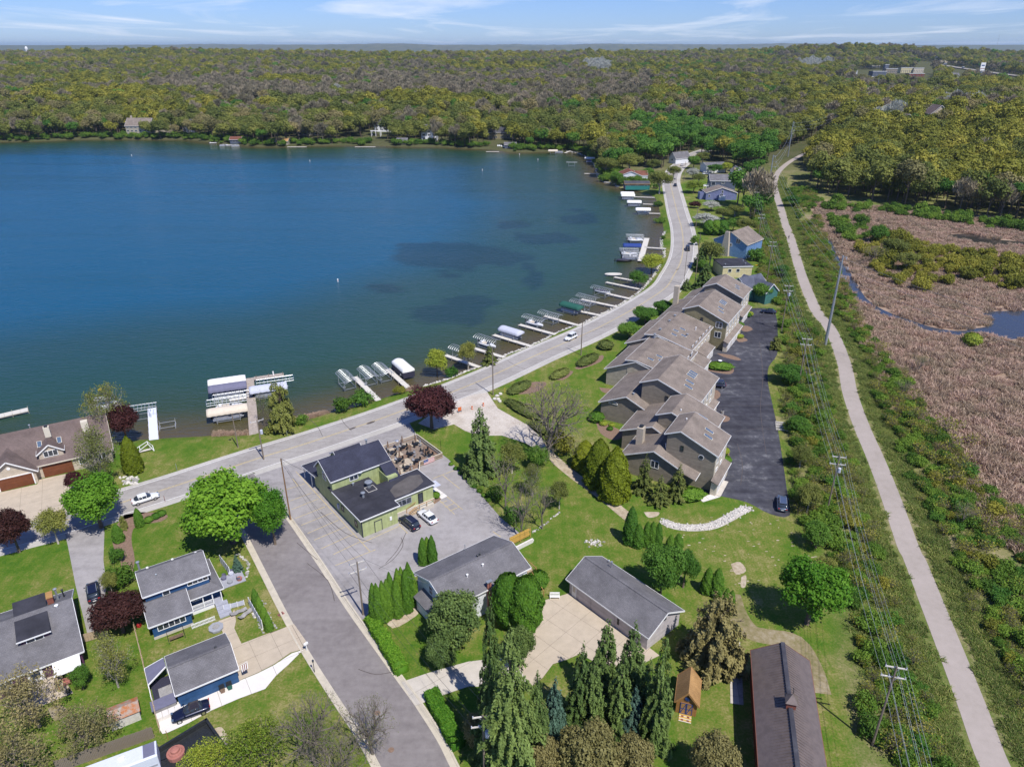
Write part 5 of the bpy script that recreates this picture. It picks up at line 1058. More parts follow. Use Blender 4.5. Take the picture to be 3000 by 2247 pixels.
# ---- long garage
GF = (G(1659,1693,3.0),R(-48.9))
ga = E('long_garage','long pale garage with dark grey shingle gable roof beside the concrete yard','garage',GF[0],GF[1])
gable(ga,.35,15.2,.45,7.6,2.8,2.8,4.0,4.7,'garage_siding','roof_grey','white',.45); ridgecap(ga,0,15.6,4.0,4.65,'roof_grey')
d = bx(ga,'door','white',.9,.38,.05,1.8,.44,2.15); bx(d,'door_glass','canvas_tan',1.1,.35,1.0,1.6,.385,2.0)
for x0_,x1_ in ((2.3,4.7),(5.0,9.3),(10.8,14.2)): bx(ga,'garage_door','garage_siding',x0_,.39,.05,x1_,.445,2.3)
win(ga,15.2,4,3.5,.5,.5,0,'dark_metal'); win(ga,10.0,.45,1.5,.3,1.2,-PI/2,'black'); b = MB(); b.lathe([(.09,0),(.09,1.3)],8,(3.4,6.2,3.3)); b.lathe([(.17,1.3),(.17,1.55)],8,(3.4,6.2,3.3)); b.build('flue','galv',ga); vent(ga,1.9,7.3,3.0,.5,.08,'galv')
bn = E('garden_bench','white slatted bench at the corner of the concrete yard','bench',G(1625,1752),R(0)); 
for i in range(3): bx(bn,'slat','white',-.75,-.3+i*.17,.42,.75,-.17+i*.17,.46)
for i in range(3): bx(bn,'back_slat','white',-.75,.24,.55+i*.15,.75,.28,.65+i*.15)
for x in (-.7,.7): bx(bn,'leg','white',x-.04,-.3,0,x+.04,-.22,.42); bx(bn,'leg','white',x-.04,.22,0,x+.04,.3,.95)
# ---- barn, shed
BF = (G(2199,1901,4.0),math.atan2(G(2222,2247,4.0)[1]-G(2199,1901,4.0)[1],G(2222,2247,4.0)[0]-G(2199,1901,4.0)[0]))
ba = E('metal_barn','long barn with brown standing-seam metal roof and red walls at the bottom edge','barn',BF[0],BF[1])
gable(ba,.4,30,.4,6.9,3.9,3.9,3.65,5.9,'red_siding','barn_metal','brick_red',.4); me = None
b = MB()
for i in range(76):
    x = .05+i*.4
    b.bar((x,0-.02,3.72),(x,3.6,6.1),.045,.06); b.bar((x,3.7,6.1),(x,7.32,3.72),.045,.06)
b.build('roof_ribs','barn_metal',ba); b = MB(); b.bar((0,3.65,6.13),(30.3,3.65,6.13),.5,.06); b.build('ridge_cap','dark_asphalt',ba)
cu = bx(ba,'cupola','brick_red',9.2,3.15,5.9,10.3,4.2,6.85); MB().add([(9.0,2.95,6.85),(10.5,2.95,6.85),(10.5,4.4,6.85),(9.0,4.4,6.85),(9.75,3.67,7.75)],[(0,1,4),(1,2,4),(2,3,4),(3,0,4),(3,2,1,0)]).build('cupola_roof','barn_metal',cu)
b = MB(); b.bar((9.75,3.67,7.7),(9.75,3.67,8.5),.04,.04); b.bar((9.4,3.67,8.3),(10.1,3.67,8.3),.04,.04); b.bar((9.4,3.67,8.3),(9.5,3.67,8.5),.1,.02); b.build('weather_vane','dark_metal',cu)
for i in range(3): bx(cu,'louvre','black',9.35+i*.28,3.12,6.2,9.55+i*.28,3.149,6.7)
SF = (G(1978,2050,2.3),R(-17))
sh = E('cedar_shed','small cedar-shingled garden shed with blue trimmed double doors','shed',SF[0],SF[1])
gable(sh,.25,4.0,.2,2.7,2.2,2.2,1.45,3.8,'cedar_siding','roof_cedar','cedar',.25,swap=True)
for x in (.72,1.47): d = bx(sh,'door','cedar',x,.2-.02+.02,.1,x+.7,.24-.02,1.95) if False else bx(sh,'door','cedar',x,.19,.1,x+.7,.245,1.95); \
    [MB().bar((x+a,.17,z0_),(x+c_,.17,z1_),.02,.08).build('trim_board','blue_paint',d) for a,z0_,c_,z1_ in ((0,.12,.7,.12),(0,1.93,.7,1.93),(.03,.1,.03,1.95),(.67,.1,.67,1.95),(.03,.12,.67,1.9),(.03,1.0,.67,1.0))]
b = MB(); [b.bar((1.45-.35*math.cos(a),.15,2.75-.35*math.sin(a)),(1.45+.35*math.cos(a),.15,2.75+.35*math.sin(a)),.03,.07) for a in [i*PI/6 for i in range(6)]]; b.build('wheel_ornament','blue_paint',sh)
rp = E('shed_ramp','short plank ramp with brown square mats in front of the cedar shed','ramp',SF[0],SF[1])
for i in range(9): bx(rp,'plank','yellow_pine' if i % 3 else 'cream_trim',.7,-.95+i*.125,.05,2.2,-.95+i*.125+.115,.09)
for x in (.95,1.65):
    for y in (-.85,-.3): bx(rp,'mat','brick_red',x,y,.092,x+.3,y+.25,.11)
# ---- blue house and its garage
BH = ((-51.72,76.8),R(33.4))
bh = E('blue_house','two-storey deep blue house with grey gable roof and white porch','house',BH[0],BH[1])
gable(bh,.3,8.8,.4,6.2,5.35,5.35,3.3,7.1,'blue_siding','roof_grey','white',.4,rake=.3)
gable(bh,.1,5.2,-3.1,3.4,2.75,2.75,.0,4.05,'blue_siding','roof_grey','white',.45,names=('wing_wall','wing_roof','trim'),rake=.35)
b = MB()
for q in ([(5.3,-1.2,2.75),(10.3,-1.2,2.75),(8.9,.5,3.45),(5.3,.5,3.45)],[(10.3,-1.2,2.75),(10.0,7.0,2.75),(8.8,7.0,3.45),(8.9,.5,3.45)]): b.add(q+[(x,y,z+.12) for x,y,z in q],[(3,2,1,0),(4,5,6,7),(0,1,5,4),(1,2,6,5),(2,3,7,6),(3,0,4,7)])
b.build('porch_roof','roof_grey',bh); b = MB(); b.bar((5.3,-1.23,2.8),(10.33,-1.23,2.8),.05,.18); b.bar((10.33,-1.23,2.8),(10.03,7.0,2.8),.05,.18); b.build('trim','white',bh)
bx(bh,'porch_floor','grey_deck',5.25,-1.0,.5,9.9,.38,.62); bx(bh,'porch_wall','blue_siding',8.8,.4,0,9.9,6.5,2.8)
for x in (5.35,7.3,8.6,9.8): bx(bh,'porch_post','white',x-.07,-1.0,.6,x+.07,-.86,2.8)
b = MB(); b.bar((5.3,-.95,1.5),(8.6,-.95,1.5),.06,.06); b.bar((5.3,-.95,.75),(8.6,-.95,.75),.05,.05); b.build('porch_rail','white',bh)
me = None
for i in range(22):
    o = bx(bh,'baluster','white',5.4,-.97,.75,5.44,-.93,1.5) if me is None else link('baluster',me,bh,(i*.15,0,0)); me = me or o.data
for i in range(4): bx(bh,'step','grey_deck',8.7,-1.0-.75*(i+1),0,10.4,-1.0-.75*i,.58-.13*i)
bx(bh,'lattice_skirt','white',5.25,-1.06,.02,8.6,-1.01,.5); bx(bh,'foundation','concrete',.05,-3.15,0,5.25,-3.11,.45)
win(bh,3.0,.4,4.55,1.0,1.1,-PI/2); win(bh,7.3,.4,4.7,2.9,1.0,-PI/2,n=4); win(bh,2.6,-3.12,1.75,3.7,1.05,-PI/2,n=5); win(bh,6.6,.4,1.8,1.2,1.2,-PI/2,n=2)
for x,y in ((1.6,4.9),(5.0,4.9),(8.2,4.6)): bx(bh,'roof_vent','white',x-.15,y-.15,5.9,x+.15,y+.15,6.5)
vent(bh,2.4,2.2,6.4,.3,.08,'galv'); vent(bh,.6,6.0,5.5,1.6,.14,'galv',name='flue')
b = MB(); q = [(1.4,6.2,2.8),(6.0,6.2,2.8),(5.2,9.4,2.1),(3.0,10.0,2.0),(1.6,8.6,2.2)]; b.add(q+[(x,y,z+.12) for x,y,z in q],[(4,3,2,1,0),(5,6,7,8,9)]+[(i,(i+1)%5,5+(i+1)%5,5+i) for i in range(5)]); b.build('back_roof','roof_grey',bh); bx(bh,'back_wall','blue_siding',1.8,6.2,0,5.0,8.8,2.2)
pk = E('picket_fence','short white picket fence at the lawn edge before the blue house porch','fence',BH[0],BH[1]); picket(pk,(4.9,-3.9),(8.0,-3.9),.9,'white',.17)
def wscreen(p,q,h,label):
    A,B_ = G(*p),G(*q); o = E('privacy_screen',label,'screen',A,math.atan2(B_[1]-A[1],B_[0]-A[0])); L_ = math.hypot(B_[0]-A[0],B_[1]-A[1]); n = int(L_/.95)
    me = None
    for i in range(n):
        q_ = bx(o,'panel','canvas_pale',.03,-.03,.1,.92,.03,h) if me is None else link('panel',me,o,(i*.95,0,0)); me = me or q_.data
    for i in range(n+1): bx(o,'post','white',i*.95-.04,-.05,0,i*.95+.04,.05,h+.1)
wscreen((732,1775),(776,1852),1.6,'long white lattice screen along the stone-edged bed'); wscreen((648,1650),(677,1688),1.6,'white lattice screen beside the grey deck of the blue house')
wscreen((657,1788),(728,1769),.9,'low white rail between the porch steps and the long screen')
gd = E('grey_deck','grey board deck with garden seats behind the blue house','deck',wld(BH,10.4,2.2),BH[1])
for i in range(12): bx(gd,'board','grey_deck',0,i*.24,.05,3.6,i*.24+.22,.12)
for i,(x,y) in enumerate(((.8,2.2),(2.0,2.6),(1.4,.8),(2.8,.7))):
    c = E('garden_armchair',['grey round armchair at the back left of the grey deck','grey round armchair at the back right of the grey deck','low grey table on the grey deck','rust-cushioned chair at the front of the grey deck'][i],'garden seat',wld(BH,10.4+x,2.2+y,.12),i)
    MB().lathe([(.38,0),(.42,.35),(.40,.42)],10).build('seat',['canvas_grey','canvas_pale','boat_grey','terracotta'][i],c)
    if i != 2: MB().add([(.42*math.cos(a),.42*math.sin(a),z) for a in [k*.35 for k in range(8)] for z in (.4,.8)],[(2*k,2*k+2,2*k+3,2*k+1) for k in range(7)]).build('backrest','canvas_grey',c)
ss = E('garden_swing','brown garden swing seat on the grass between the blue house and its garage','swing',wld(BH,2.7,-4.6),BH[1]); bx(ss,'seat','deckboards',-.9,-.35,.45,.9,.2,.52); bx(ss,'backrest','mulch',-.9,-.4,.52,.9,-.33,1.0)
for x in (-1.05,1.05): MB().bar((x,-.5,0),(x,0,1.9),.06,.06).build('leg','dark_metal',ss); MB().bar((x,.5,0),(x,0,1.9),.06,.06).build('leg','dark_metal',ss)
MB().bar((-1.05,0,1.9),(1.05,0,1.9),.07,.07).build('top_bar','dark_metal',ss)
GB = ((-41.51,62.53),R(33))
bg_ = E('blue_garage','detached deep blue garage with grey gable roof beside the white driveway','garage',GB[0],GB[1])
gable(bg_,.15,7.4,.5,7.1,2.6,2.6,3.2,4.2,'blue_siding','roof_grey','white',.4,rake=.2); ridgecap(bg_,0,7.5,3.2,4.15,'roof_grey')
bx(bg_,'garage_door','door_white',7.4,1.2,.05,7.45,6.2,2.3); vent(bg_,5.8,3.7,3.9,.3,.08,'dark_metal')
gp = E('garden_pergola','low dark blue roofed enclosure with white trim behind the blue garage','pergola',GB[0],GB[1])
bx(gp,'floor','canvas_dark',-2.4,2.6,.05,-.05,6.2,.5); b = MB(); q = [(-2.6,4.4,1.9),(-.2,5.6,2.6),(-.2,7.2,2.6),(-2.6,7.4,1.9)]; b.add(q+[(x,y,z+.1) for x,y,z in q],[(3,2,1,0),(4,5,6,7),(0,1,5,4),(1,2,6,5),(2,3,7,6),(3,0,4,7)]); b.build('roof','canvas_grey',gp)
b = MB(); b.bar((-2.6,4.3,1.95),(-.2,5.5,2.65),.12,.16); b.bar((-2.6,7.4,1.95),(-2.6,2.4,1.6),.08,.14); b.bar((-2.6,7.45,1.95),(-.2,7.25,2.65),.08,.14); b.build('trim','white',gp)
for p_ in ((-2.6,2.4),(-2.6,7.3),(-.25,7.1),(-2.6,4.3)): bx(gp,'post','white',p_[0]-.06,p_[1]-.06,0,p_[0]+.06,p_[1]+.06,1.95)
bx(gp,'hot_tub','stone_grey',-1.7,2.4,.05,-.2,4.0,1.0)
cp = E('storage_covers','dark flat roof and pale wooden crates behind the blue garage','lean-to',GB[0],GB[1]); bx(cp,'roof','canvas_grey',-2.9,.6,1.0,-.05,2.3,1.1); bx(cp,'body','stone_grey',-2.7,.7,0,-.15,2.2,1.0); 
for i in range(4): bx(cp,'crate','concrete_new',-2.6+i*.72,-.5,0,-1.92+i*.72,.45,.7)
def bin_(x,y,label,col):
    o = E('wheelie_bin',label,'bin',wld(GB,x,y),GB[1]); MB().add([(-.25,-.28,.1),(.25,-.28,.1),(.25,.28,.1),(-.25,.28,.1),(-.3,-.33,.95),(.3,-.33,.95),(.3,.33,.95),(-.3,.33,.95)],[(3,2,1,0),(0,1,5,4),(1,2,6,5),(2,3,7,6),(3,0,4,7),(4,5,6,7)]).build('body',col,o)
    bx(o,'lid','dark_metal',-.33,-.38,.95,.33,.34,1.03); [MB().tube([(s*.27,.25,.12),(s*.33,.25,.12)],.12,8).build('wheel','rubber',o) for s in (-1,1)]
bin_(5.2,.05,'brown wheeled bin against the blue garage wall, left of the pair','mulch'); bin_(6.1,.05,'dark green wheeled bin against the blue garage wall, right of the pair','canvas_green')
fg = E('wall_flag','red and white striped flag on a pole at the garage corner by the driveway','flag',wld(GB,7.6,.9,2.2),GB[1]-R(20)); MB().bar((0,0,0),(1.3,0,.7),.04,.04).build('pole','white',fg)
for i in range(7): MB().add([(.45+.12*i,-.02,.1-.0+.07*i-.9*.0),(.57+.12*i,-.02,.16+.07*i),(.57+.12*i,-.25,-.75+.07*i),(.45+.12*i,-.25,-.8+.07*i)],[(0,1,2,3)]).build('stripe','brick_red' if i%2 else 'white',fg)
# ---- grey house at the left edge
LH = ((-64.17,64.38),R(33.9))
lh = E('grey_house','wide grey-roofed house with a black shed dormer at the left edge','house',LH[0],LH[1])
gable(lh,-12,8.8,.3,13.3,2.9,3.3,7.4,6.2,'plum_siding','roof_grey','white',.4)
b = MB(); q = [(2.4,3.1,5.35),(6.2,3.1,5.35),(6.2,10.3,6.5),(2.4,10.3,6.5)]; b.add(q+[(x,y,z+.14) for x,y,z in q],[(3,2,1,0),(4,5,6,7),(0,1,5,4),(1,2,6,5),(2,3,7,6),(3,0,4,7)]); b.build('dormer_roof','roof_membrane',lh)
b = MB(); b.box(2.7,3.5,3.8,5.9,7.4,5.3); b.build('dormer_wall','plum_siding',lh); MB().bar((2.35,3.05,5.4),(6.25,3.05,5.4),.06,.18).build('trim','white',lh); win(lh,4.3,3.5,4.8,2.0,.75,-PI/2,n=2)
ch = bx(lh,'chimney','brick_red',6.4,7.9,5,7.1,9.3,7.1); bx(ch,'chimney_cap','cedar',6.35,7.85,7.1,7.15,9.35,7.2); vent(lh,7.5,9.4,5.6,1.6,.13,'galv',name='flue'); vent(lh,8.2,9.8,5.4,1.0,.09,'dark_metal'); vent(lh,7.3,6.9,6.0,.3,.14)
d = bx(lh,'door','white',2.6,.2,.6,4.3,.29,2.8); bx(d,'door_glass','glass',2.9,.17,1.2,4.0,.21,2.5)
for x in (-3.5,.3): win(lh,x,.3,1.7,1.4,1.1,-PI/2,n=2)
bx(lh,'stoop','concrete_tan',2.3,-1.6,0,5.2,.28,.6)
for i in range(5): bx(lh,'step','concrete_tan',2.3,-1.6-.42*(i+1),0,4.9,-1.6-.42*i,.5-.1*i)
b = MB(); b.bar((2.2,-1.7,1.4),(2.2,-3.7,.9),.08,.06); [b.bar((2.2,-1.7-.33*i,0),(2.2,-1.7-.33*i,1.4-.08*i),.05,.05) for i in range(7)]; b.build('stair_rail','white',lh)
pr_ = E('patio_cover','white ribbed patio roof on brown posts at the back of the grey house','canopy',LH[0],LH[1]); b = MB(); q = [(5.5,-2.3,2.3),(8.6,-2.3,2.3),(8.6,.0,2.6),(5.5,.0,2.6)]
b.add(q+[(x,y,z+.08) for x,y,z in q],[(3,2,1,0),(4,5,6,7),(0,1,5,4),(1,2,6,5),(2,3,7,6),(3,0,4,7)]); b.build('roof','white',pr_)
for i in range(6): MB().bar((5.6+i*.58,-2.3,2.41),(5.6+i*.58,0,2.71),.05,.05).build('rib','white',pr_)
for x in (5.6,7.0,8.5): bx(pr_,'post','cedar',x-.06,-2.25,0,x+.06,-2.13,2.3)
gr = E('kettle_grill','black kettle grill on the patio edge behind the grey house','grill',wld(LH,6.6,-3.9)); MB().lathe([(.1,.6),(.3,.75),(.32,.9),(.25,1.1),(.05,1.2)],12).build('kettle','black',gr); [MB().bar((.25*math.cos(a),.25*math.sin(a),0),(.12*math.cos(a),.12*math.sin(a),.7),.03,.03).build('leg','dark_metal',gr) for a in (0,2.1,4.2)]
sb_ = E('red_bench','red-brown padded bench under the white patio roof','bench',wld(LH,7.0,-1.8),LH[1]); bx(sb_,'seat','terracotta',-.9,-.3,.35,.9,.3,.5); bx(sb_,'backrest','terracotta',-.9,.2,.5,.9,.35,.95); bx(sb_,'leg','dark_metal',-.8,-.25,0,-.7,.25,.35); bx(sb_,'leg','dark_metal',.7,-.25,0,.8,.25,.35)
gt = E('driveway_gate','brown board gate across the end of the gravel driveway','gate',G(237,1885),math.atan2(G(290,1870)[1]-G(237,1885)[1],G(290,1870)[0]-G(237,1885)[0])); me = None
for i in range(10):
    o = bx(gt,'board','deckboards',0,-.02,.1,.32,.02,1.5) if me is None else link('board',me,gt,(i*.34,0,0)); me = me or o.data
# ---- rusty shed
RS = (G(330,2142),R(32)); rs = E('rusty_shed','small low shed with rust-streaked corrugated roof in the left back yard','shed',RS[0],RS[1]); bx(rs,'body','stone_white',0,0,0,3.2,1.9,1.5); b = MB(); q = [(-.15,-.15,1.5),(3.35,-.15,1.5),(3.35,1.2,2.0),(-.15,1.2,2.0)]; q2 = [(-.15,1.2,2.0),(3.35,1.2,2.0),(3.35,2.1,1.8),(-.15,2.1,1.8)]
for q_ in (q,q2): b.add(q_+[(x,y,z+.06) for x,y,z in q_],[(3,2,1,0),(4,5,6,7),(0,1,5,4),(1,2,6,5),(2,3,7,6),(3,0,4,7)])
b.build('roof','rust_metal',rs)
for i in range(12): MB().bar((i*.3,-.17,1.57),(i*.3,1.2,2.08),.06,.04).build('roof_rib','rust_metal',rs)
# board fence + RV + fire pit deck at the bottom left
def boardfence(p,q,h,m_,label,step=.16,cat='fence'):
    A,B_ = G(*p),G(*q); o = E('board_fence',label,cat,A,math.atan2(B_[1]-A[1],B_[0]-A[0])); L_ = math.hypot(B_[0]-A[0],B_[1]-A[1]); n = int(L_/step); me = None
    for i in range(n):
        s = bx(o,'board',m_,0,-.015,.04,step-.012,.015,h) if me is None else link('board',me,o); me = me or s.data; s.location = (i*step,0,-.03*(i % 3 == 0))
    b = MB(); [b.bar((0,.04,z),(L_,.04,z),.05,.09) for z in (h*.25,h*.8)]; [b.bar((x,.07,0),(x,.07,h+.05),.1,.1) for x in np.arange(0,L_+.1,2.4)]; b.build('frame',m_,o); return o
boardfence((170,2262),(455,2160),1.9,'pole_wood','weathered grey board fence running from the bottom edge behind the white camper')
boardfence((395,1845),(470,2150),1.4,'deckboards','brown board fence between the rusty shed yard and the blue garage',.2)
rv = E('camper_trailer','white camper trailer with grey stripe parked along the board fence','camper',G(400,2262),math.atan2(G(470,2222)[1]-G(365,2262)[1],G(470,2222)[0]-G(365,2262)[0]))
MB().add([(x,y,z) for x in (-4.6,2.6) for y,z in ((-1.1,.5),(1.1,.5),(1.1,2.5),(.95,2.68),(-.95,2.68),(-1.1,2.5))],[(0,5,4,3,2,1),(6,7,8,9,10,11)]+[(i,(i+1)%6,6+(i+1)%6,6+i) for i in range(6)]).build('body','rv_white',rv); bx(rv,'stripe','boat_grey',-4.4,-1.13,1.1,2.4,-1.1,1.35); bx(rv,'roof_panel','canvas_grey',1.2,-.9,2.69,2.4,.9,2.73)
for x in (-2.2,-1.4): MB().tube([(x,-1.12,.36),(x,-.9,.36)],.36,12).build('wheel','rubber',rv)
MB().bar((2.6,0,.55),(3.6,0,.5),.1,.1).build('hitch','dark_metal',rv); vent(rv,-1,.2,2.6,.15,.2,'white',name='roof_vent')
fd = E('fire_pit_deck','sunken black-edged deck at the bottom edge, left of the yellow budding tree','deck',G(487,2205),math.atan2(G(600,2135)[1]-G(487,2205)[1],G(600,2135)[0]-G(487,2205)[0]))
for i in range(16): bx(fd,'board','dark_metal',-2.5,-5.0+i*.34,.12,5.0,-5.0+i*.34+.32,.18)
for q_ in ((-2.6,.45,5.2,.75),(5.0,-5.2,5.3,.75)): bx(fd,'edge_wall','dark_metal',q_[0],q_[1],0,q_[2],q_[3],.75)
fp = E('fire_pit','round red-brick outdoor oven with domed stepped top on the black deck','oven',G(517,2212,.2)+(.18,)); MB().lathe([(.95,0),(1.0,.45),(1.0,.6)],16).build('base','terracotta',fp); MB().lathe([(.75,.6),(.7,.75),(.5,.8),(.48,1.05),(.3,1.15),(.05,1.18)],16).build('dome','terracotta',fp)
gcv = E('grill_cover','pale grey covered grill beside the camper on the black deck','grill',G(440,2240,.2)+(.18,),R(30)); MB().add([(-.8,-.5,0),(.8,-.5,0),(.8,.5,0),(-.8,.5,0),(-.6,-.35,1.0),(.6,-.35,1.0),(.6,.35,1.0),(-.6,.35,1.0)],[(3,2,1,0),(0,1,5,4),(1,2,6,5),(2,3,7,6),(3,0,4,7),(4,5,6,7)]).build('cover','rv_white',gcv)
# ---- beige house on the lake
LB = ((-95.23,110.55),R(29.9))
be = E('beige_house','large beige house with brown-shingled roof, dormer and brown garage doors by the lake','house',LB[0],LB[1])
gable(be,-14,19,1.6,14.5,3.1,3.1,8.4,7.6,'beige_siding','roof_brown','cream_trim',.5)
gable(be,-3.4,6.3,.2,9,3.0,3.0,1.6,5.9,'beige_siding','roof_brown','white',.5,swap=False,names=('wing_wall','wing_roof','trim')) if False else None
# garage wing with its gable towards the forecourt
gable(be,.15,9.0,-1.5,6.2,3.0,3.0,2.35,5.8,'beige_siding','roof_brown','white',.55,swap=True,names=('wing_wall','wing_roof','trim'))
d = bx(be,'garage_door','door_brown',.2,.06,.05,5.6,.12,2.45); b = MB(); b.box(0,.02,0,.2,.14,2.6); b.box(5.6,.02,0,5.8,.14,2.6); b.box(0,.02,2.45,5.8,.14,2.62); b.build('door_frame','white',be)
d = bx(be,'garage_door','door_brown',7.2,1.5,.05,12.2,1.56,2.4); MB().lathe([(.3,0),(.3,.04)],12).build('medallion','white',be,(2.4,.12,4.3)).rotation_euler = (PI/2,0,0)
gable(be,2.2,9.2,7.2,11.2,4.9,4.9,9.2,6.4,'beige_siding','roof_brown','white',.35,swap=True,z0=3.2,names=('dormer_wall','dormer_roof','trim')); win(be,9.2,2.2,4.55,2.4,1.3,-PI/2,n=3)
ch = bx(be,'chimney','cream_trim',8.8,5.2,6.5,9.8,6.1,8.6); bx(ch,'chimney_cap','dark_metal',9.0,5.35,8.6,9.6,5.95,8.8); ch = bx(be,'chimney','cream_trim',-1.2,8.9,6.5,-.2,9.9,9.4); bx(ch,'chimney_cap','dark_metal',-1.0,9.1,9.4,-.4,9.7,9.6); vent(be,6.3,9.6,7,.9,.1,'alu'); ch = bx(be,'chimney','cream_trim',15,5.5,5.4,16.2,6.6,8.0)
for x in (7.6,10.9): skylight(be,x,4.6,5.5,-.67)
for x,w_ in ((14.5,2.4),(17.2,1.6)): win(be,x,1.6,1.7,w_,1.2,-PI/2,n=2)
# ---- terraced apartments
CO = (36.43,109.73); CA = R(60)
def condo(x0,x1,y0,y1,zR,yr,zr,zL,label,low=None,step=True,wins=(),gwall='taupe_siding',sky_=(),doors=0,chim=None):
    o = E('terrace_house',label,'terraced house',CO,CA,'terrace of taupe houses behind the lake road')
    gable(o,x0,x1,y0,y1,zR,zL,yr,zr,gwall,'roof_taupe','trim',.55,rake=.4)
    bx(o,'front_wall','cream_siding',x0+.02,y0-.06,2.6,x1-.02,y0+.0,zR-.15); s0 = (zr-zR)/(yr-y0)
    if low:
        lx0,lx1,ly0,ly1,lyr,lzr,lz0,lz1 = low; gable(o,lx0,lx1,ly0,ly1,lz0,lz1,lyr,lzr,gwall,'roof_taupe','trim',.5,names=('low_wall','low_roof','trim'))
    if step:
        b = MB(); q = [(x0-1.6,y0-1.5,2.55),(x1-.6,y0-1.5,2.55),(x1-.6,y0,3.15),(x0-1.6,y0,3.15)]; b.add(q+[(x,y,z+.12) for x,y,z in q],[(3,2,1,0),(4,5,6,7),(0,1,5,4),(1,2,6,5),(2,3,7,6),(3,0,4,7)]); b.build('pent_roof','roof_taupe',o)
        b = MB(); b.bar((x0-1.6,y0-1.53,2.6),(x1-.6,y0-1.53,2.6),.06,.2); b.build('trim','white',o)
        bx(o,'garage_wall','cream_siding',x0-1.2,y0-1.1,0,x1-.9,y0-.07,2.6)
        w_ = (x1-x0-1.4)/max(1,doors)
        for i in range(doors): bx(o,'garage_door','door_white',x0-.6+i*w_,y0-1.16,.05,x0-.6+(i+.82)*w_,y0-1.11,2.2)
    for i in range(max(2,int((x1-x0)/3))):
        x = x0+1.5+i*3; 
        if x < x1-1: win(o,x,y0-.06,6.2,1.2,1.7,-PI/2,n=2); win(o,x,y0-.06,4.0,1.2,.7,-PI/2,n=2)
    for y,z,w_,h_,f in wins: win(o,x0,y,z,w_,h_,PI,f,n=2 if w_ > .9 else 1)
    for x,y,l in sky_: skylight(o,x,y,zr-(yr-y)*s0 if y < yr else zr-(y-yr)*.4,s0 if y < yr else -.4,.75,l,-1)
    return o
c1 = condo(1.3,9.4,0,9.3,7.9,6.8,10.9,9.8,'nearest house of the taupe terrace, two white skylights and round window in its gable',(-.6,9.0,5.4,17.0,10.9,6.5,4.0,3.9),wins=((6.3,7.4,.6,1.1,'dark_metal'),),sky_=((4.6,2.6,1.8),(6.6,3.0,1.8)),doors=2)
win(c1,-.6,10.6,3.6,1.6,1.6,PI,n=2); MB().lathe([(.42,0),(.42,.05)],14).build('round_window','glass',c1,(1.26,2.6,6.6)).rotation_euler = (0,-PI/2,0); MB().lathe([(.52,-.02),(.52,.03)],14).build('round_frame','white',c1,(1.28,2.6,6.6)).rotation_euler = (0,-PI/2,0)
b = MB(); q = [(-1.8,2.4,3.2),(1.3,2.4,3.2),(1.3,5.6,4.2),(-1.8,5.6,4.2)]; b.add(q+[(x,y,z+.12) for x,y,z in q],[(3,2,1,0),(4,5,6,7),(0,1,5,4),(1,2,6,5),(2,3,7,6),(3,0,4,7)]); b.build('porch_roof','roof_taupe',c1); MB().bar((-1.8,2.37,3.25),(1.3,2.37,3.25),.06,.18).build('trim','white',c1)
bx(c1,'chimney','chimney_tan',3.0,14.6,3,4.4,15.9,8.3); vent(c1,3.7,15.2,8.3,.3,.25,'dark_metal',name='chimney_pot'); vent(c1,2.0,9.6,6.1,.9,.08); vent(c1,6.3,7.4,10.6,.4,.08)
c2 = condo(9.4,18.2,3.4,13.8,7.0,11.2,10.0,8.9,'second house of the taupe terrace with one long skylight',(7.6,19.8,9.5,20.4,14.2,6.9,4.6,4.4),step=False,sky_=((13.6,6.2,2.2),)); vent(c2,11.3,10.0,9.4,.6,.08)
win(c2,7.6,16.6,3.4,.1,.1,PI) if False else None
c3 = condo(19.8,34.1,9.0,21.2,8.0,17.8,11.4,10.0,'tall third house of the taupe terrace with seven skylights',(17.4,34.0,19.0,29.4,23.6,6.9,4.8,4.3),wins=((15.6,7.4,.7,1.1,'dark_metal'),),sky_=((23.2,12.2,2),(25.4,12.6,2),(28.0,13.2,2),(29.0,13.2,2),(30.0,13.2,2)),doors=3)
b = MB(); [b.add([(17.28,26.6+1.0*math.cos(a),4.4+.5*math.sin(a)) for a in np.linspace(0,PI,9)],[tuple(range(9))])]; b.build('half_round_window','glass',c3); b = MB(); [b.bar((17.3,26.6+1.05*math.cos(a),4.4+.55*math.sin(a)),(17.3,26.6+1.05*math.cos(a+.35),4.4+.55*math.sin(a+.35)),.1,.1) for a in np.linspace(0,PI-.35,9)]; b.bar((17.3,25.5,4.4),(17.3,27.7,4.4),.1,.1); b.build('window_frame','white',c3)
vent(c3,19.2,22.8,6.8,.3,.16,'galv'); vent(c3,20.6,20.6,9.6,.4,.1)
c4 = condo(34.4,51.2,18.8,30.2,5.9,28.0,7.9,7.6,'low fourth house of the taupe terrace, long roof with three skylights',(34.5,52.6,22,35.4,28.0,7.6,5.8,4.3),step=False,sky_=((37.4,25.6,1.6),(40.6,24.6,1.6),(38.8,23.4,1.6)),gwall='stone_wall')
c5 = condo(51.0,69.4,20.0,31.6,6.3,28.6,8.6,8.2,'low fifth house of the taupe terrace with blue skylights and steel flues',(51.0,69.6,22,36.8,28.6,8.3,6.2,4.8),step=False,sky_=((54.5,25.6,1.6),(57.2,26.0,1.6),(59.8,25.0,1.6),(56.4,23.6,1.6)))
for x in (50.0,54.2,61.5,66): vent(c5,x,29.2,8.2,.9,.2,'galv',name='flue')
vent(c5,57.6,23.0,6.9,.8,.18,'galv'); vent(c5,63,22.4,6.7,1.1,.1)
b = MB()
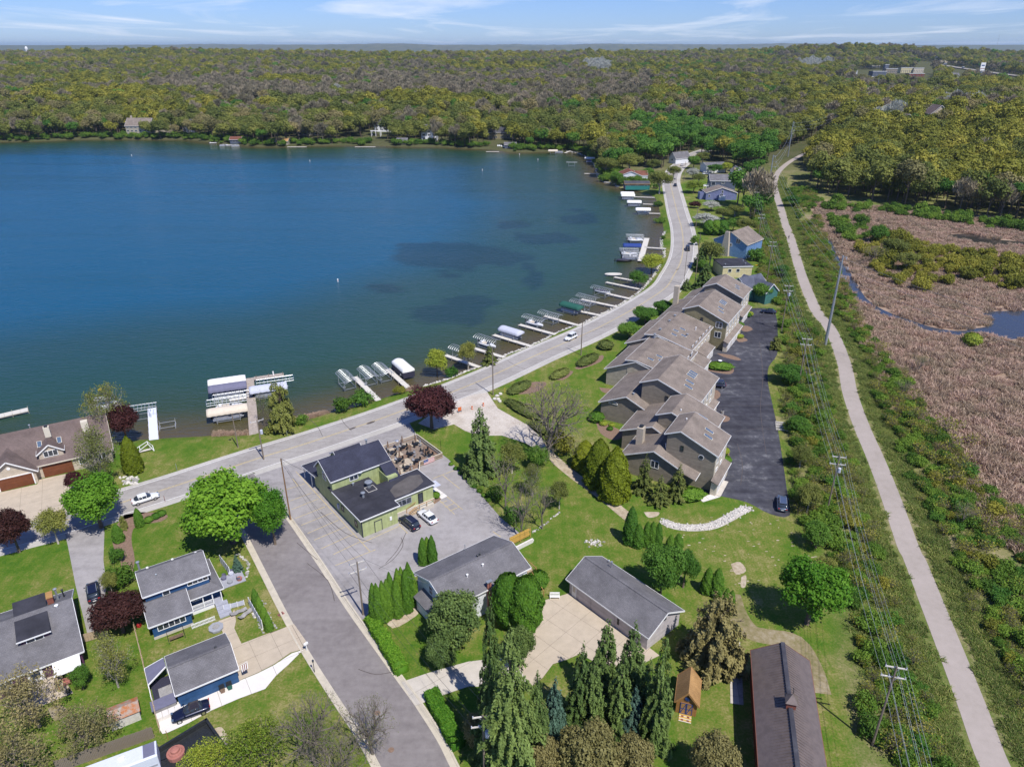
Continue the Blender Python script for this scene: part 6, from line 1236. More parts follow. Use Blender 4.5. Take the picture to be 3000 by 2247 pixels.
for x0_,x1_,y0_ in ((46.5,55.5,15.6),(57.0,65.0,17.2)):
    b = MB(); q = [(x0_,y0_,2.6),(x1_,y0_,2.6),(x1_,y0_+4.6,4.4),(x0_,y0_+4.6,4.4)]; b.add(q+[(x,y,z+.12) for x,y,z in q],[(3,2,1,0),(4,5,6,7),(0,1,5,4),(1,2,6,5),(2,3,7,6),(3,0,4,7)]); o = b.build('garage_roof','roof_taupe',c5); bx(c5,'garage_wall','cream_siding',x0_+.3,y0_+.4,0,x1_-.3,y0_+4.5,2.6); MB().bar((x0_,y0_-.03,2.65),(x1_,y0_-.03,2.65),.06,.2).build('trim','white',c5)
    for i in range(2): bx(c5,'garage_door','door_white',x0_+.8+i*(x1_-x0_)*.47,y0_+.34,.05,x0_+.8+i*(x1_-x0_)*.47+3.2,y0_+.39,2.2)
c6 = condo(70.4,85.4,16.2,28.0,8.0,24.2,11.4,9.9,'tall sixth house of the taupe terrace with an olive gable and stacked windows',(69.6,93,26,36.4,28.6,7.6,6.5,4.0),wins=((23.0,7.6,.7,1.1,'dark_metal'),(18.2,6.9,1.8,1.7,'white'),(18.2,4.1,1.8,1.7,'white')),sky_=((74.0,19.0,1.8),(76.0,19.6,1.8),(79.4,20.2,2),(80.4,20.2,2),(81.4,20.2,2)),doors=3,gwall='olive_siding')
MB().lathe([(.4,0),(.4,.05)],12).build('round_window','glass',c6,(70.36,21.9,6.4)).rotation_euler = (0,-PI/2,0); bx(c6,'chimney','chimney_tan',88.0,35.4,0,89.4,36.8,10.0)
c7 = condo(93.2,103.2,17.8,29.0,8.0,25.6,11.2,9.8,'farthest house of the taupe terrace beside the teal cottage',(92.9,103,27,35,29,7.6,6.5,4.5),sky_=((97.4,20.4,1.6),(99.0,20.8,1.6)),doors=2); MB().lathe([(.4,0),(.4,.05)],12).build('round_window','glass',c7,(93.16,22.4,7.2)).rotation_euler = (0,-PI/2,0)
lk = MB(); 
# ---- houses farther up the road
def house(name,label,p,q,depth,eave,ridge,wall,roof,trim='trim',z=0,along=True,base=True,wins=2,storeys=1,cat='house',over=.35,hip=False,wf=None,chimney=None):
    """house whose near eave runs from pixel p to pixel q (at eave height) and which reaches depth metres back"""
    zz = z+eave; A,B_ = G(*p,zz),G(*q,zz); L_ = math.hypot(B_[0]-A[0],B_[1]-A[1]); a = math.atan2(B_[1]-A[1],B_[0]-A[0]); o = E(name,label,cat,(A[0],A[1],z),a)
    if along: gable(o,over,L_-over,over,depth-over,eave,eave,depth/2,ridge,wall,roof,trim,over)
    else: gable(o,over,depth-over,over,L_-over,eave,eave,L_/2,ridge,wall,roof,trim,over,swap=True)
    for s in range(storeys):
        n = max(1,wins)
        for i in range(n): win(o,L_*(i+.5)/n,over,eave-1.1-s*2.7,min(1.8,L_/n*.45),1.2,-PI/2,n=2)
    if chimney: bx(o,'chimney','chimney_tan',L_*chimney,depth*.5,ridge-1.5,L_*chimney+.8,depth*.5+.8,ridge+1.1)
    return o,L_
o,L_ = house('bright_blue_house','bright sky-blue house with broad stone chimney and brown roof above the birch',(2088,772-72),(2190,765-46),14,5.6,9.4,'sky_siding','roof_taupe','cream_trim',along=False,wins=1,storeys=1)
MB().add([(L_*.28,-.9,0),(L_*.52,-.9,0),(L_*.52,.3,0),(L_*.28,.3,0),(L_*.37,-.9,9.6),(L_*.47,-.9,9.6),(L_*.47,.3,9.6),(L_*.37,.3,9.6)],[(3,2,1,0),(0,1,5,4),(1,2,6,5),(2,3,7,6),(3,0,4,7),(4,5,6,7)]).build('chimney','chimney_tan',o)
for i in range(2): vent(o,L_*(.39+.05*i),-.3,9.6,.5,.12,'dark_metal')
win(o,L_*.72,.34,6.4,1.7,1.9,-PI/2,n=2)
yh = E('yellow_house','pale yellow flat-roofed house with black roof beside the bright blue house','house',G(2118,782,4.2)+(0,),math.atan2(G(2207,780,4.2)[1]-G(2118,782,4.2)[1],G(2207,780,4.2)[0]-G(2118,782,4.2)[0]))
YL = math.hypot(G(2207,780,4.2)[0]-G(2118,782,4.2)[0],G(2207,780,4.2)[1]-G(2118,782,4.2)[1]); bx(yh,'wall','yellow_siding',.2,.2,0,YL-.2,10.5,4.0); bx(yh,'flat_roof','roof_membrane',0,0,4.0,YL,10.8,4.22); bx(yh,'parapet','white',0,-.06,3.95,YL,-.01,4.25); win(yh,YL*.25,.2,2.7,1.3,1.3,-PI/2,n=1); win(yh,YL*.52,.2,2.7,1.3,1.3,-PI/2,n=1)
for x_,y_ in ((1.5,2.0),(YL-2,2.4),(YL-1.5,6)): vent(yh,x_,y_,4.2,.4,.15,'galv')
o,L_ = house('teal_cottage','teal cottage with slate-grey hipped roof squeezed behind the terrace',(2133,830),(2190,850),10,4.2,7.0,'teal_siding','roof_flagged',along=False,wins=1); gable(o,L_*.1,L_+4.5,3.5,9,3.9,3.9,6.2,6.4,'teal_siding','roof_flagged','trim',.3,names=('wing_wall','wing_roof','trim'))
o,L_ = house('purple_house','lavender-blue gabled house with tan roof behind the flowering trees',(2068,566),(2162,566),9,3.8,6.4,'purple_siding','roof_taupe','white',along=False,wins=1)
win(o,L_*.52,.32,4.4,.9,1.5,-PI/2); win(o,L_*.12,.33,2.2,.9,1.4,-PI/2); bx(o,'bay','white',L_*.42,-.8,0,L_*.62,.3,2.3); bx(o,'side_wing','purple_siding',-2.5,2.2,0,L_*.35,7,3.4)
o,L_ = house('slate_house','tall slate-blue house with grey hipped roof and white balcony',(2080,530),(2158,531),9.5,6.8,9.6,'slate_siding','roof_grey','white',wins=1,storeys=1); win(o,L_*.15,.32,5.2,2.2,2.0,-PI/2,n=1); bx(o,'balcony','white',-3.0,.5,3.6,-.1,4.5,3.8)
b = MB(); [b.bar((-3+i*.5,.5,3.8),(-3+i*.5,.5,4.8),.06,.06) for i in range(6)]; b.bar((-3,.5,4.8),(0,.5,4.8),.07,.07); b.build('balcony_rail','white',o); [bx(o,'balcony_post','white',x,.5,0,x+.15,.65,3.6) for x in (-2.95,-1.6)]
o,L_ = house('pale_house','pale blue-grey house with light grey roof north of the slate house',(2070,486),(2130,484),10,4.8,6.0,'white_siding','roof_grey','white',wins=3)
o,L_ = house('stone_gable_house','white gabled house with orange stone chimney at the end of the garden row',(2150,505),(2182,505),9,3.8,6.4,'white_siding','roof_grey','white',along=False,wins=1); bx(o,'chimney','deckboards',-.3,-.6,0,1.1,.3,6.4)
o,L_ = house('white_cottage','white cottage with red-brown roof on the lake point',(1816,515),(1880,515),12,3.6,6.0,'white_siding','roof_red','white',along=False,wins=2); gable(o,L_*.75,L_+4,2,9,3.4,3.4,5.5,5.6,'white_siding','roof_red','white',.3,names=('wing_wall','wing_roof','trim'))
o,L_ = house('boathouse','dark-roofed low boathouse with bright eave by the rocky point',(1830,540),(1906,540),7,3.0,4.2,'slate_siding','roof_dark','yellow_pine',wins=3); bx(o,'green_screen','teal',.5,-1.2,0,L_-.6,-1.1,2.2)
o,L_ = house('roadside_barn','white building with grey roof at the far bend of the road',(1958,462),(1980,466),14,3.6,7.4,'white_siding','roof_grey','white',along=False,wins=1)
o,L_ = house('tan_cottage','small tan-roofed cottage among the trees on the far inlet',(1692,402),(1714,404),10,3.2,5.0,'beige_siding','roof_taupe','trim',wins=2)
o,L_ = house('white_shed','white-roofed shed among green trees by the far inlet',(1754,388),(1786,390),9,3.2,4.6,'white_siding','stone_white' if False else 'roof_grey','white',wins=2)
# ---- villas on the far shore
def villa(label,u,v,w,d,st,wall,roof,ridge=3.5,ang=0,name='shore_villa',n=4,along=True,z=None,chim=None,wing=None):
    X,Y = G(u,v); X0 = X; z = zg(X,Y) if z is None else z
    k = (CAMZ-z)/CAMZ; X,Y = X*k,Y*k
    o = E(name,label,'house',(X-w/2,Y,z),ang); h = st*2.9
    if along: gable(o,0,w,0,d,h,h,d/2,h+ridge,wall,roof,'white',.5,z0=-2)
    else: gable(o,0,d,0,w,h,h,w/2,h+ridge,wall,roof,'white',.5,z0=-2,swap=True)
    for s in range(st):
        for i in range(n): win(o,w*(i+.5)/n,0,1.6+s*2.9,w/n*.55,1.5,-PI/2,n=2)
    if chim: bx(o,'chimney','chimney_tan',w*chim,d*.5,h,w*chim+1.3,d*.5+1.3,h+ridge+2)
    if wing: gable(o,w,w+wing,2,d-1,h-2.5,h-2.5,d/2,h+ridge-2.5,wall,roof,'white',.4,z0=-2,names=('wing_wall','wing_roof','trim'))
    return o
v = villa('large grey stone mansion with three storeys and hipped roof on the far left shore',408,399,22,15,3,'stone_wall','roof_taupe',6,chim=.12,n=6,wing=14); gable(v,14,19,-2,5,9,9,16.5,12.5,'stone_wall','roof_taupe','white',.4,swap=True,z0=-1,names=('bay_wall','bay_roof','trim')) if False else None
villa('white boathouse terrace at the waterline before the stone mansion',358,411,18,8,1,'cream_siding','concrete',.5,name='lake_terrace',n=3)
villa('dark blue house peeping through the trees right of the mansion',550,390,9,8,3,'slate_siding','roof_dark',3,n=2)
villa('cedar-topped boathouse with blue door on the far shore',826,425,10,8,1,'stone_wall','roof_cedar',2,n=1,name='shore_boathouse')
villa('long brown-roofed house half hidden above the far shore',918,398,30,12,2,'taupe_siding','roof_brown',4,n=6)
villa('white and brick house with two gables above the slope lawn',1138,385,26,12,2,'white_siding','roof_dark',5,n=6,wing=8)
villa('white shore house with stairs left of the willow bank',1258,412,14,10,3,'white_siding','roof_grey',4,n=3)
villa('brick-based cottage with wide porch right of the lawn',1480,408,34,10,2,'olive_siding','roof_dark',4,n=6)
villa('small grey boathouse at the waterline by the white lawn chairs',1495,436,9,7,1,'slate_siding','roof_grey',1.6,n=1,name='shore_boathouse')
villa('grey shed at the foot of a dirt path on the far shore',1178,424,8,6,1,'stone_wall','roof_grey',2,n=1,name='shore_boathouse')
villa('red-tarpaulin boat shelter on the far shore',690,420,9,7,1,'slate_siding','roof_red',2,n=1,name='shore_boathouse')
# ------------------------------------------------------------------ vehicles
CARM = {}
def paint(name,c,met=.3):
    if name in MATS: return name
    m,N,L,b = newmat(name); b.inputs['Base Color'].default_value = (*c,1); b.inputs['Roughness'].default_value = .3; b.inputs['Metallic'].default_value = met
    b.inputs['Coat Weight'].default_value = .6
    n = N.new('ShaderNodeTexNoise'); n.inputs['Scale'].default_value = 2.5; mr = N.new('ShaderNodeMapRange'); mr.inputs[3].default_value = .22; mr.inputs[4].default_value = .42; L.new(n.outputs[0],mr.inputs[0]); L.new(mr.outputs[0],b.inputs['Roughness'])
    return name
paint('navy_paint',(.01,.014,.04)); paint('white_paint',(.72,.73,.74),.0); paint('black_paint',(.012,.012,.016)); paint('steel_paint',(.12,.16,.24),.5); paint('red_paint',(.35,.02,.02)); paint('soft_top',(.03,.025,.028),0)
def loft(st,m_,name,par,sub=1):
    """body lofted through cross-sections: (x, [(y, z), ...]) with the same count, closed at both ends"""
    b = MB(); k = len(st[0][1])*2
    for x,sec in st: b.v += [(x,y,z) for y,z in sec]+[(x,-y,z) for y,z in reversed(sec)]
    for i in range(len(st)-1):
        for j in range(k): b.f.append((i*k+j,(i+1)*k+j,(i+1)*k+(j+1) % k,i*k+(j+1) % k)); b.m.append(0)
    b.f += [tuple(range(k)),tuple(reversed(range((len(st)-1)*k,len(st)*k)))]; b.m += [0,0]
    o = b.build(name,m_,par,smooth_=True); md = o.modifiers.new('sub','SUBSURF'); md.levels = md.render_levels = sub; return o
def car(kind,col,label,u=None,v=None,face=None,ang=None,loc=None,soft=False,small=False):
    """kind: sedan / suv / van. face: a pixel the nose points to"""
    X,Y = G(u,v) if loc is None else loc[:2]
    if ang is None: fx_,fy_ = G(*face); ang = math.atan2(fy_-Y,fx_-X)
    o = E('parked_car',label,'car',(X,Y,.03 if loc is None else loc[2]),ang)
    L_,W,H,hood,cab0,cab1,cab2,cab3 = dict(sedan=(4.7,.90,1.43,.92,1.05,.25,-1.15,-1.95),suv=(4.75,.94,1.72,1.05,1.15,.45,-1.75,-2.25),coupe=(4.5,.90,1.36,.88,.85,.1,-1.0,-1.5))[kind]
    a = L_/2; S = lambda w,zt,zb=.28: [(w*.90*W,zb),(w*W,.45),(w*W*.99,zt*.82),(w*W*.88,zt)]
    loft([(-a,S(.80,.78 if kind != 'suv' else .95,.4)),(-a+.12,S(.95,.93 if kind != 'suv' else 1.0,.3)),(-a+.8,S(1,.98 if kind != 'suv' else 1.05)),(-.3,S(1,.97 if kind != 'suv' else 1.05)),(.9,S(1,.95 if kind != 'suv' else 1.04)),(a-.9,S(.98,hood*.94)),(a-.2,S(.9,hood*.80)),(a,S(.74,.62,.38))],col,'body',o)
    zb = .94 if kind != 'suv' else 1.03
    G_ = lambda w,z1: [(W*.86*w,zb-.08),(W*.84*w,zb),(W*(.80*w-.12*(z1-zb)),z1-.03),(W*(.70*w-.10*(z1-zb)),z1-.03)]
    glass_m = 'glass' if not soft else 'soft_top'
    loft([(cab0,G_(.95,zb+.03)),(cab1,G_(1,H-.03)),((cab1+cab2)/2,G_(1,H)),(cab2,G_(1,H-.03)),(cab3,G_(.95,zb+.05))],'glass','windows',o)
    w_ = W*(.80-.12*(H-zb))*.94
    rf = MB().add([(cab1+.02,-w_,H-.035),(cab1+.02,w_,H-.035),(cab2-.05,w_,H-.035),(cab2-.05,-w_,H-.035),(cab1-.15,-w_*.95,H+.02),(cab1-.15,w_*.95,H+.02),(cab2+.1,w_*.95,H+.02),(cab2+.1,-w_*.95,H+.02)],[(0,1,2,3),(7,6,5,4),(0,4,5,1),(1,5,6,2),(2,6,7,3),(3,7,4,0)]).build('roof','soft_top' if soft else col,o)
    if small: return o
    pb = MB()
    for s in (-1,1):
        for x in (cab1-.08,(cab1+cab2)/2-.1,cab2+.05): pb.bar((x,s*W*.855,zb-.02),(x-.02,s*w_*1.02,H-.03),.07,.05)
    pb.build('pillars',col if not soft else 'soft_top',o)
    for x in (a-.88,-a+.88):
        for s in (-1,1):
            wh_ = link('wheel',None,o,(x,s*(W-.12),.33)); MB().tube([(0,-.11,0),(0,.11,0)],.33,14).build('tyre','rubber',wh_); MB().tube([(0,-.118,0),(0,.118,0)],.2,10).build('rim','chrome',wh_)
    for s in (-1,1):
        bx(o,'headlight','skyglass',a-.28,s*W*.62-.16,.60,a-.03,s*W*.62+.16,.73); bx(o,'tail_light','lamp_red',-a-.005,s*W*.66-.16,.78,-a+.10,s*W*.66+.14,.93); bx(o,'wing_mirror',col,cab0-.25,s*(W+.08)-.08,.98,cab0-.08,s*(W+.08)+.08,1.1)
    bx(o,'number_plate','white',-a-.02,-.22,.55,-a+.03,.22,.67)
    if kind == 'suv':
        for s in (-1,1): bx(o,'roof_rail','alu',cab2+.1,s*w_*.9-.025,H+.01,cab1-.2,s*w_*.9+.025,H+.06)
    return o
car('suv','navy_paint','dark navy sport utility car parked nose-in below the restaurant steps',loc=rloc(7.95,-1.9,.03),ang=RA+R(94)); car('sedan','white_paint','white sedan parked beside the dark navy car at the restaurant',loc=rloc(11.35,-2.3,.03),ang=RA+R(92))
car('sedan','white_paint','white car driving on the lake road between the two big maples',428,1467,face=(520,1437))
car('suv','white_paint','white sport utility car driving on the lake road past the docks',1672,994,face=(1600,1030))
car('suv','black_paint','black car driving toward the camera in the bend beside the T-shaped dock',2014,733,face=(2015,800)); car('sedan','black_paint','black car on the straight of the lake road, farthest dark one',1978,546,face=(1980,580)); car('sedan','white_paint','white car at the far curve of the lake road',1998,486,face=(2010,474))
car('suv','steel_paint','blue-grey sport utility car at the near end of the dark lot',2290,1482,face=(2287,1400)); car('suv','navy_paint','navy car half hidden by the tall third terrace house',2096,1133,face=(2040,1128)); car('sedan','navy_paint','navy sedan parked crossways at the far end of the dark lot',2251,918,face=(2220,915))
car('coupe','navy_paint','dark convertible with black soft top parked along the blue garage',561,2092,face=(480,2122),soft=True); car('suv','navy_paint','dark car under the red maple on the gravel driveway',276,1742,face=(268,1690))
car('sedan','red_paint','red car in the driveway behind the pale flat house',2063,497,face=(2080,497),small=True); car('suv','white_paint','white car in the driveway of the slate blue house',2068,512,face=(2090,512),small=True)
# ------------------------------------------------------------------ docks, lifts, boats
def dock(p,q,w,label,m_='dock',seg=1.5,z=-.35,posts=True,name='dock'):
    A,B_ = Vector(G(*p,z)),Vector(G(*q,z)); d = B_-A; L_ = d.length; o = E(name,label,'dock',(A.x,A.y,z),math.atan2(d.y,d.x)); n = max(1,int(round(L_/seg))); s = L_/n; me = None
    for i in range(n):
        t = MB().box(.015,-w/2,-.06,s-.015,w/2,.04).build('deck_section',m_,o,(i*s,0,0)) if me is None else link('deck_section',me,o,(i*s,0,0)); me = me or t.data
    b = MB(); [b.bar((0,y,-.14),(L_,y,-.14),.08,.16) for y in (-w/2+.05,w/2-.05)]; b.build('beam','dock_side' if m_ == 'dock' else 'galv',o)
    if posts:
        me = None
        for i in range(0,n+1,2):
            for y in (-w/2-.05,w/2+.05):
                t = MB().tube([(0,0,-1.6),(0,0,.35)],.05,6).build('post','dock_side',o,(i*s,y,0)) if me is None else link('post',me,o,(i*s,y,0)); me = me or t.data
    return o
DK = [((1304,1040),(1405,1076),1.3,'first slanting white dock right of the dark red maple'),((1375,1016),(1487,1050),1.3,'second slanting white dock, passing behind the small pine'),((1446,981),(1557,1015),1.3,'third slanting white dock beside the white-canopied pontoon'),((1522,951),(1627,980),1.3,'fourth slanting white dock, with a tall post at its end'),((1595,926),(1700,955),1.3,'fifth slanting white dock, before the green canopy'),((1700,912),(1762,925),1.3,'short white dock behind the green-canopied pontoon'),((1703,877),(1812,900),1.3,'long white dock right of the green canopy'),((1777,860),(1848,876),1.3,'white dock beside the black-covered boat'),((1776,827),(1872,847),1.2,'empty narrow grey dock between the black-covered boat and the rounded dock'),((1800,812),(1862,823),1.2,'narrow walkway of the rounded dock'),((1889,725),(1952,729),1.3,'white gangway of the T-shaped dock'),((1895,698),(1876,765),2.2,'broad white head of the T-shaped dock'),((1894,625),(1934,626),1.2,'white walkway to the middle covered lifts'),((1884,598),(1933,600),1.2,'white walkway second from the rocky point'),((1859,577),(1918,579),1.2,'white walkway nearest the rocky point'),
      ((1039,1104),(1112,1176),1.4,'sloping white dock between the skeletal canopies'),((1135,1081),(1196,1136),1.4,'sloping white dock beside the tan boxed canopy'),((-60,1232),(82,1199),2.0,'pale dock entering at the left edge'),((1712,509),(1762,510),1.5,'low white dock beyond the rocky point'),((1424,445),(1462,445),1.6,'small grey dock before the far shore lawn chairs'),((1655,449),(1672,442),1.5,'wooden dock by the far inlet'),((672,1172),(724,1163),1.0,'narrow finger dock on the left of the concrete pier'),((842,431),(898,431),2.0,'white dock complex on the far shore by the boathouse'),((1040,431),(1100,431),2.0,'white dock on the far shore below the pergola')]
for p,q,w,lb in DK: dock(p,q,w,lb)
o = dock((445,1196),(451,1290),1.8,'bright white plastic dock beside the beige house lawn','plastic_dock'); X,Y = G(1797,803,-.35)
rd = E('dock_platform','rounded white platform at the end of its dock','dock',(X,Y,-.35)); MB().prism([(3.2*math.cos(a),1.5*math.sin(a)) for a in [i*PI/8 for i in range(16)]],-.1,.05).build('deck','dock',rd); [MB().tube([(x,y,-1.6),(x,y,.3)],.06,6).build('post','dock_side',rd) for x,y in ((-2.4,-1),(2.4,-1),(2.4,1))]
PA,PB = G(731,1108,-.2),G(745,1277,-.2); L_ = math.hypot(PB[0]-PA[0],PB[1]-PA[1]); pi_ = E('stone_pier','wide weathered concrete pier with a short arm at its outer end','pier',(*PA,-.2),math.atan2(PB[1]-PA[1],PB[0]-PA[0]))
for i in range(8): bx(pi_,'slab','pier',i*L_/8+.02,-1.0,-.25,(i+1)*L_/8-.02,1.0,.05)
bx(pi_,'pier_wall','stone_grey',0,-.95,-2.0,L_,.95,-.26); bx(pi_,'arm','pier',-.3,1.02,-.22,1.2,8.2,.05)
for y in (1.6,4.6,8.0): MB().tube([(.4,y,-2),(.4,y,.6)],.09,6).build('post','pole_wood',pi_)
for y in (5.6,): bx(pi_,'post_box','white',.2,y,.05,.5,y+.3,1.1)
def along(p,q,z=0): A,B_ = G(*p,z),G(*q,z); return math.atan2(B_[1]-A[1],B_[0]-A[0])
LIFTP = {}
def lift(u,v,ang,label,cover=None,boat=None,L_=7.4,W=3.1,H=2.7,name='boat_lift',ribs=11,skirt=.55,down=0.0):
    """shore-station boat lift: four legs, cradle, and a canopy of hoops, bare or under canvas"""
    z0 = -1.0; X,Y = G(u,v,z0+H+.1); o = E(name,label,'boat lift',(X,Y,z0),ang,None); b = MB()
    legs = [(sx*L_*.28,sy*W*.46) for sx in (-1,1) for sy in (-1,1)]
    for x,y in legs: MB().bar((x,y,-1.2),(x,y,H-.1),.09,.09).build('leg','alu',o)
    b.bar((-L_*.3,-W*.46,.5),(L_*.3,-W*.46,.5),.1,.12); b.bar((-L_*.3,W*.46,.5),(L_*.3,W*.46,.5),.1,.12)
    for sx in (-1,1): b.bar((sx*L_*.28,-W*.46,.45),(sx*L_*.28,W*.46,.45),.1,.12)
    b.build('cradle','galv',o)
    wheel_ = MB(); wheel_.tube([(L_*.3+.1,-W*.5,1.3),(L_*.3+.16,-W*.5,1.3)],.35,12); wheel_.build('winch_wheel','galv',o)
    arc = lambda y: H+.62*(1-(2*y/W)**2)
    if cover is None:
        b = MB()
        for s in (-1,1): b.tube([(-L_/2,s*W/2,H),(L_/2,s*W/2,H)],.04,5)
        for s in (-.33,.33): b.tube([(-L_/2,s*W,arc(s*W)),(L_/2,s*W,arc(s*W))],.028,4)
        b.build('canopy_rail','alu',o); me = None
        for i in range(ribs):
            x = -L_/2+L_*i/(ribs-1)
            if me is None:
                q = MB(); q.tube([(0,y,arc(y)) for y in np.linspace(-W/2,W/2,9)],.034,4); t = q.build('hoop','alu',o,(x,0,0)); me = t.data
            else: link('hoop',me,o,(x,0,0))
    else:
        ys_ = np.linspace(-W/2,W/2,9); q = MB(); n = 15; xs_ = np.linspace(-L_/2,L_/2,n); rng = random.Random(int(u*7+v))
        vs_ = []
        for i,x in enumerate(xs_):
            sag = -.04 if i % 2 else 0; e = .12 if i in (0,n-1) else 0
            prof = [(-W/2-.03,H-skirt-.08*(i % 2)),(-W/2-.02,H)]+[(y,arc(y)+sag-e) for y in ys_[1:-1]]+[(W/2+.02,H),(W/2+.03,H-skirt-.08*(i % 2))]
            vs_ += [(x,y,z) for y,z in prof]
        k = 11; q.add(vs_,[(i*k+j,(i+1)*k+j,(i+1)*k+j+1,i*k+j+1) for i in range(n-1) for j in range(k-1)]+[tuple(range(k)),tuple(reversed(range((n-1)*k,n*k)))])
        q.build('canopy',cover,o,smooth_=True)
        if 'side curtains' in label: [bx(o,'side_curtain','canvas_dark',-L_/2+.05,y-.02,.6,L_/2-.05,y+.02,H-.4) for y in (-W/2,W/2)]; [bx(o,'side_curtain','canvas_dark',x-.02,-W/2+.05,.6,x+.02,W/2-.05,H-.4) for x in (-L_/2+.03,L_/2-.03)]
    if boat: boats(boat,(X,Y,z0+.55-down),ang,label)
    return o
def boats(kind,loc,ang,near,cover=None,label=None):
    o = E('pontoon_boat' if kind == 'pontoon' else 'motor_boat',label or 'boat in the lift: '+' '.join(near.split()[:12]),'boat',loc,ang)
    if kind == 'pontoon':
        for s in (-1,1):
            MB().tube([(-3.2,s*.85,.25),(2.6,s*.85,.25),(3.3,s*.85,.42)],[.3,.3,.08],10).build('pontoon','alu',o)
        bx(o,'deck','boat_grey',-3.2,-1.2,.52,3.0,1.2,.6); b = MB()
        for s in (-1,1): b.box(-2.9,s*1.18-.03,.6,2.8,s*1.18+.03,1.2)
        b.box(2.77,-1.15,.6,2.83,1.15,1.2); b.build('side_panel','boat_grey',o)
        bx(o,'seat','canvas_tan',-2.8,-1.05,.6,-1.2,-.4,1.0); bx(o,'seat','boat_white',.8,.4,.6,2.6,1.05,1.0); bx(o,'console','boat_white',-.4,.3,.6,.2,1.0,1.35); bx(o,'outboard','black',-3.7,-.2,.2,-3.25,.2,1.1)
    else:
        secs = []
        for x,w,k in [(-3.0,1.05,.0),(-1,1.15,0),(1,1.05,.05),(2.2,.7,.18),(3.0,.28,.3),(3.3,.05,.38)]: secs.append((x,[(w*.3,.0+k*.6),(w*.9,.35+k*.4),(w,.8+k*.3),(w*.86,.82+k*.3)]))
        loft(secs,'boat_white' if not cover else 'black_paint' if cover == 'dark' else 'boat_white','hull',o)
        if cover: loft([(-2.9,[(.3,.8),(.8,.84),(.9,.86),(.6,.95)]),(-.5,[(.3,.8),(.9,.84),(.95,.9),(.3,1.4)]),(.6,[(.3,.8),(.8,.84),(.9,.9),(.25,1.35)]),(2.8,[(.1,.85),(.2,.9),(.25,.95),(.05,1.0)])],'canvas_dark' if cover == 'dark' else cover,'boat_cover',o)
        else:
            bx(o,'cockpit','canvas_tan',-2.2,-.75,.78,.3,.75,.9); MB().add([(.9,-.7,.95),(.9,.7,.95),(.5,.6,1.45),(.5,-.6,1.45)],[(0,1,2,3)]).build('windscreen','glass',o); bx(o,'seat','boat_white',-1.9,-.7,.88,-1.3,.7,1.25)
        bx(o,'outboard','black',-3.45,-.18,.3,-3.05,.18,1.25)
    return o
A1 = along((1304,1040),(1405,1076),-1); AP = along((600,1215),(730,1195),-1); AL = along((1039,1104),(1108,1174),-1); AT = along((1843,735),(1890,736),-1)
for u,v,a,lb,cv,bt in [(1353,1024,A1,'bare hooped boat lift at the first slanting dock, by the thin lakeside tree',None,None),(1426,992,A1,'bare hooped boat lift at the second slanting dock above the small pine',None,'speed'),(1497,966,A1,'boat lift with pale canopy beside the third slanting dock','canvas_pale','pontoon'),(1566,932,A1,'bare hooped boat lift at the outer end of the fourth slanting dock',None,'speed'),(1612,920,A1,'bare hooped boat lift at the outer end of the fifth slanting dock',None,None),(1674,893,A1,'boat lift with dark green canopy over a pontoon boat','canvas_green','pontoon'),(1704,886,A1,'bare hooped boat lift touching the dark green canopy',None,None),(1722,870,A1,'bare hooped boat lift second right of the dark green canopy',None,None),(1764,846,A1,'bare hooped boat lift beyond the black-covered boat',None,None),
                         (1015,1104,AL,'leftmost bare hooped boat lift by the waterline shrubs',None,None),(1078,1092,AL,'middle bare hooped boat lift of the three beside the sloping docks',None,None),(1121,1082,AL,'bare hooped boat lift just left of the tan boxed canopy',None,None),(1180,1068,AL,'boat lift with pale top and black side curtains','canvas_white',None),
                         (664,1112,AP,'outermost boat lift with rounded white canopy at the pier','canvas_white',None),(666,1130,AP,'boat lift with slate grey canopy at the pier','canvas_grey','pontoon'),(680,1157,AP,'bare low boat lift between the grey and tan canopies','',None),(664,1172,AP,'bare hooped boat lift behind the tan canopy',None,'speed'),(665,1197,AP,'boat lift with scalloped cream canopy nearest the lawn','canvas_tan','pontoon'),(805,1113,AP,'bare boat lift on the right arm of the pier',None,None),(785,1132,AP,'boat lift with wide white and pale blue canopy right of the pier','canvas_pale','pontoon'),
                         (1860,690,AT,'bare hooped boat lift at the top of the T-shaped dock',None,'speed'),(1852,717,AT,'boat lift with royal blue canopy at the T-shaped dock','canvas_blue',None),(1843,731,AT,'bare hooped boat lift below the royal blue canopy',None,'speed'),(1848,742,AT,'bare hooped boat lift with cream boat low on the T-shaped dock',None,'pontoon'),(1862,700,AT,'low bare boat lift second from the top of the T-shaped dock','','speed'),(1884,612,AT,'white-canopied boat lift nearest on the far walkways','canvas_white','speed'),(1838,565,AT,'rearmost of two white canopies by the rocky point','canvas_white',None),(1840,571,AT,'front one of two white canopies by the rocky point','canvas_white','pontoon'),(1858,590,AT,'white-canopied boat lift with dark hull between the far walkways','canvas_white','pontoon'),(1675,476,AT,'small bare canopy standing alone in the far inlet',None,None),
                         (405,1194,AP,'bare hooped boat lift left of the white plastic dock',None,None),(1620,441,AT,'tan canopy over a boat at the far inlet','canvas_tan',None),(1728,463,AT,'white canopy beside the blue boat behind the point','canvas_white',None)]:
    lift(u,v,a,lb,None if not cv else cv,bt,H=1.6 if cv == '' else 2.7,L_=8.6 if a == AP and v != 1194 else 7.4)
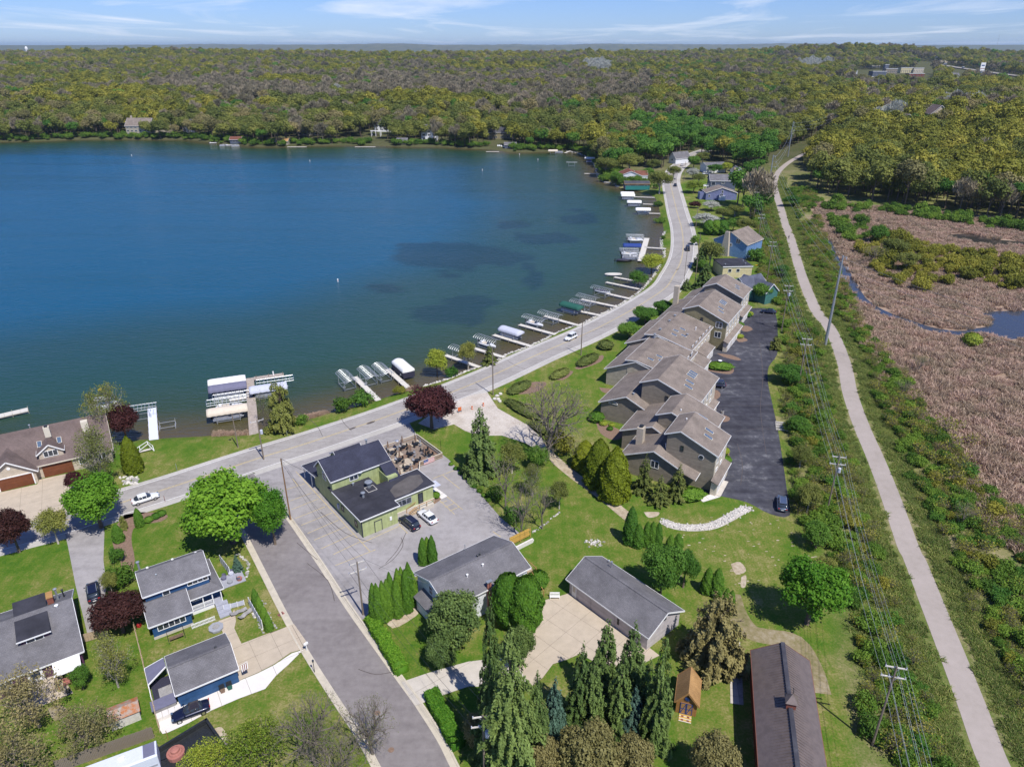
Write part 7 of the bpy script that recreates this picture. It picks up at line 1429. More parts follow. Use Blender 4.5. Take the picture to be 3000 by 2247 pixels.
for u,v,a,k,cvr,lb in [(1764,858,A1,'speed','canvas_dark','long boat under a tight black cover between two docks'),(1826,767,AT,'speed','dark','dark-covered speedboat afloat at the foot of the T-shaped dock'),(1846,750,AT,'pontoon',None,'open pontoon boat with cream seats at the T-shaped dock'),(1858,703,AT,'speed',None,'white open motor boat at the top berth of the T-shaped dock'),(1728,476,AT,'speed','canvas_blue','boat under a bright blue cover behind the rocky point'),(1638,448,AT,'pontoon',None,'white pontoon boat moored in the far inlet'),(655,428,AP,'pontoon',None,'pontoon boat moored on the far left shore, left one'),(690,429,AP,'pontoon',None,'pontoon boat moored on the far left shore, right one'),(672,428,AP,'speed',None,'white motor boat between two pontoon boats on the far shore'),(623,421,AP,'speed',None,'long white boat on the far left shore'),(963,424,AT,'pontoon',None,'white boat on the far shore right of the boathouse')]:
    X,Y = G(u,v,-1); boats(k,(X,Y,-1.1),a,'',cvr,lb)
lf = E('low_boat_lift','low bare aluminium lift frame right of the white plastic dock','boat lift',G(492,1252,-1)+(-1.0,),AP+.05)
for x in (-1.6,1.6): MB().bar((x,-1.3,.1),(x,1.3,.1),.12,.12).build('cross_bar','alu',lf); [MB().bar((x,y,-.6),(x,y,1.3),.1,.1).build('leg','alu',lf) for y in (-1.3,1.3)]
MB().bar((-1.6,-1.3,.7),(1.6,-1.3,.7),.1,.1).build('side_bar','alu',lf); MB().bar((-1.6,1.3,.7),(1.6,1.3,.7),.1,.1).build('side_bar','alu',lf)
tw = E('lake_tower','white boat canopy with yellow flag behind the dark red maple by the beige house','boat',G(308,1195,-1)+(-1.0,),AP); bx(tw,'canopy','boat_white',-1.8,-1.0,2.4,1.8,1.0,2.55); [MB().bar((x,y,0),(x,y,2.4),.07,.07).build('post','alu',tw) for x in (-1.5,1.5) for y in (-.8,.8)]; MB().bar((.3,0,2.5),(.3,0,5.2),.05,.05).build('mast','white',tw); bx(tw,'hull','boat_white',-3,-1.1,0,2.6,1.1,.9); MB().add([(.3,0,5.2),(-.6,0,4.7),(.3,0,4.4)],[(0,1,2)]).build('pennant','yellow',tw)
wf_ = E('boat_hoist','white A-frame boat hoist lying on the lawn by the beige house','hoist',G(415,1322)+(0,),AP+.2)
for a_,c_ in (((-1.8,-1,0),(1.4,-.6,1.6)),((1.4,-.6,1.6),(2.2,-1.2,0)),((-1.8,1,0),(1.4,.6,1.6)),((1.4,.6,1.6),(2.2,1.2,0)),((1.4,-.6,1.6),(1.4,.6,1.6)),((-1.8,-1,0),(-1.8,1,0)),((2.2,-1.2,.1),(2.2,1.2,.1)),((-.2,-.8,.8),(-.2,.8,.8))): MB().bar(a_,c_,.11,.11).build('bar','white',wf_)
bx(wf_,'plank','dock',-1.6,-.9,.3,2.0,-.3,.38)
for i,(u,v) in enumerate([(990,826),(386,458),(908,474),(1413,501),(1522,455),(1576,470)]):
    bu = E('buoy',['white marker buoy in the middle of the lake','white buoy in front of the far mansion','white buoy off the far shore pergola','white buoy off the far willow bank','red-banded buoy in the far inlet, left one','red-banded buoy in the far inlet, right one'][i],'buoy',G(u,v,-1)+(-1.0,)); MB().lathe([(.22,-.3),(.24,.9),(.12,1.15),(.03,1.2)],10).build('float','boat_white',bu); MB().lathe([(.246,.45),(.246,.62)],10).build('band','orange',bu)
# rocks
rockm = []
for s in range(4):
    r_ = random.Random(s); b = MB(); b.lathe([(.25,-.35),(.5,-.1),(.42,.25),(.15,.4)],7); b.v = [(x*r_.uniform(.8,1.2),y*r_.uniform(.8,1.2),z*r_.uniform(.8,1.2)) for x,y,z in b.v]
    for nm in ('stone_white','stone_grey'):
        me = bpy.data.meshes.new('rock'); me.from_pydata(b.v,[],b.f); me.materials.append(MATS[nm]); rockm.append(me)
def rocks(name,pts,label,size=(.3,.7),white=.5,seed=1):
    """a bank of loose stones as one stuff object (real stones, joined)"""
    r_ = random.Random(seed); b = MB()
    for x,y,z in pts:
        s = r_.uniform(*size); a = r_.uniform(0,6.28); b.cur = 0 if r_.random() < white else 1
        pr = [(.3,-.3),(.5,-.05),(.4,.28),(.12,.4)]; jit = [r_.uniform(.75,1.25) for _ in range(24)]; n = 6
        vs_ = [(x+s*r0*jit[(i*n+k) % 24]*math.cos(a+k*PI/3),y+s*r0*jit[(i*n+k) % 24]*math.sin(a+k*PI/3)*.8,z+s*zz) for i,(r0,zz) in enumerate(pr) for k in range(n)]
        b.add(vs_,[(i*n+k,i*n+(k+1) % n,(i+1)*n+(k+1) % n,(i+1)*n+k) for i in range(3) for k in range(n)]+[tuple(range(3*n,4*n))])
    o = b.build(name,['stone_white','stone_grey']); return tag(o,label,'rocks',kind='stuff')
rr = random.Random(8); pts = []
shl = smooth(gl(SHORE_PX[13:36],-1.0),8)
for i in range(len(shl)-1):
    for k in range(5):
        t = rr.random(); p = (shl[i][0]*(1-t)+shl[i+1][0]*t,shl[i][1]*(1-t)+shl[i+1][1]*t); ox,oy = rr.uniform(-.3,1.0),rr.uniform(-.6,.4); pts.append((p[0]+ox,p[1]+oy,-.95+.25*max(0,ox)))
rocks('shore_rocks',pts,'pale boulders along the waterline below the lake road',(.35,.85),.7)
pts = []; shl2 = gl(SHORE_PX[44:53],-1.0)
for i in range(len(shl2)-1):
    for k in range(26): t = rr.random(); pts.append((shl2[i][0]*(1-t)+shl2[i+1][0]*t+rr.uniform(-.6,1.2),shl2[i][1]*(1-t)+shl2[i+1][1]*t+rr.uniform(-.5,1),-.9))
rocks('shore_rocks',pts,'boulders round the rocky point',(.6,1.3),.3,2)
path = smooth(gl([(1945,1527),(1975,1540),(2025,1546),(2085,1540),(2130,1520),(2165,1500),(2190,1488)]),8); pts = []
for i in range(len(path)-1):
    for k in range(16): t = rr.random(); pts.append((path[i][0]*(1-t)+path[i+1][0]*t+rr.gauss(0,.42),path[i][1]*(1-t)+path[i+1][1]*t+rr.gauss(0,.42),.02))
rocks('river_rocks',pts,'curved band of pale river rock in the lawn below the dark lot',(.2,.42),.85,3)
ribbon('gravel_bed','river_stone',path,-.95,.95,.012)
pts = [(G(1743,1590)[0]+rr.gauss(0,1)*.55,G(1743,1590)[1]+rr.gauss(0,1)*.45,.02) for _ in range(70)]; rocks('fire_ring',pts,'small round heap of pale stones in the lawn behind the long garage',(.2,.4),.6,4)
pts = []
for a_,b_ in (((694,1622),(728,1650)),((728,1650),(722,1690)),((722,1690),(695,1695)),((762,1755),(812,1845)),((733,1782),(772,1855)),((1640,1500),(1590,1540)),((1590,1540),(1560,1560))):
    for k in range(26): t = rr.random(); x,y = G(a_[0]*(1-t)+b_[0]*t,a_[1]*(1-t)+b_[1]*t); pts.append((x+rr.gauss(0,.12),y+rr.gauss(0,.12),.02))
rocks('edging_stones',pts,'grey edging stones around the garden beds',(.2,.4),.3,5)
pts = []
for k in range(60): x,y = G(360+rr.uniform(-10,45),1410+rr.uniform(-14,10)); pts.append((x,y,.05))
rocks('garden_rocks',pts,'pale garden boulders at the lawn edge in front of the pointed arborvitae',(.3,.7),.7,6)
for i,(u,v) in enumerate([(1456,1161),(1466,1155),(1449,1170),(1459,1171),(1464,1177)]):
    X,Y = G(u,v); o = link('boulder',rockm[(i*2) % 8],None,(X,Y,.1),i*1.3); o.scale = (1.1,.9,.8); tag(o,['white boulder at the pole foot, highest of the five','white boulder at the pole foot, rightmost of the five','white boulder at the pole foot, leftmost of the five','white boulder at the pole foot, in the middle of the five','white boulder at the pole foot, lowest of the five'][i],'boulder')
# ------------------------------------------------------------------ poles and wires
WIRE = {}
def pole(u,v,vt,label,arms=2,key=None,xf=False,wood='pole_wood',ang=0,lean=0,armw=2.6,r=.15,lampy=False,name='utility_pole',z=0,base=None,hgt=None):
    X,Y = G(u,v,z) if base is None else base; h = hgt or HT(u,v,vt,z); o = E(name,label,'utility pole',(X,Y,z),ang)
    MB().tube([(0,0,-.5),(0,0,h)],[r,r*.68],8).build('shaft',wood,o); pts = [(0,0,h+.1)]
    for k in range(arms):
        za = h-.35-1.45*k; w = armw*(.86 if k == 0 and arms == 2 else 1)
        a = MB().box(-w/2,-.07+.14,za-.06,w/2,.07+.14,za+.06).build('crossarm','stone_white' if wood == 'pole_wood' else 'pole_brown',o)
        for s in ((-1,-.36,.36,1) if k else (-1,1)):
            MB().lathe([(.05,0),(.07,.05),(.05,.14),(.07,.18),(.03,.24)],6,(s*w/2*.95,.14,za+.06)).build('insulator','canvas_pale',a); pts.append((s*w/2*.95,.14,za+.3))
        b = MB(); b.bar((-.55,.14,za-.05),(0,.1,za-.55),.04,.04); b.bar((.55,.14,za-.05),(0,.1,za-.55),.04,.04); b.build('brace','galv',o)
    if xf:
        MB().lathe([(.24,-.45),(.28,-.4),(.28,.4),(.2,.48),(.06,.5)],12,(.42,-.1,h-2.8)).build('transformer','canvas_pale',o)
    if lampy: MB().bar((0,0,h-.2),(.1,-.9,h+.15),.06,.06).build('lamp_arm','galv',o); MB().box(-.2,-1.3,h+.05,.3,-.85,h+.2).build('lamp_head','dark_metal',o)
    ca,sa = math.cos(ang),math.sin(ang)
    if key: WIRE[key] = [(X+p[0]*ca-p[1]*sa,Y+p[0]*sa+p[1]*ca,z+p[2]) for p in pts]
    return o
pole(698,1311,1212,'plain wooden pole with floodlight on the lake lawn beside the cream canopy',0,lampy=True,r=.13); pole(773,1346,1230,'grey pole with crossarm and transformer box beside the lake road at the pier',1,'k1',xf=True,ang=R(38)); pole(851.6,1522,1344,'brown wooden pole at the street side of the restaurant parking lot',0,'k2',wood='pole_brown')
pole(1064,1800,1645,'pole with two crossarms at the kerb beside the arborvitae row',2,'k3',wood='pole_wood',ang=R(30)); pole(1420,2300,2095,'pole with transformer at the bottom centre edge, nearest the camera',2,'k4',xf=True,wood='pole_wood',ang=R(10)); pole(1444.6,1157,1018,'bare grey pole at the gravel apron corner by the lake road',0,'k5'); pole(1702,1041,944,'bare grey pole beside the largest juniper mound',0,'k6'); pole(2002,842,722,'thin pole rising behind the terrace chimney',0,'k7',r=.1); pole(2034,846,686,'wooden pole between the road and the dark spruces',0,'k8'); pole(2038,670,606,'bare pole at the pale flowering tree',0,'k9'); pole(2003,531,474,'pole on the road verge at the far bend',0,'k10'); pole(1990,462,418,'pole at the end of the lake road',0)
RL = [('r1',2555,2181,1951,'double-crossarm pole nearest the camera right of the brown barn',0),('r2',2423,1496,1335,'double-crossarm pole with transformer beside the near end of the dark lot',1),('r3',2338,1133,990,'double-crossarm pole above the stone steps of the dark lot',0),('r4',2289,970,835,'double-crossarm pole with transformer at the far corner of the dark lot',1),('r5',2247,820,707,'double-crossarm pole behind the teal cottage',0),('r6',2220,711,627,'double-crossarm pole behind the bright blue house',0),('r7',2207,642,562,'double-crossarm pole behind the flowering trees',0),('r8',2199,560,509,'double-crossarm pole behind the purple house',0),('r9',2215,480,447,'double-crossarm pole at the end of the garden row',0)]
for k,u,v,vt,lb,x_ in RL: pole(u,v,vt,lb,2,k,bool(x_),ang=R(-14))
WIRE['r0'] = [tuple(np.array(a)*2-np.array(b)) for a,b in zip(WIRE['r1'],WIRE['r2'])]
for nm,keys in (('trail',['r0','r1','r2','r3','r4','r5','r6','r7','r8','r9']),):
    for w_ in range(7):
        b = MB()
        for a_,c_ in zip(keys[:-1],keys[1:]):
            p,q = Vector(WIRE[a_][w_]),Vector(WIRE[c_][w_]); sag = (q-p).length*.022
            b.tube([p.lerp(q,t)+Vector((0,0,-sag*4*t*(1-t))) for t in np.linspace(0,1,7)],.015,3,cap=False)
        tag(b.build('overhead_wire','alu',None),'thin overhead wire strung along the double-crossarm poles beside the trail','wire','wires along the double-crossarm poles')
def wire(p,q,label,r=.018,sag=.03,n=9,m_='dark_metal'):
    p,q = Vector(p),Vector(q); s = (q-p).length*sag; b = MB(); b.tube([p.lerp(q,t)+Vector((0,0,-s*4*t*(1-t))) for t in np.linspace(0,1,n)],r,3,cap=False); return tag(b.build('overhead_wire',m_),label,'wire')
for i in range(3): wire(WIRE['k3'][i],WIRE['k2'][0] if i == 0 else tuple(np.array(WIRE['k2'][0])+np.array([0,0,-.5*i])),'overhead line along the side street towards the brown pole').update_tag(); wire(WIRE['k3'][i+1],WIRE['k4'][i+1],'overhead line along the side street towards the bottom edge')
for o in [x for x in bpy.data.objects if x.name.startswith('overhead_wire') and 'group' not in x]: o['group'] = 'side street wires ' + ('north' if 'brown' in o['label'] else 'south')
wire(WIRE['k5'][0],WIRE['k6'][0],'roadside wire between the two bare poles by the terrace lawn'); wire(WIRE['k6'][0],WIRE['k8'][0],'roadside wire from the juniper pole to the spruce pole'); wire(WIRE['k1'][0],WIRE['k5'][0],'roadside wire passing in front of the dark red maple'); wire(WIRE['k2'][0],rloc(0,13,6.0),'service wire drooping from the brown pole to the restaurant gable',.03,.08); wire(WIRE['k3'][2],wld(WH,0,-4,5.5),'service wire from the kerb pole to the white house'); wire(WIRE['k8'][0],WIRE['k9'][0],'roadside wire in front of the birch')
SPL = [('s1',2417,1012,749,'tall steel transmission pole standing at the trail edge, nearest one'),('s2',2245,593,455,'second tall steel transmission pole, left of the trail'),('s3',2308,460,357,'third tall steel transmission pole at the trail bend'),('s4',2489,366,293,'fourth tall steel transmission pole above the right wood'),('s5',2565,283,228,'steel transmission pole left of the distant trail stretch'),('s6',2605,308,254,'steel transmission pole right of the distant trail stretch')]
for k,u,v,vt,lb in SPL:
    X,Y = G(u,v); z = zg(X,Y) if k in ('s4','s5','s6') else 0
    kk = (CAMZ-z)/CAMZ; X,Y = X*kk,Y*kk
    lo,hi = 5,60
    for _ in range(30):
        m_ = (lo+hi)/2
        if P(X,Y,z+m_)[1] > vt: lo = m_
        else: hi = m_
    h = lo; o = E('transmission_pole',lb,'transmission pole',(X,Y,z),R(-20)); MB().tube([(0,0,-.5),(0,0,h)],[.42,.2],12).build('shaft','galv',o); pts = []
    for j in range(3):
        za = h-.4-j*2.6 if j else h-.3
        MB().bar((0,0,za-.2),(1.7 if j else .9,0,za),.12,.12).build('arm','galv',o); MB().lathe([(.06,-.7),(.1,-.6),(.1,-.1),(.05,0)],6,((1.7 if j else .9),0,za)).build('insulator','canvas_pale',o); pts.append((X+(1.7 if j else .9)*math.cos(R(-20)),Y+(1.7 if j else .9)*math.sin(R(-20)),z+za-.7))
    WIRE[k] = pts
WIRE['s0'] = [tuple(np.array(a)+np.array([46,-95,0])) for a in WIRE['s1']]
for w_ in range(3):
    b = MB()
    for a_,c_ in (('s0','s1'),('s1','s2'),('s2','s3'),('s3','s4'),('s4','s6')):
        p,q = Vector(WIRE[a_][w_]),Vector(WIRE[c_][w_]); sag = (q-p).length*.02; b.tube([p.lerp(q,t)+Vector((0,0,-sag*4*t*(1-t))) for t in np.linspace(0,1,13)],.030,3,cap=False)
    tag(b.build('transmission_wire','alu'),'pale transmission wire hanging from the tall steel poles over the trail','wire','wires on the tall steel poles')
# ------------------------------------------------------------------ small things
def post(u,v,h,m_,label,name='marker_post',r=.04):
    o = tag(MB().tube([(0,0,0),(0,0,h)],r,6).build(name,m_,None,G(u,v)+(0,)),label,'post')
post(519,1378,1.6,'galv','thin green-grey post on the lake lawn'); post(842,1277,1.4,'galv','thin post under the lake cedar'); post(1479,1152,1.5,'yellow','yellow guy marker by the terrace lawn'); post(484,1470,1.3,'brick_red','thin red stake on the verge below the white car'); post(493,2165,1.5,'cedar','rusty stake in the grass beside the black deck'); post(1216,1290,2.4,'black','thin black lamp post outside the patio fence'); post(1292,1323,2.6,'black','thin black post at the patio corner')
def mailbox(u,v,label,a=0):
    o = E('mailbox',label,'mailbox',G(u,v)+(0,),a); bx(o,'post','white',-.05,-.05,0,.05,.05,1.1); bx(o,'box','white',-.3,-.12,1.1,.3,.12,1.38)
mailbox(899,1905,'white mailbox at the driveway mouth by the side street kerb',.9); mailbox(2033,724,'mailbox beside the road at the bright blue house')
lp = E('garden_lamp','dark lantern post on the lawn beside the side street kerb','lamp post',G(922,1970)+(0,)); MB().lathe([(.05,0),(.04,1.9)],6).build('post','dark_metal',lp); MB().lathe([(.1,1.9),(.16,2.2),(.02,2.4)],6).build('lantern','glass',lp)
for u,v,lb in ((1383,1199,'orange barrel on the gravel apron, nearer the dark red maple'),(1416,1189,'orange barrel on the gravel apron beside the spruce tip')):
    o = E('traffic_barrel',lb,'barrel',G(u,v)+(0,)); MB().lathe([(.22,0),(.2,.4),(.18,.75)],10).build('drum','orange',o); MB().lathe([(.208,.3),(.206,.42)],10).build('band','white',o)
sg = E('sandwich_sign','orange folding sign on the gravel apron beside the dark red maple','sign',G(1347,1208)+(0,),.6); bx(sg,'panel','orange',-.45,-.03,.4,.45,.03,1.3); bx(sg,'leg','galv',-.4,-.2,0,-.35,.2,.4); bx(sg,'leg','galv',.35,-.2,0,.4,.2,.4)
dr = E('storm_drain','rusty square drain grate in the grass by the side street','drain',G(823,1799)+(.02,),.9); bx(dr,'frame','terracotta',-.45,-.3,0,.45,.3,.05); [bx(dr,'bar','dark_metal',-.38+.15*i,-.24,.05,-.30+.15*i,.24,.07) for i in range(5)]
for u,v,lb in ((1106,2088,'round iron manhole cover in the side street, upper one'),(1146,2196,'round iron manhole cover in the side street, lower one')):
    tag(MB().lathe([(.36,0),(.36,.02)],16).build('manhole_cover','mulch',None,G(u,v)+(.012,)),lb,'manhole cover')
gs_ = E('curved_lounger','pair of dark curved garden loungers on the grass by the white screen','lounger',G(700,1796)+(0,),.7)
for k,(dx,dy,a_) in enumerate(((0,0,0),(.6,-1.1,.4))):
    b = MB(); pr = [(-1.2,.55),(-.6,.25),(0,.35),(.6,.2),(1.2,.3)]; c_,s_ = math.cos(a_),math.sin(a_)
    b.add([(dx+x*c_-y*s_,dy+x*s_+y*c_,z+dz) for dz in (0,.06) for x,z in pr for y in (-.35,.35)],[(2*i,2*i+1,2*i+3,2*i+2) for i in range(4)]+[(10+2*i,12+2*i,13+2*i,11+2*i) for i in range(4)]); b.build('seat_shell','stone_grey',gs_)
tb = E('garden_fire_table','grey octagonal table with seats at the corner of the blue garage','table',G(634,1842)+(0,)); MB().lathe([(1.0,.05),(1.05,.4),(.7,.42)],8).build('body','boat_grey',tb); MB().lathe([(.5,.42),(.5,.5)],8).build('table_top','stone_grey',tb)
for k,(u,v,c_) in enumerate(((408,1835,'red'),(441,1840,'canvas_pale'),(447,1832,'teal'))):
    o = tag(MB().lathe([(.3,0),(.38,.25),(.3,.5),(.1,.6)],10).build('garden_tub',c_,None,G(u,v)+(0,)),['red tub beside the blue house wall','pale tub beside the blue house wall','teal upturned kayak end beside the blue house wall'][k],'tub')
ky = E('kayak','bright yellow kayak behind the yellow house','kayak',G(2221,779)+(.1,),.3); loft([(-1.6,[(.05,.2),(.06,.25)]),(-.8,[(.2,.05),(.34,.3)]),(.8,[(.2,.05),(.34,.3)]),(1.6,[(.05,.2),(.06,.25)])],'yellow','hull',ky)
for k,(u,v) in enumerate([(1459,430),(1464,430),(1469,431),(1476,433)]): o = E('lawn_chair','white lawn chair in the row on the far shore lawn','chair',G(u,v)+(zg(*G(u,v)),),0,'white lawn chairs on the far shore'); bx(o,'seat','white',-.5,-.5,.3,.5,.4,.45); bx(o,'backrest','white',-.5,.4,.3,.5,.55,1.3)
pg = E('white_pergola','white pergola on the far shore slope','pergola',G(1088,402)+(zg(*G(1088,402)),)); [bx(pg,'post','white',x,y,0,x+.4,y+.4,4.6) for x in (0,4,8) for y in (0,5)]; [bx(pg,'beam','white',-.6,y,4.6,9,y+.3,5.0) for y in (0,1.6,3.3,5)]
steps_ = E('timber_steps','pale timber retaining steps in the bank right of the dark lot','steps',G(2296,1262)+(0,),R(75))
for k in range(4): bx(steps_,'sleeper','stone_white',k*.9,-1.2,0,k*.9+.25,1.6,.25+.12*k)
bx(steps_,'side_timber','stone_white',-.3,-1.45,0,3.6,-1.2,.6)
ac = []
for u,v,lb in ((2116,1212,'round air-conditioning unit in the bed by the second terrace house'),(2173,958,'grey air-conditioning unit in the second farthest garage bed'),(2170,985,'white air-conditioning unit in the third farthest garage bed')):
    o = E('air_conditioner',lb,'air conditioner',G(u,v)+(0,)); MB().lathe([(.36,0),(.36,.75),(.3,.8)],12).build('housing','stone_grey',o); MB().lathe([(.26,.8),(.26,.83)],10).build('fan_grille','black',o)
bb = E('bird_bath','white bird bath in the big yew ring on the lot island','bird bath',G(2107,1078)+(1.0,)); MB().lathe([(.2,0),(.1,.2),(.1,.9),(.5,1.05),(.5,1.1)],12).build('basin','white',bb)
# person cycling up the trail
def person(u,v,ang,label):
    o = E('person',label,'person',G(u,v)+(.03,),ang)
    J = [(0,0,.98),(0,.0,1.15),(.02,0,1.38),(.03,0,1.50),(.05,0,1.62),(.0,.12,.92),(.12,.14,.52),(.0,.14,.08),(.12,.14,.03),(.0,-.12,.92),(-.10,-.14,.50),(-.25,-.14,.12),(-.14,-.14,.05),(.0,.2,1.40),(-.05,.27,1.12),(.05,.29,.88),(.0,-.2,1.40),(.05,-.27,1.13),(.18,-.28,.92)]
    Eg = [(0,1),(1,2),(2,3),(3,4),(0,5),(5,6),(6,7),(7,8),(0,9),(9,10),(10,11),(11,12),(2,13),(13,14),(14,15),(2,16),(16,17),(17,18)]
    rad = [.15,.14,.16,.065,.11,.10,.065,.045,.04,.10,.065,.045,.04,.065,.045,.035,.065,.045,.035]
    me = bpy.data.meshes.new('body'); me.from_pydata(J,Eg,[]); b = link('body',me,o); md = b.modifiers.new('skin','SKIN'); b.modifiers.new('sub','SUBSURF').levels = 1
    for i,sv in enumerate(me.skin_vertices[0].data): sv.radius = (rad[i],rad[i]); sv.use_root = i == 0
    me.materials.append(MATS['canvas_dark']); MB().lathe([(.03,1.56),(.09,1.62),(.105,1.70),(.09,1.79),(.03,1.83)],10,(.05,0,0)).build('head','terracotta',o); MB().lathe([(.112,1.72),(.1,1.81),(.03,1.86)],10,(.04,0,0)).build('hair','black',o)
person(2310,702,R(105),'person in dark clothes walking along the pale trail')
# ------------------------------------------------------------------ the wood
def woodtree(name,m_,seed,h,r,n,leaf,bare=False,con=False):
    rng = np.random.default_rng(seed)
    if con: return conifer(name,m_,seed,h,r,n,leaf,layers=14,ragged=.35)
    cm = None
    zc = h*.66; hc = h*.34; Ls = lobes(rng,12,r,hc,zc,(.30,.46)); La = np.array(Ls); w = La[:,3]**2; w /= w.sum(); pk = rng.choice(len(Ls),n,p=w)
    d = rng.normal(0,1,(n,3)); d[:,2] = d[:,2]*.8+.35; d /= np.linalg.norm(d,axis=1)[:,None]
    C = La[pk,:3]+d*(La[pk,3]*(1-(.6 if bare else .4)*rng.random(n)**1.5))[:,None]; var = np.clip(La[pk,4]*.5+rng.random(n)*.5,0,1)
    if bare:   # fans of fine twigs pointing up and out
        up = d*.6+np.array([0,0,.8])+rng.normal(0,.25,(n,3)); up /= np.linalg.norm(up,axis=1)[:,None]; sd_n = np.cross(up,rng.normal(0,1,(n,3))); sd_n /= np.linalg.norm(sd_n,axis=1)[:,None]
        L_ = (leaf*3.2*(.6+.8*rng.random(n)))[:,None]; V = np.stack([C-up*L_*.5-sd_n*.05,C-up*L_*.5+sd_n*.05,C+up*L_*.5+sd_n*.22*leaf,C+up*L_*.5-sd_n*.22*leaf],1).reshape(-1,3); F = np.arange(n*4).reshape(-1,4)
    else: V,F = quads(C,d+np.array([0,0,.4]),leaf*(.6+.7*rng.random(n)),rng)
    b = MB(); b.tube([(0,0,-1),(0,0,h*.35),(0,0,h*.6)],[.28,.2,.1],5)
    for k in range(6): e = Ls[k][:3]; b.tube([(0,0,h*(.3+.05*k)),((e[0])*.5,e[1]*.5,e[2]*.72+.5),e],[.13,.09,.04],4,cap=False)
    k = len(V); tv = np.array(b.v); F4 = np.array([f for f in b.f if len(f) == 4])+k
    return rawmesh(name,np.concatenate([V,tv]),np.concatenate([F,F4]),[m_,'twig' if bare else 'bark'],[0]*len(F)+[1]*len(F4),np.concatenate([np.repeat(var,4),np.full(len(tv),.3)]))
WK = {}
for i,(key,args) in enumerate({'olive': ('olive_leaf',101,15,6.2,1500,.50),'olive2': ('olive_leaf',102,14,5.6,1300,.50),'lime': ('bud_leaf',103,14,5.6,1400,.48),'green': ('green_leaf',104,13,5.2,1500,.48),'tan': ('tan_leaf',106,15,6,1300,.45),
                                 'grey': ('grey_twig',107,15,5.6,1700,.55,True),'grey2': ('grey_twig',108,14,5.0,1500,.55,True),'dark': ('dark_needle',109,15,3.6,1500,.55,False,True),'white': ('white_bloom',110,14,5.0,1400,.45,True)}.items()):
    WK[key] = woodtree('wood_'+key,*args)
KL = {'olive': ('golden-olive oak coming into leaf','budding_tree'),'olive2': ('ochre-green oak coming into leaf','budding_tree'),'lime': ('yellow-green tree in young leaf','budding_tree'),'green': ('full green tree','broadleaf_tree'),'tan': ('pale tan tree in bud','budding_tree'),'grey': ('leafless grey-brown tree','bare_tree'),'grey2': ('slender leafless grey tree','bare_tree'),'dark': ('dark conifer','conifer'),'white': ('silver-white leafless tree','silver_tree')}
rng = np.random.default_rng(77)
def jgrid(x0,x1,y0,y1,s):
    a,b_ = np.meshgrid(np.arange(x0,x1,s),np.arange(y0,y1,s)); a = a.ravel()+rng.uniform(-.42,.42,a.size)*s; b_ = b_.ravel()+rng.uniform(-.42,.42,b_.size)*s; return a,b_
parts = []
for y0,y1,s in ((330,760,8.6),(760,1200,11),(1200,1800,12),(1800,2500,16),(2500,3500,22)):
    x1 = y1*.80+60; a,b_ = jgrid(-x1,x1,y0,y1,s); parts.append((a,b_,np.full(a.size,s)))
X = np.concatenate([p[0] for p in parts]); Y = np.concatenate([p[1] for p in parts]); S = np.concatenate([p[2] for p in parts])
ok = np.abs(X) < Y*.80+40; X,Y,S = X[ok],Y[ok],S[ok]
U,V_ = P(X,Y,0)
WOODS = [[(-900,500),(-900,60),(3900,60),(3900,350),(2600,292),(2560,290),(2420,405),(2400,420),(2330,445),(2262,490),(2240,500),(2215,505),(2180,500),(2140,478),(2080,474),(2050,470),(2030,455),(1990,455),(1955,480),(1940,500),(1900,500),(1880,480),(1835,500),(1800,508),(1770,520),(1752,500),(1735,455),(1700,445),(1660,442),(1598,441),(1540,442),(1500,440),(1490,425),(1420,425),(1395,432),(1280,428),(1150,427),(1120,405),(1000,405),(985,425),(898,425),(775,428),(702,424),(608,415),(500,408),(318,405),(101,411),(0,413),(-900,425)],
         [(2385,520),(2360,470),(2400,440),(2440,415),(2490,370),(2570,300),(2640,312),(3900,360),(3900,760),(3300,690),(3000,655),(2850,642),(2700,618),(2560,596),(2440,578),(2390,560)],[(2160,468),(2262,462),(2238,500),(2222,600),(2192,600),(2178,560),(2190,505)],[(2375,490),(2440,440),(2440,560),(2365,560)]]
def pin(poly): return sdpoly(U,V_,poly) < 0
m_ok = pin(WOODS[0]) | pin(WOODS[1]) | (pin(WOODS[2]) & (rng.random(X.size) < .7)) | (pin([(2110,590),(2180,560),(2235,560),(2228,720),(2205,760),(2185,700),(2140,640)]) & (rng.random(X.size) < .5)) | pin(WOODS[3])
UU,VV = P(X,Y,hill(X,Y))
for clr in ([(2490,262),(2740,262),(2740,222),(2710,205),(2500,205)],[(2680,205),(2860,245),(3060,280),(3060,236),(2860,203),(2680,176)],[(2740,240),(2800,262),(2860,240),(2800,225)],[(2232,515),(2262,450),(2350,435),(2450,405),(2440,428),(2390,452),(2345,485),(2330,560),(2310,660),(2236,650)],[(2590,322),(2545,288),(2560,278),(2625,316)],[(2255,480),(2400,440),(2420,415),(2390,405),(2300,440),(2245,470)],[(2100,460),(2250,430),(2270,460),(2210,500),(2150,500)][:0] or [(0,0),(1,0),(1,1)]):
    m_ok &= ~(sdpoly(UU,VV,clr) < 0)
near = Y < 760
sdn = np.full(X.shape,1e3); sdn[near] = sdpoly(X[near],Y[near],LAKE); m_ok &= sdn > .8
m_ok &= ~((sdline(X,Y,ROAD) < 9) & near)
TRL = gl([(2286,605),(2269,540),(2284,500),(2330,465),(2403,423),(2440,400)]); m_ok &= ~((sdline(X,Y,TRL) < 12) & near)
bl = [o for o in bpy.data.objects if o.get('category') == 'house' and o.location.y > 330]
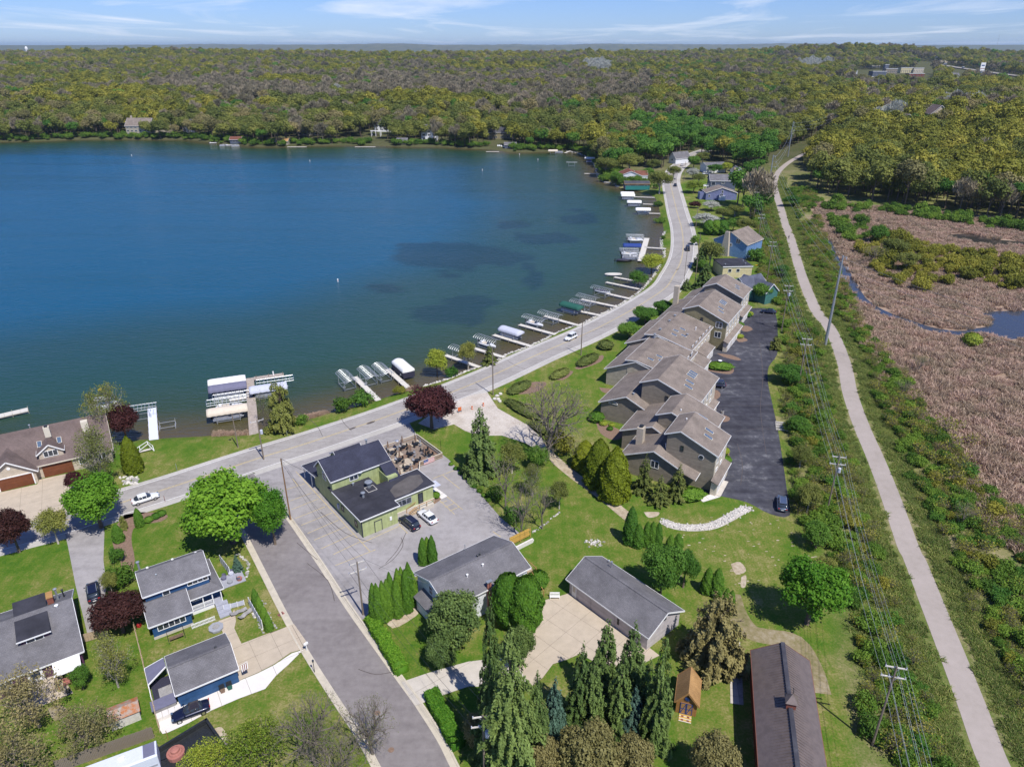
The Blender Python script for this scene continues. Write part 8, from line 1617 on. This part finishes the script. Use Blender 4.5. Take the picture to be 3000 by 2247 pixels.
for o in bl:
    m_ok &= ~((np.abs(X-o.location.x-6) < (15 if o.location.y > 520 else 9)) & (Y < o.location.y+14) & (Y > o.location.y-(26 if o.location.y > 520 else 12)) & (rng.random(X.size) < (.72 if o.location.y > 520 else 1)))
m_ok &= ~((sdpoly(UU,VV,[(1090,398),(1040,425),(1110,428),(1140,400)]) < 0) | (sdpoly(UU,VV,[(1425,412),(1500,412),(1500,440),(1420,435)]) < 0))
X,Y,S,UU,VV,sdn = X[m_ok],Y[m_ok],S[m_ok],UU[m_ok],VV[m_ok],sdn[m_ok]
Z = zground(X,Y)
n1,n2,n3 = smooth_noise(X,Y,230,31)+.35*smooth_noise(X,Y,60,35),smooth_noise(X,Y,150,32)+.3*smooth_noise(X,Y,45,36),rng.random(X.size)
band = np.exp(-((VV-285)/45)**2)*((UU < 1900) & (UU > 500)); sh_ = np.exp(-((VV-400)/30)**2)*(UU < 1900); hillR = (UU > 2350) & (VV > 270)
right = np.array([np.where(hillR,.4,.0)])[0]
K = np.empty(X.size,object)
sc_o = .10+.75*n1+.9*right-.5*band+.15*(VV < 210); sc_g = -.02-.6*n1+.6*band-.15*right; sc_l = .18+.5*n2+.6*sh_+.5*right; sc_gr = -.18-.5*n2+.25*((UU > 1850) & (UU < 2300)); sc_t = -.1+.45*sh_-.3*n1; sc_d = np.full(X.size,-.75)+.75*((UU > 2150) & (UU < 2500) & (VV > 260) & (VV < 330)); 
sc_gr = sc_gr + .55*((VV > 380) & (UU > 1550) & (UU < 2300))
SC = np.stack([sc_o,sc_g,sc_l,sc_gr,sc_t,sc_d],1)+rng.gumbel(0,.19,(X.size,6)); am = SC.argmax(1)
names = np.array(['olive','grey','lime','green','tan','dark']); K = names[am].astype(object)
alt = rng.random(X.size) < .5; K[(K == 'olive') & alt] = 'olive2'; K[(K == 'grey') & alt] = 'grey2'
for (u,v,ru,rv) in [(1750,212,42,14),(2380,205,50,12),(2600,385,34,10),(2800,340,60,14),(2740,500,10,30),(1000,300,14,10)]:
    q = ((UU-u)/ru)**2+((VV-v)/rv)**2 < 1; K[q] = 'white'
hs_ = (.88+.62*rng.random(X.size))*np.where(S > 9,1+(S-9)*.055,1)*np.where(S > 16,.9,1)*np.where(hillR,1.1,1); vis = (UU > -60) & (UU < 3060)
near_i = np.argsort(np.where(vis,dist(X,Y),1e9))
ROWS = lambda i: ('in the front row' if dist(X[i],Y[i]) < 392 else 'in the second row' if dist(X[i],Y[i]) < 425 else 'deep in the wood')
COLS = lambda i: ('nearest the trail' if UU[i] < 2450 else 'left of the gabled villa' if UU[i] < 2600 else 'below the gabled villa' if UU[i] < 2760 else 'right of the villa' if UU[i] < 2900 else 'near the right edge')
side = lambda i: (ROWS(i)+', '+COLS(i) if UU[i] > 2330 else 'along the far end of the road' if UU[i] > 1850 else 'behind the far inlet' if UU[i] > 1450 else 'above the far shore lawns' if UU[i] > 950 else 'above the far shore boathouses' if UU[i] > 600 else 'near the stone mansion' if UU[i] > 280 else 'on the far left shore')
indiv = near_i[:290]; im = np.zeros(X.size,bool); im[indiv] = True
FIRST = {}
for i in indiv:
    k = K[i]; o = link(KL[k][1],WK[k],None,(X[i],Y[i],Z[i]),rng.uniform(0,6.28)); s = hs_[i]*rng.uniform(.85,1.1); o.scale = (s,s,s*rng.uniform(.85,1.1)); sd_ = side(i)
    sz = 'small ' if s < .92 else 'tall ' if s > 1.12 else ''
    KLs = dict(olive='golden-olive budding oak',olive2='ochre-green budding oak',lime='yellow-green tree',green='full green tree',tan='pale tan budding tree',grey='leafless grey-brown tree',grey2='slender leafless tree',dark='dark conifer',white='silver-white tree')
    tag(o,sz+KLs[k]+' '+sd_,'tree',sz+KLs[k]+'s '+sd_); FIRST.setdefault(k,o)
for k in WK:
    if k not in FIRST:
        X_,Y_ = G(2500 if k == 'dark' else 2600,400); o = link(KL[k][1],WK[k],None,(X_,Y_,zg(X_,Y_)),0); tag(o,KL[k][0]+' standing in the right-hand wood','tree'); FIRST[k] = o
def scatter(name,pts,scl,proto,label,cat,tilt=0):
    """one mass of the same plant: points carry size and turn, geometry nodes set a plant on each"""
    n = len(pts); me = bpy.data.meshes.new(name); me.vertices.add(n); me.vertices.foreach_set('co',np.asarray(pts,np.float32).ravel())
    a = me.attributes.new('scl','FLOAT_VECTOR','POINT'); a.data.foreach_set('vector',np.asarray(scl,np.float32).ravel())
    r_ = np.zeros((n,3)); r_[:,2] = rng.uniform(0,6.28,n); r_[:,:2] = rng.normal(0,tilt,(n,2)) if tilt else 0
    a = me.attributes.new('rotv','FLOAT_VECTOR','POINT'); a.data.foreach_set('vector',r_.astype(np.float32).ravel())
    o = link(name,me); md = o.modifiers.new('plants','NODES'); ng = bpy.data.node_groups.new(name,'GeometryNodeTree'); md.node_group = ng
    ng.interface.new_socket('Geometry',in_out='INPUT',socket_type='NodeSocketGeometry'); ng.interface.new_socket('Geometry',in_out='OUTPUT',socket_type='NodeSocketGeometry')
    gi,go = ng.nodes.new('NodeGroupInput'),ng.nodes.new('NodeGroupOutput'); ip = ng.nodes.new('GeometryNodeInstanceOnPoints'); oi = ng.nodes.new('GeometryNodeObjectInfo'); oi.inputs['Object'].default_value = proto; oi.inputs['As Instance'].default_value = True
    n1_ = ng.nodes.new('GeometryNodeInputNamedAttribute'); n1_.data_type = 'FLOAT_VECTOR'; n1_.inputs[0].default_value = 'scl'; n2_ = ng.nodes.new('GeometryNodeInputNamedAttribute'); n2_.data_type = 'FLOAT_VECTOR'; n2_.inputs[0].default_value = 'rotv'
    lk_ = ng.links.new; lk_(gi.outputs[0],ip.inputs['Points']); lk_(oi.outputs['Geometry'],ip.inputs['Instance'])
    lk_(n1_.outputs['Attribute'],ip.inputs['Scale']); lk_(n2_.outputs['Attribute'],ip.inputs['Rotation']); lk_(ip.outputs[0],go.inputs[0])
    return tag(o,label,cat,kind='stuff')
for k in WK:
    q = (K == k) & ~im
    if q.sum() < 3: continue
    s = hs_[q]*rng.uniform(.85,1.1,q.sum()); scatter('distant_wood',np.stack([X[q],Y[q],Z[q]],1),np.stack([s,s,s*rng.uniform(.8,1.05,q.sum())],1),FIRST[k],'distant wood of the ' + KL[k][0].replace('tree','kind').replace('oak','oak kind')+' reaching to the horizon','woodland')
print('wood',len(X),'individual',len(indiv))
# beyond the last single trees the wood goes on as a rough canopy
xs = np.arange(-6500,6501,70.0); ys = np.concatenate([np.arange(3300,6800,60.0),np.arange(6800,16000,260.0)]); XX,YY = np.meshgrid(xs,ys); fx,fy = XX.ravel(),YY.ravel(); zz = hill(fx,fy)+rng.uniform(4,15,fx.size)
ins = sdpoly(fx,fy,[(-2500,8200),(-1500,7600),(-300,7900),(300,8200),(500,9000),(-300,10200),(-2200,9600)]) < 60; zz = np.where(ins,-12,zz)
nx,ny = len(xs),len(ys); idx = (np.arange(ny-1)[:,None]*nx+np.arange(nx-1)[None,:]).ravel()
foliage('canopy_leaf',(.055,.062,.022),(.12,.115,.045),trans=0)
tag(link('far_canopy',rawmesh('far_canopy',np.stack([fx,fy,zz],1),np.stack([idx,idx+1,idx+nx+1,idx+nx],1),['canopy_leaf'],var=rng.random(fx.size))),'rough tree canopy fading into the horizon','woodland',kind='stuff')
# ------------------------------------------------------------------ scrub along the trail, marsh
def inpx(poly,s,yr=(30,420),xr=(-60,420)):
    a,b_ = jgrid(xr[0],xr[1],yr[0],yr[1],s); u,v = P(a,b_,0); q = sdpoly(u,v,poly) < 0; return a[q],b_[q],u[q],v[q]
TRC = smooth(gl([(3020,2420),(2917,2247),(2851,2075),(2788,1912),(2729,1764),(2660,1600),(2606,1447),(2563,1338),(2523,1246),(2490,1150),(2475,1072),(2450,1000),(2428,957),(2397,920),(2376,878),(2353,820),(2334,760),(2317,700),(2300,655),(2286,605),(2274,570),(2269,540),(2273,518)]),4)
SCR = [[(2310,700),(2262,585),(2215,560),(2200,640),(2225,760),(2215,860),(2290,900),(2300,1100),(2292,1180),(2310,1260),(2318,1400),(2335,1520),(2430,1640),(2480,1760),(2520,1940),(2540,2300),(2960,2300),(2600,1500),(2480,1150),(2420,980)],
       [(2330,660),(2400,640),(2440,760),(2490,860),(2560,1000),(2640,1090),(2740,1250),(2900,1450),(3100,1560),(3300,2350),(3060,2350),(2960,2200),(2740,1700),(2560,1180)],[(2300,560),(2360,500),(2390,560),(2400,600),(2330,650)]]
cnt = 0
for pi,poly in enumerate(SCR):
    a,b_,u,v = inpx(poly,2.5); dl = sdline(a,b_,TRC); keep = (dl > (4.6 if pi == 0 else 6.2)) & (rng.random(a.size) < (.70 if pi != 1 else .8)); a,b_,u,v,dl = a[keep],b_[keep],u[keep],v[keep],dl[keep]
    order = np.argsort(b_)
    lim = (150,120,20)[pi]
    rest_ = []
    for j,i in enumerate(order):
        if pi == 1 and u[i] > 2950 and v[i] < 1900 and rng.random() < .3: continue
        r = rng.uniform(.9,2.1)*(1.0 if dl[i] > 8 else .75); k = ['shrub_0','shrub_1','shrub_2','shrub_3','shrub_bare','shrub_bare','shrub_0'][rng.integers(0,7)]
        if j < lim and cnt < 290:
            wh_r = 'beside the timber steps' if 1200 < v[i] < 1330 and pi == 0 else 'above the teal cottage' if v[i] < 860 and pi == 0 else 'beside the upper half of the dark lot' if v[i] < 1200 and pi == 0 else 'beside the lower half of the dark lot' if v[i] < 1540 and pi == 0 else 'between the brown barn lawn and the trail' if pi == 0 else 'by stream' if v[i] < 900 else 'below the nearest steel pole' if v[i] < 1200 else 'across from the dark lot' if v[i] < 1500 else 'across from the brown barn'
            o = plant(k,a[i],b_[i],r,r*rng.uniform(.9,1.5),('large ' if r > 1.7 else 'small ' if r < 1.15 else '')+('leafless brushy shrub ' if k == 'shrub_bare' else 'green shrub ' if k != 'shrub_2' else 'olive shrub ')+('' if pi == 0 else 'on the marsh side ')+wh_r+(' close to the trail' if dl[i] < 7.5 and v[i] < 1500 else ''),'shrub',None,'shrub',z=0); o['group'] = 'shrubs: '+o['label']; cnt += 1
            if k == 'shrub_0': SH0 = o
            if k == 'shrub_bare': SHB = o
        else: rest_.append((a[i],b_[i],0,r))
    if rest_:
        rest_ = np.array(rest_)
        for q,pr in ((rng.random(len(rest_)) < .55,SH0),(None,SHB)):
            q = q if q is not None else ~lastq
            lastq = q; R_ = rest_[q]
            if len(R_) > 2: scatter('undergrowth',R_[:,:3],np.stack([R_[:,3]/1.8]*3,1),pr,'tangled undergrowth beyond the nearer shrubs '+['on the lot side','on the marsh side','at the trail bend'][pi]+(' in leaf' if pr is SH0 else ', leafless'),'undergrowth')
for u,v,hw,h,k,lb in [(2160,1290+0,0,0,'',''),(2310,1090,52,5,'green_a','round green bushy tree at the side of the dark lot, nearest pole with lot shadow'),(2275,1000,22,4,'juniper','dark cedar shrub by the lot pole'),(2345,1240,40,4,'open_c','green tree over the timber steps'),(2350,1330,38,5,'open_a','thin tree beside the dark lot below the steps'),(2375,1450,45,6,'open_a','thin green tree shading the blue-grey car'),(2400,1560,50,5,'open_c','fresh green tree behind the lawn corner'),(2420,1660,40,4.5,'open_a','scraggy tree between the lawn and the trail'),(2290,790,26,5,'open_c','green tree on the bank behind the teal cottage'),(2560,740,50,8,'bare_b','tall pale tree in the marsh thicket left of centre'),(2620,720,45,9,'open_a','pale yellow-green tree in the marsh thicket'),(2580,680,34,8,'open_c','green tree in the marsh thicket'),(2660,760,40,8,'open_a','light tree over the marsh thicket, rightmost tall one'),(2850,990,26,3.5,'ball_gold','round bright yellow-green bush beside the pond'),(2700,1060,40,5,'bare_b','leafless tree between marsh and trail shrubs'),(2830,1500,50,5,'bare_b','leafless tree at the right among the marsh-side shrubs'),(2650,1130,38,5,'bare_a','leafless tree on the marsh side by the first steel pole wires'),(2320,585,30,6,'open_c','green tree at the trail inside bend')]:
    if k: T(k,u,v,hw,h,lb,name='scrub_tree' if k[0] != 'b' or k == 'bare_b' else 'scrub_bush')
# marsh thickets: olive shrub mass
for poly,p_,k,lb in (([(2500,720),(2560,690),(2640,700),(2760,740),(3000,760),(3200,800),(3200,880),(3000,870),(2900,850),(2800,830),(2700,860),(2620,840),(2560,800)],.5,'shrub_2','olive willow thicket in the middle of the marsh'),([(2640,1180),(2740,1200),(2850,1290),(2900,1400),(2860,1480),(2780,1420),(2700,1300)],.5,'shrub_bare','olive willow thicket at the marsh edge'),([(2400,590),(2600,608),(2850,640),(3100,665),(3300,690),(3300,700),(3100,690),(2850,668),(2600,630),(2420,620)],.45,'shrub_3','green willow fringe below the right-hand wood'),([(2420,620),(2520,640),(2560,700),(2500,720),(2440,680)],.4,'shrub_0','loose willow bushes at the marsh head')):
    a,b_,u,v = inpx(poly,3.4); q = rng.random(a.size) < p_; a,b_ = a[q],b_[q]
    cm = PROTO[k][0]; f = link('willow_bush',cm,None,(a[0],b_[0],0),0); f.scale = (1.6,1.6,1.4); tag(f,'single willow bush at the edge of the '+lb.split(' in the')[0],'shrub'); s = rng.uniform(.9,1.9,len(a)-1)
    scatter('willow_thicket',np.stack([a[1:],b_[1:],np.zeros(len(a)-1)],1),np.stack([s,s,s*rng.uniform(.8,1.3,len(s))],1),f,lb,'thicket')
# reeds
n = 340; C = np.stack([rng.uniform(-1.5,1.5,n),rng.uniform(-1.5,1.5,n),np.zeros(n)],1); hh = rng.uniform(.45,1.25,n); le = rng.normal(0,.38,(n,2))*hh[:,None]; a = rng.uniform(0,PI,n); w_ = .055
dx = np.stack([np.cos(a)*w_,np.sin(a)*w_,np.zeros(n)],1); mid = C+np.stack([le[:,0]*.35,le[:,1]*.35,hh*.6],1); tip = C+np.stack([le[:,0],le[:,1],hh],1)
V = np.stack([C-dx,C+dx,mid+dx,mid-dx,mid-dx,mid+dx,tip+dx*.5,tip-dx*.5],1).reshape(-1,3); F = np.arange(n*8).reshape(-1,4); vr = np.repeat(rng.random(n),8)
rm = rawmesh('reed_clump',V,F,['reed'],var=vr); gm_ = rawmesh('grass_clump',V*np.array([.5,.5,.28]),F,['grass_blade'],var=vr)
REEDP = [(u,v) for u,v in [(2390,598),(2500,600),(2600,612),(2800,630),(3050,655),(3500,690),(4400,1500),(3150,1760),(2960,1590),(2840,1480),(2740,1350),(2660,1220),(2560,1080),(2520,980),(2470,850),(2410,720),(2390,660)]]
a,b_,u,v = inpx(REEDP,2.3,yr=(60,420),xr=(40,420)); wt = np.minimum(np.minimum(sdpoly(a,b_,smooth(POND+POND[:1],4)[:-1]),sdpoly(a,b_,smooth(POND2+POND2[:1],4)[:-1])),sdline(a,b_,STREAM[0])-2.0)
q = (wt > .6) & (u < 3150) & (rng.random(a.size) < .9); a,b_ = a[q],b_[q]; f = link('reed_clump',rm,None,(*G(2560,1010),0),0); tag(f,'pinkish-brown reed clump at the marsh edge','reeds')
s = rng.uniform(.8,1.35,len(a)); scatter('marsh_reeds',np.stack([a,b_,np.zeros(len(a))],1),np.stack([s,s,s*rng.uniform(.7,1.3,len(s))*(.75+.25*smooth_noise(a,b_,25,4))],1),f,'pinkish-brown dead reeds covering the marsh','reeds',tilt=.12); print('reeds',len(a))
# rough grass beside the trail and at the shore
pts = []
for side_ in (-1,1):
    for d in np.arange(3.2,6.6,.85):
        ln = offs(TRC,side_*d*-1); ln = np.array(ln)
        for i in range(len(ln)-1):
            L_ = np.hypot(*(ln[i+1]-ln[i])); k = int(L_/.85)
            for t in range(k): pts.append((*(ln[i]+(ln[i+1]-ln[i])*((t+rng.random())/max(k,1))+rng.normal(0,.3,2)),0))
pts = np.array(pts); f = link('grass_clump',gm_,None,(*G(2705,1500),0),0); tag(f,'tuft of rough grass on the trail verge','grass'); s = rng.uniform(.7,1.5,len(pts)); scatter('trail_grass',pts,np.stack([s,s,s*rng.uniform(.5,1.2,len(s))],1),f,'rough uncut grass on both verges of the trail','grass')
# low brush and tufts that close the gaps between the shrubs
for pi,poly in enumerate(SCR[:2]):
    a,b_,u,v = inpx(poly,1.7); dl = sdline(a,b_,TRC); q = (dl > 5.0) & (u < 3300) & (smooth_noise(a,b_,14,50+pi)+rng.normal(0,.4,a.size) > -.35); a,b_ = a[q],b_[q]
    for j,(pr,sc_) in enumerate(((SH0,.72),(SHB,.85),(bpy.data.objects['grass_clump'],1.6))):
        w = slice(j,None,3); s = rng.uniform(.6,1.3,len(a[w]))*sc_; scatter('undergrowth',np.stack([a[w],b_[w],np.zeros(len(s))],1),np.stack([s,s,s*rng.uniform(.6,1.1,len(s))],1),pr,['low green brush','low leafless brush','long pale grass'][j]+' between the shrubs on the '+['lot','marsh'][pi]+' side','undergrowth')
a,b_ = jgrid(-620,330,340,760,4.5); sd9 = sdpoly(a,b_,LAKE); q = (sd9 > .3) & (sd9 < 16) & (b_ > 420) & (rng.random(a.size) < .75); u,v = P(a,b_,0); q &= ~((u > 1960) | ((u > 1425) & (u < 1500)) | ((u > 1090) & (u < 1150))); a,b_ = a[q],b_[q]; s = rng.uniform(.8,2.2,len(a))
scatter('shore_brush',np.stack([a,b_,zground(a,b_)],1),np.stack([s,s,s],1),SH0,'green brush along the far shoreline under the trees','undergrowth')
b = MB(); rq = random.Random(4)
for k in range(70):
    u,v = rq.uniform(1990,2420),rq.uniform(1515,1720); x,y = G(u,v); w_,h_ = rq.uniform(.1,.28),rq.uniform(.06,.14); b.add([(x-w_,y-h_,.03),(x+w_,y-h_*.7,.03),(x+w_*.8,y+h_,.03),(x-w_*.9,y+h_*.8,.03)],[(0,1,2,3)])
tag(b.build('straw_bits','dirt'),'scattered pale straw patches on the big lawn below the dark lot','straw',kind='stuff')
# dry reeds at the lake edge
pts = []
for p,q,n_ in (((630,1276),(745,1272),50),((810,1245),(960,1212),80),((1190,1150),(1210,1142),10)):
    for k in range(n_): t = rng.random(); A,B_ = G(*p,-1),G(*q,-1); pts.append((A[0]+(B_[0]-A[0])*t+rng.normal(0,.3),A[1]+(B_[1]-A[1])*t+rng.normal(0,.4)-.2,-.8))
s = rng.uniform(.25,.45,len(pts)); scatter('shore_reeds',pts,np.stack([s,s,s*1.3],1),bpy.data.objects['reed_clump'],'dry reeds along the waterline by the pier','reeds',tilt=.1)
# ------------------------------------------------------------------ town, highway, towers in the distance
def at(u,v,z): return G(u,v,z)
def hz(u,v):                # ground point seen at u, v on the rolling terrain
    z = 0
    for _ in range(25): x,y = G(u,v,z); z = .6*z+.4*float(hill(x,y))
    return x,y,z
HW = []
for u,v in [(2745,191),(2800,200),(2860,209),(2920,218),(3000,228),(3150,246)]: HW.append(hz(u,v))
hp = smooth([(x,y) for x,y,z in HW],6); hzf = lambda x,y: float(hill(x,y))+2
ribbon('highway','asphalt_far',hp,-11,-2,.2,zf=hzf); ribbon('highway','asphalt_far',hp,2,11,.2,zf=hzf); ribbon('highway_median','kerb',hp,-2,2,.21,zf=hzf)
for i,(t,off,k) in enumerate([(.1,9,'w'),(.16,-9,'d'),(.26,8,'w'),(.33,-8,'w'),(.4,10,'d'),(.5,8,'d'),(.62,-9,'w'),(.72,8,'d'),(.85,-8,'w')]):
    j = int(t*(len(hp)-2)); a_ = math.atan2(hp[j+1][1]-hp[j][1],hp[j+1][0]-hp[j][0]); x,y = hp[j]; x2,y2 = x-math.sin(a_)*off,y+math.cos(a_)*off
    if i in (0,3): o = E('lorry',['white lorry on the far highway, at its distant end','','','white lorry on the far highway, in the middle'][i],'lorry',(x2,y2,hzf(x2,y2)+1.1),a_); bx(o,'trailer','white',-7,-1.3,1.0,5,1.3,4.0); bx(o,'cab','steel_paint',5.2,-1.2,.8,7.4,1.2,3.2); bx(o,'wheels','rubber',-6,-1.2,0,6.5,1.2,1.0)
    else: car('suv' if i % 2 else 'sedan','white_paint' if k == 'w' else 'black_paint','tiny car on the far highway',loc=(x2,y2,hzf(x2,y2)+1.05),ang=a_,small=True)['group'] = 'cars on the far highway'
def block(u,v,w,d,h,wall,label,roof='roof_dark',n=6,st=2,name='town_building',para='trim'):
    v += 9; w *= 1.1; h *= 1.05; x,y,z = hz(u,v); o = E(name,label,'building',(x-w/2,y,z),0); bx(o,'wall',wall,0,0,-6,w,d,h); bx(o,'flat_roof',roof,-.4,-.4,h,w+.4,d+.4,h+.6); bx(o,'parapet',para,-.5,-.55,h+.1,w+.5,-.4,h+1.0)
    for s in range(st):
        for i in range(n): win(o,w*(i+.5)/n,0,2.4+s*3.6,w/n*.5,1.9,-PI/2,'white',1,depth=.15)
for a_ in [(2575,216,26,20,9,'slate_siding','grey-blue town block left of the round-topped one'),(2610,210,24,18,11,'taupe_siding','long dark-topped town block'),(2655,206,26,20,11,'yellow_siding','ochre town block with white cornice'),(2690,206,22,18,10,'cream_siding','cream town block right of the ochre one'),(2540,228,20,16,6,'white_siding','low white town block in front'),(2685,216,30,18,5,'red_siding','low brick-red town block in front'),(2500,214,14,12,8,'white_siding','white gabled-looking block left of the town')]: block(*a_)
block(2595,205,9,9,17,'slate_siding','square clock-tower-like block above the town roofs',n=2,st=4)
for a_ in [(2455,178,34,14,4,'white_siding','long low white building in the middle distance',8),(2560,190,30,12,4,'slate_siding','long low dark building above the town',8),(2800,172,90,30,14,'cream_siding','long tan warehouse on the right skyline',12),(2880,170,60,26,9,'beige_siding','second tan warehouse on the right skyline',10),(2748,170,26,20,18,'brick_red','purple-brown block beside the tan warehouse',5),(2795,140,44,20,10,'white_siding','white buildings on the right horizon, left cluster',8),(2850,152,44,20,9,'white_siding','white buildings on the right horizon, middle cluster',8),(2955,150,60,20,9,'white_siding','white buildings on the right horizon, right cluster',8),(2945,148,26,26,16,'white_siding','white domed tank building on the right horizon',5)]: block(*a_[:7],n=a_[7],st=1 if a_[4] < 8 else 2,roof='concrete')
for u,v,w,lb in [(2648,258,16,'grey-roofed house in the trees above the distant trail'),(2680,268,12,'second grey-roofed house right of the distant trail'),(2775,212,16,'white roadside building near the highway'),(2790,230,26,'low pale roofs below the highway'),(2700,262,12,'small grey house under the town trees')]:
    x,y,z = hz(u,v); o = E('distant_house',lb,'house',(x-w/2,y,z),0); gable(o,0,w,0,10,6,6,5,10,'white_siding','roof_grey','white',.5,z0=-5); win(o,w*.3,0,4,2.4,1.6,-PI/2); win(o,w*.7,0,4,2.4,1.6,-PI/2)
for u,v,lb in [(2640,396,'tan gabled villa with steep roof half hidden in the right-hand wood'),(2730,388,'second steep gable showing above the right-hand wood')]:
    X_,Y_ = G(u,v+45); z = zg(X_,Y_); o = E('wood_villa',lb,'house',(X_-7,Y_,z),0); gable(o,0,12,0,14,12,12,7,18,'beige_siding','roof_brown','white',.6,swap=True,z0=-2); win(o,4,0,9,3,3.4,-PI/2,n=2,rows=2); win(o,10,0,9,3,3.4,-PI/2,n=2,rows=2)
x,y,z = hz(2868,240); bo = E('billboard','tall white sign board on a post by the highway','billboard',(x,y,z)); bx(bo,'post','galv',-.8,-.8,0,.8,.8,20); bx(bo,'panel','white',-4.5,-.5,20,4.5,.5,34); bx(bo,'stripe','brick_red',-4,-.56,23,4,-.51,24); bx(bo,'stripe','blue_paint',-3,-.56,28,3,-.51,30)
x,y = G(2916,140,20); MZ = hz(2916,152); mz = E('radio_mast','tall lattice radio mast on the right horizon','mast',(MZ[0],MZ[1],MZ[2])); hh_ = 0
for m_ in range(400):
    if P(MZ[0],MZ[1],MZ[2]+m_)[1] < 103: hh_ = m_; break
for a_ in (0,2.1,4.2): MB().bar((1.6*math.cos(a_),1.6*math.sin(a_),0),(1.2*math.cos(a_),1.2*math.sin(a_),hh_),.5,.5).build('leg','galv',mz)
b = MB(); [b.bar((1.6*math.cos(k*2.1),1.6*math.sin(k*2.1),k*4),(1.6*math.cos(k*2.1+2.1),1.6*math.sin(k*2.1+2.1),k*4+4),.25,.25) for k in range(int(hh_/4))]; b.build('lattice','galv',mz)
for k,f in enumerate((.98,.86,.74)): MB().lathe([(3.2,0),(3.2,3)],10,(0,0,hh_*f)).build('antenna_ring','dark_metal',mz)
for u,v0,vt,w,lb in ((84,164,137,9,'taller white water tower on the left horizon'),(55,160,148,8,'squat white water tank left of the tall water tower')):
    x,y,z = hz(u,v0+6); hgt_ = 10
    for m_ in range(1,120):
        if P(x,y,z+m_)[1] < vt: hgt_ = m_; break
    o = E('water_tower',lb,'water tower',(x,y,z)); MB().lathe([(w*.8,0),(w*.8,hgt_*.72)],16).build('column','white',o); MB().lathe([(w,hgt_*.70),(w*1.08,hgt_*.82),(w*.8,hgt_*.95),(w*.2,hgt_)],18).build('tank','white',o)
for u,v,w,lb in [(50,178,30,'grey roofs among the trees below the water towers'),(95,180,22,'second grey roof below the water towers'),(770,152,26,'tan roof on the left horizon ridge'),(930,172,12,'small steep gable on the left ridge'),(1478,255,22,'grey house with round window in the middle of the wood'),(2372,147,18,'small pale roof on the hill right of centre')]:
    x,y,z = hz(u,v); o = E('distant_house',lb,'house',(x-w/2,y,z),0); gable(o,0,w,0,12,13,13,6,19,'stone_wall','roof_taupe' if 'tan' in lb else 'roof_grey','white',.6,z0=-5); win(o,w*.5,0,10,3.4,3.4,-PI/2,n=3)
# buildings across the second lake, tiny and pale
for k in range(26):
    u = 940+k*22+rng.uniform(-8,8); x,y = G(u,146.5+rng.uniform(-1,.5),4); o = E('far_lakeside_house','tiny pale building on the shore of the distant second lake','house',(x,y,2),0,'pale buildings round the distant lake'); w = rng.uniform(20,60); bx(o,'wall','white',-w/2,0,0,w/2,20,rng.uniform(14,26)); bx(o,'roof','roof_grey',-w/2,0,26,w/2,20,27)

# ------------------------------------------------------------------ air
hzb = MB().box(-33000,-800,-45,33000,42000,170); m = bpy.data.materials.new('haze'); m.use_nodes = True; MATS['haze'] = m; m.node_tree.nodes.remove(m.node_tree.nodes['Principled BSDF'])
pv = m.node_tree.nodes.new('ShaderNodeVolumePrincipled'); pv.inputs['Density'].default_value = 4e-5; pv.inputs['Color'].default_value = (.62,.80,1,1); pv.inputs['Anisotropy'].default_value = .2
m.node_tree.links.new(pv.outputs[0],m.node_tree.nodes['Material Output'].inputs['Volume']); tag(hzb.build('haze','haze'),'thin blue air haze over the whole landscape',kind='stuff')
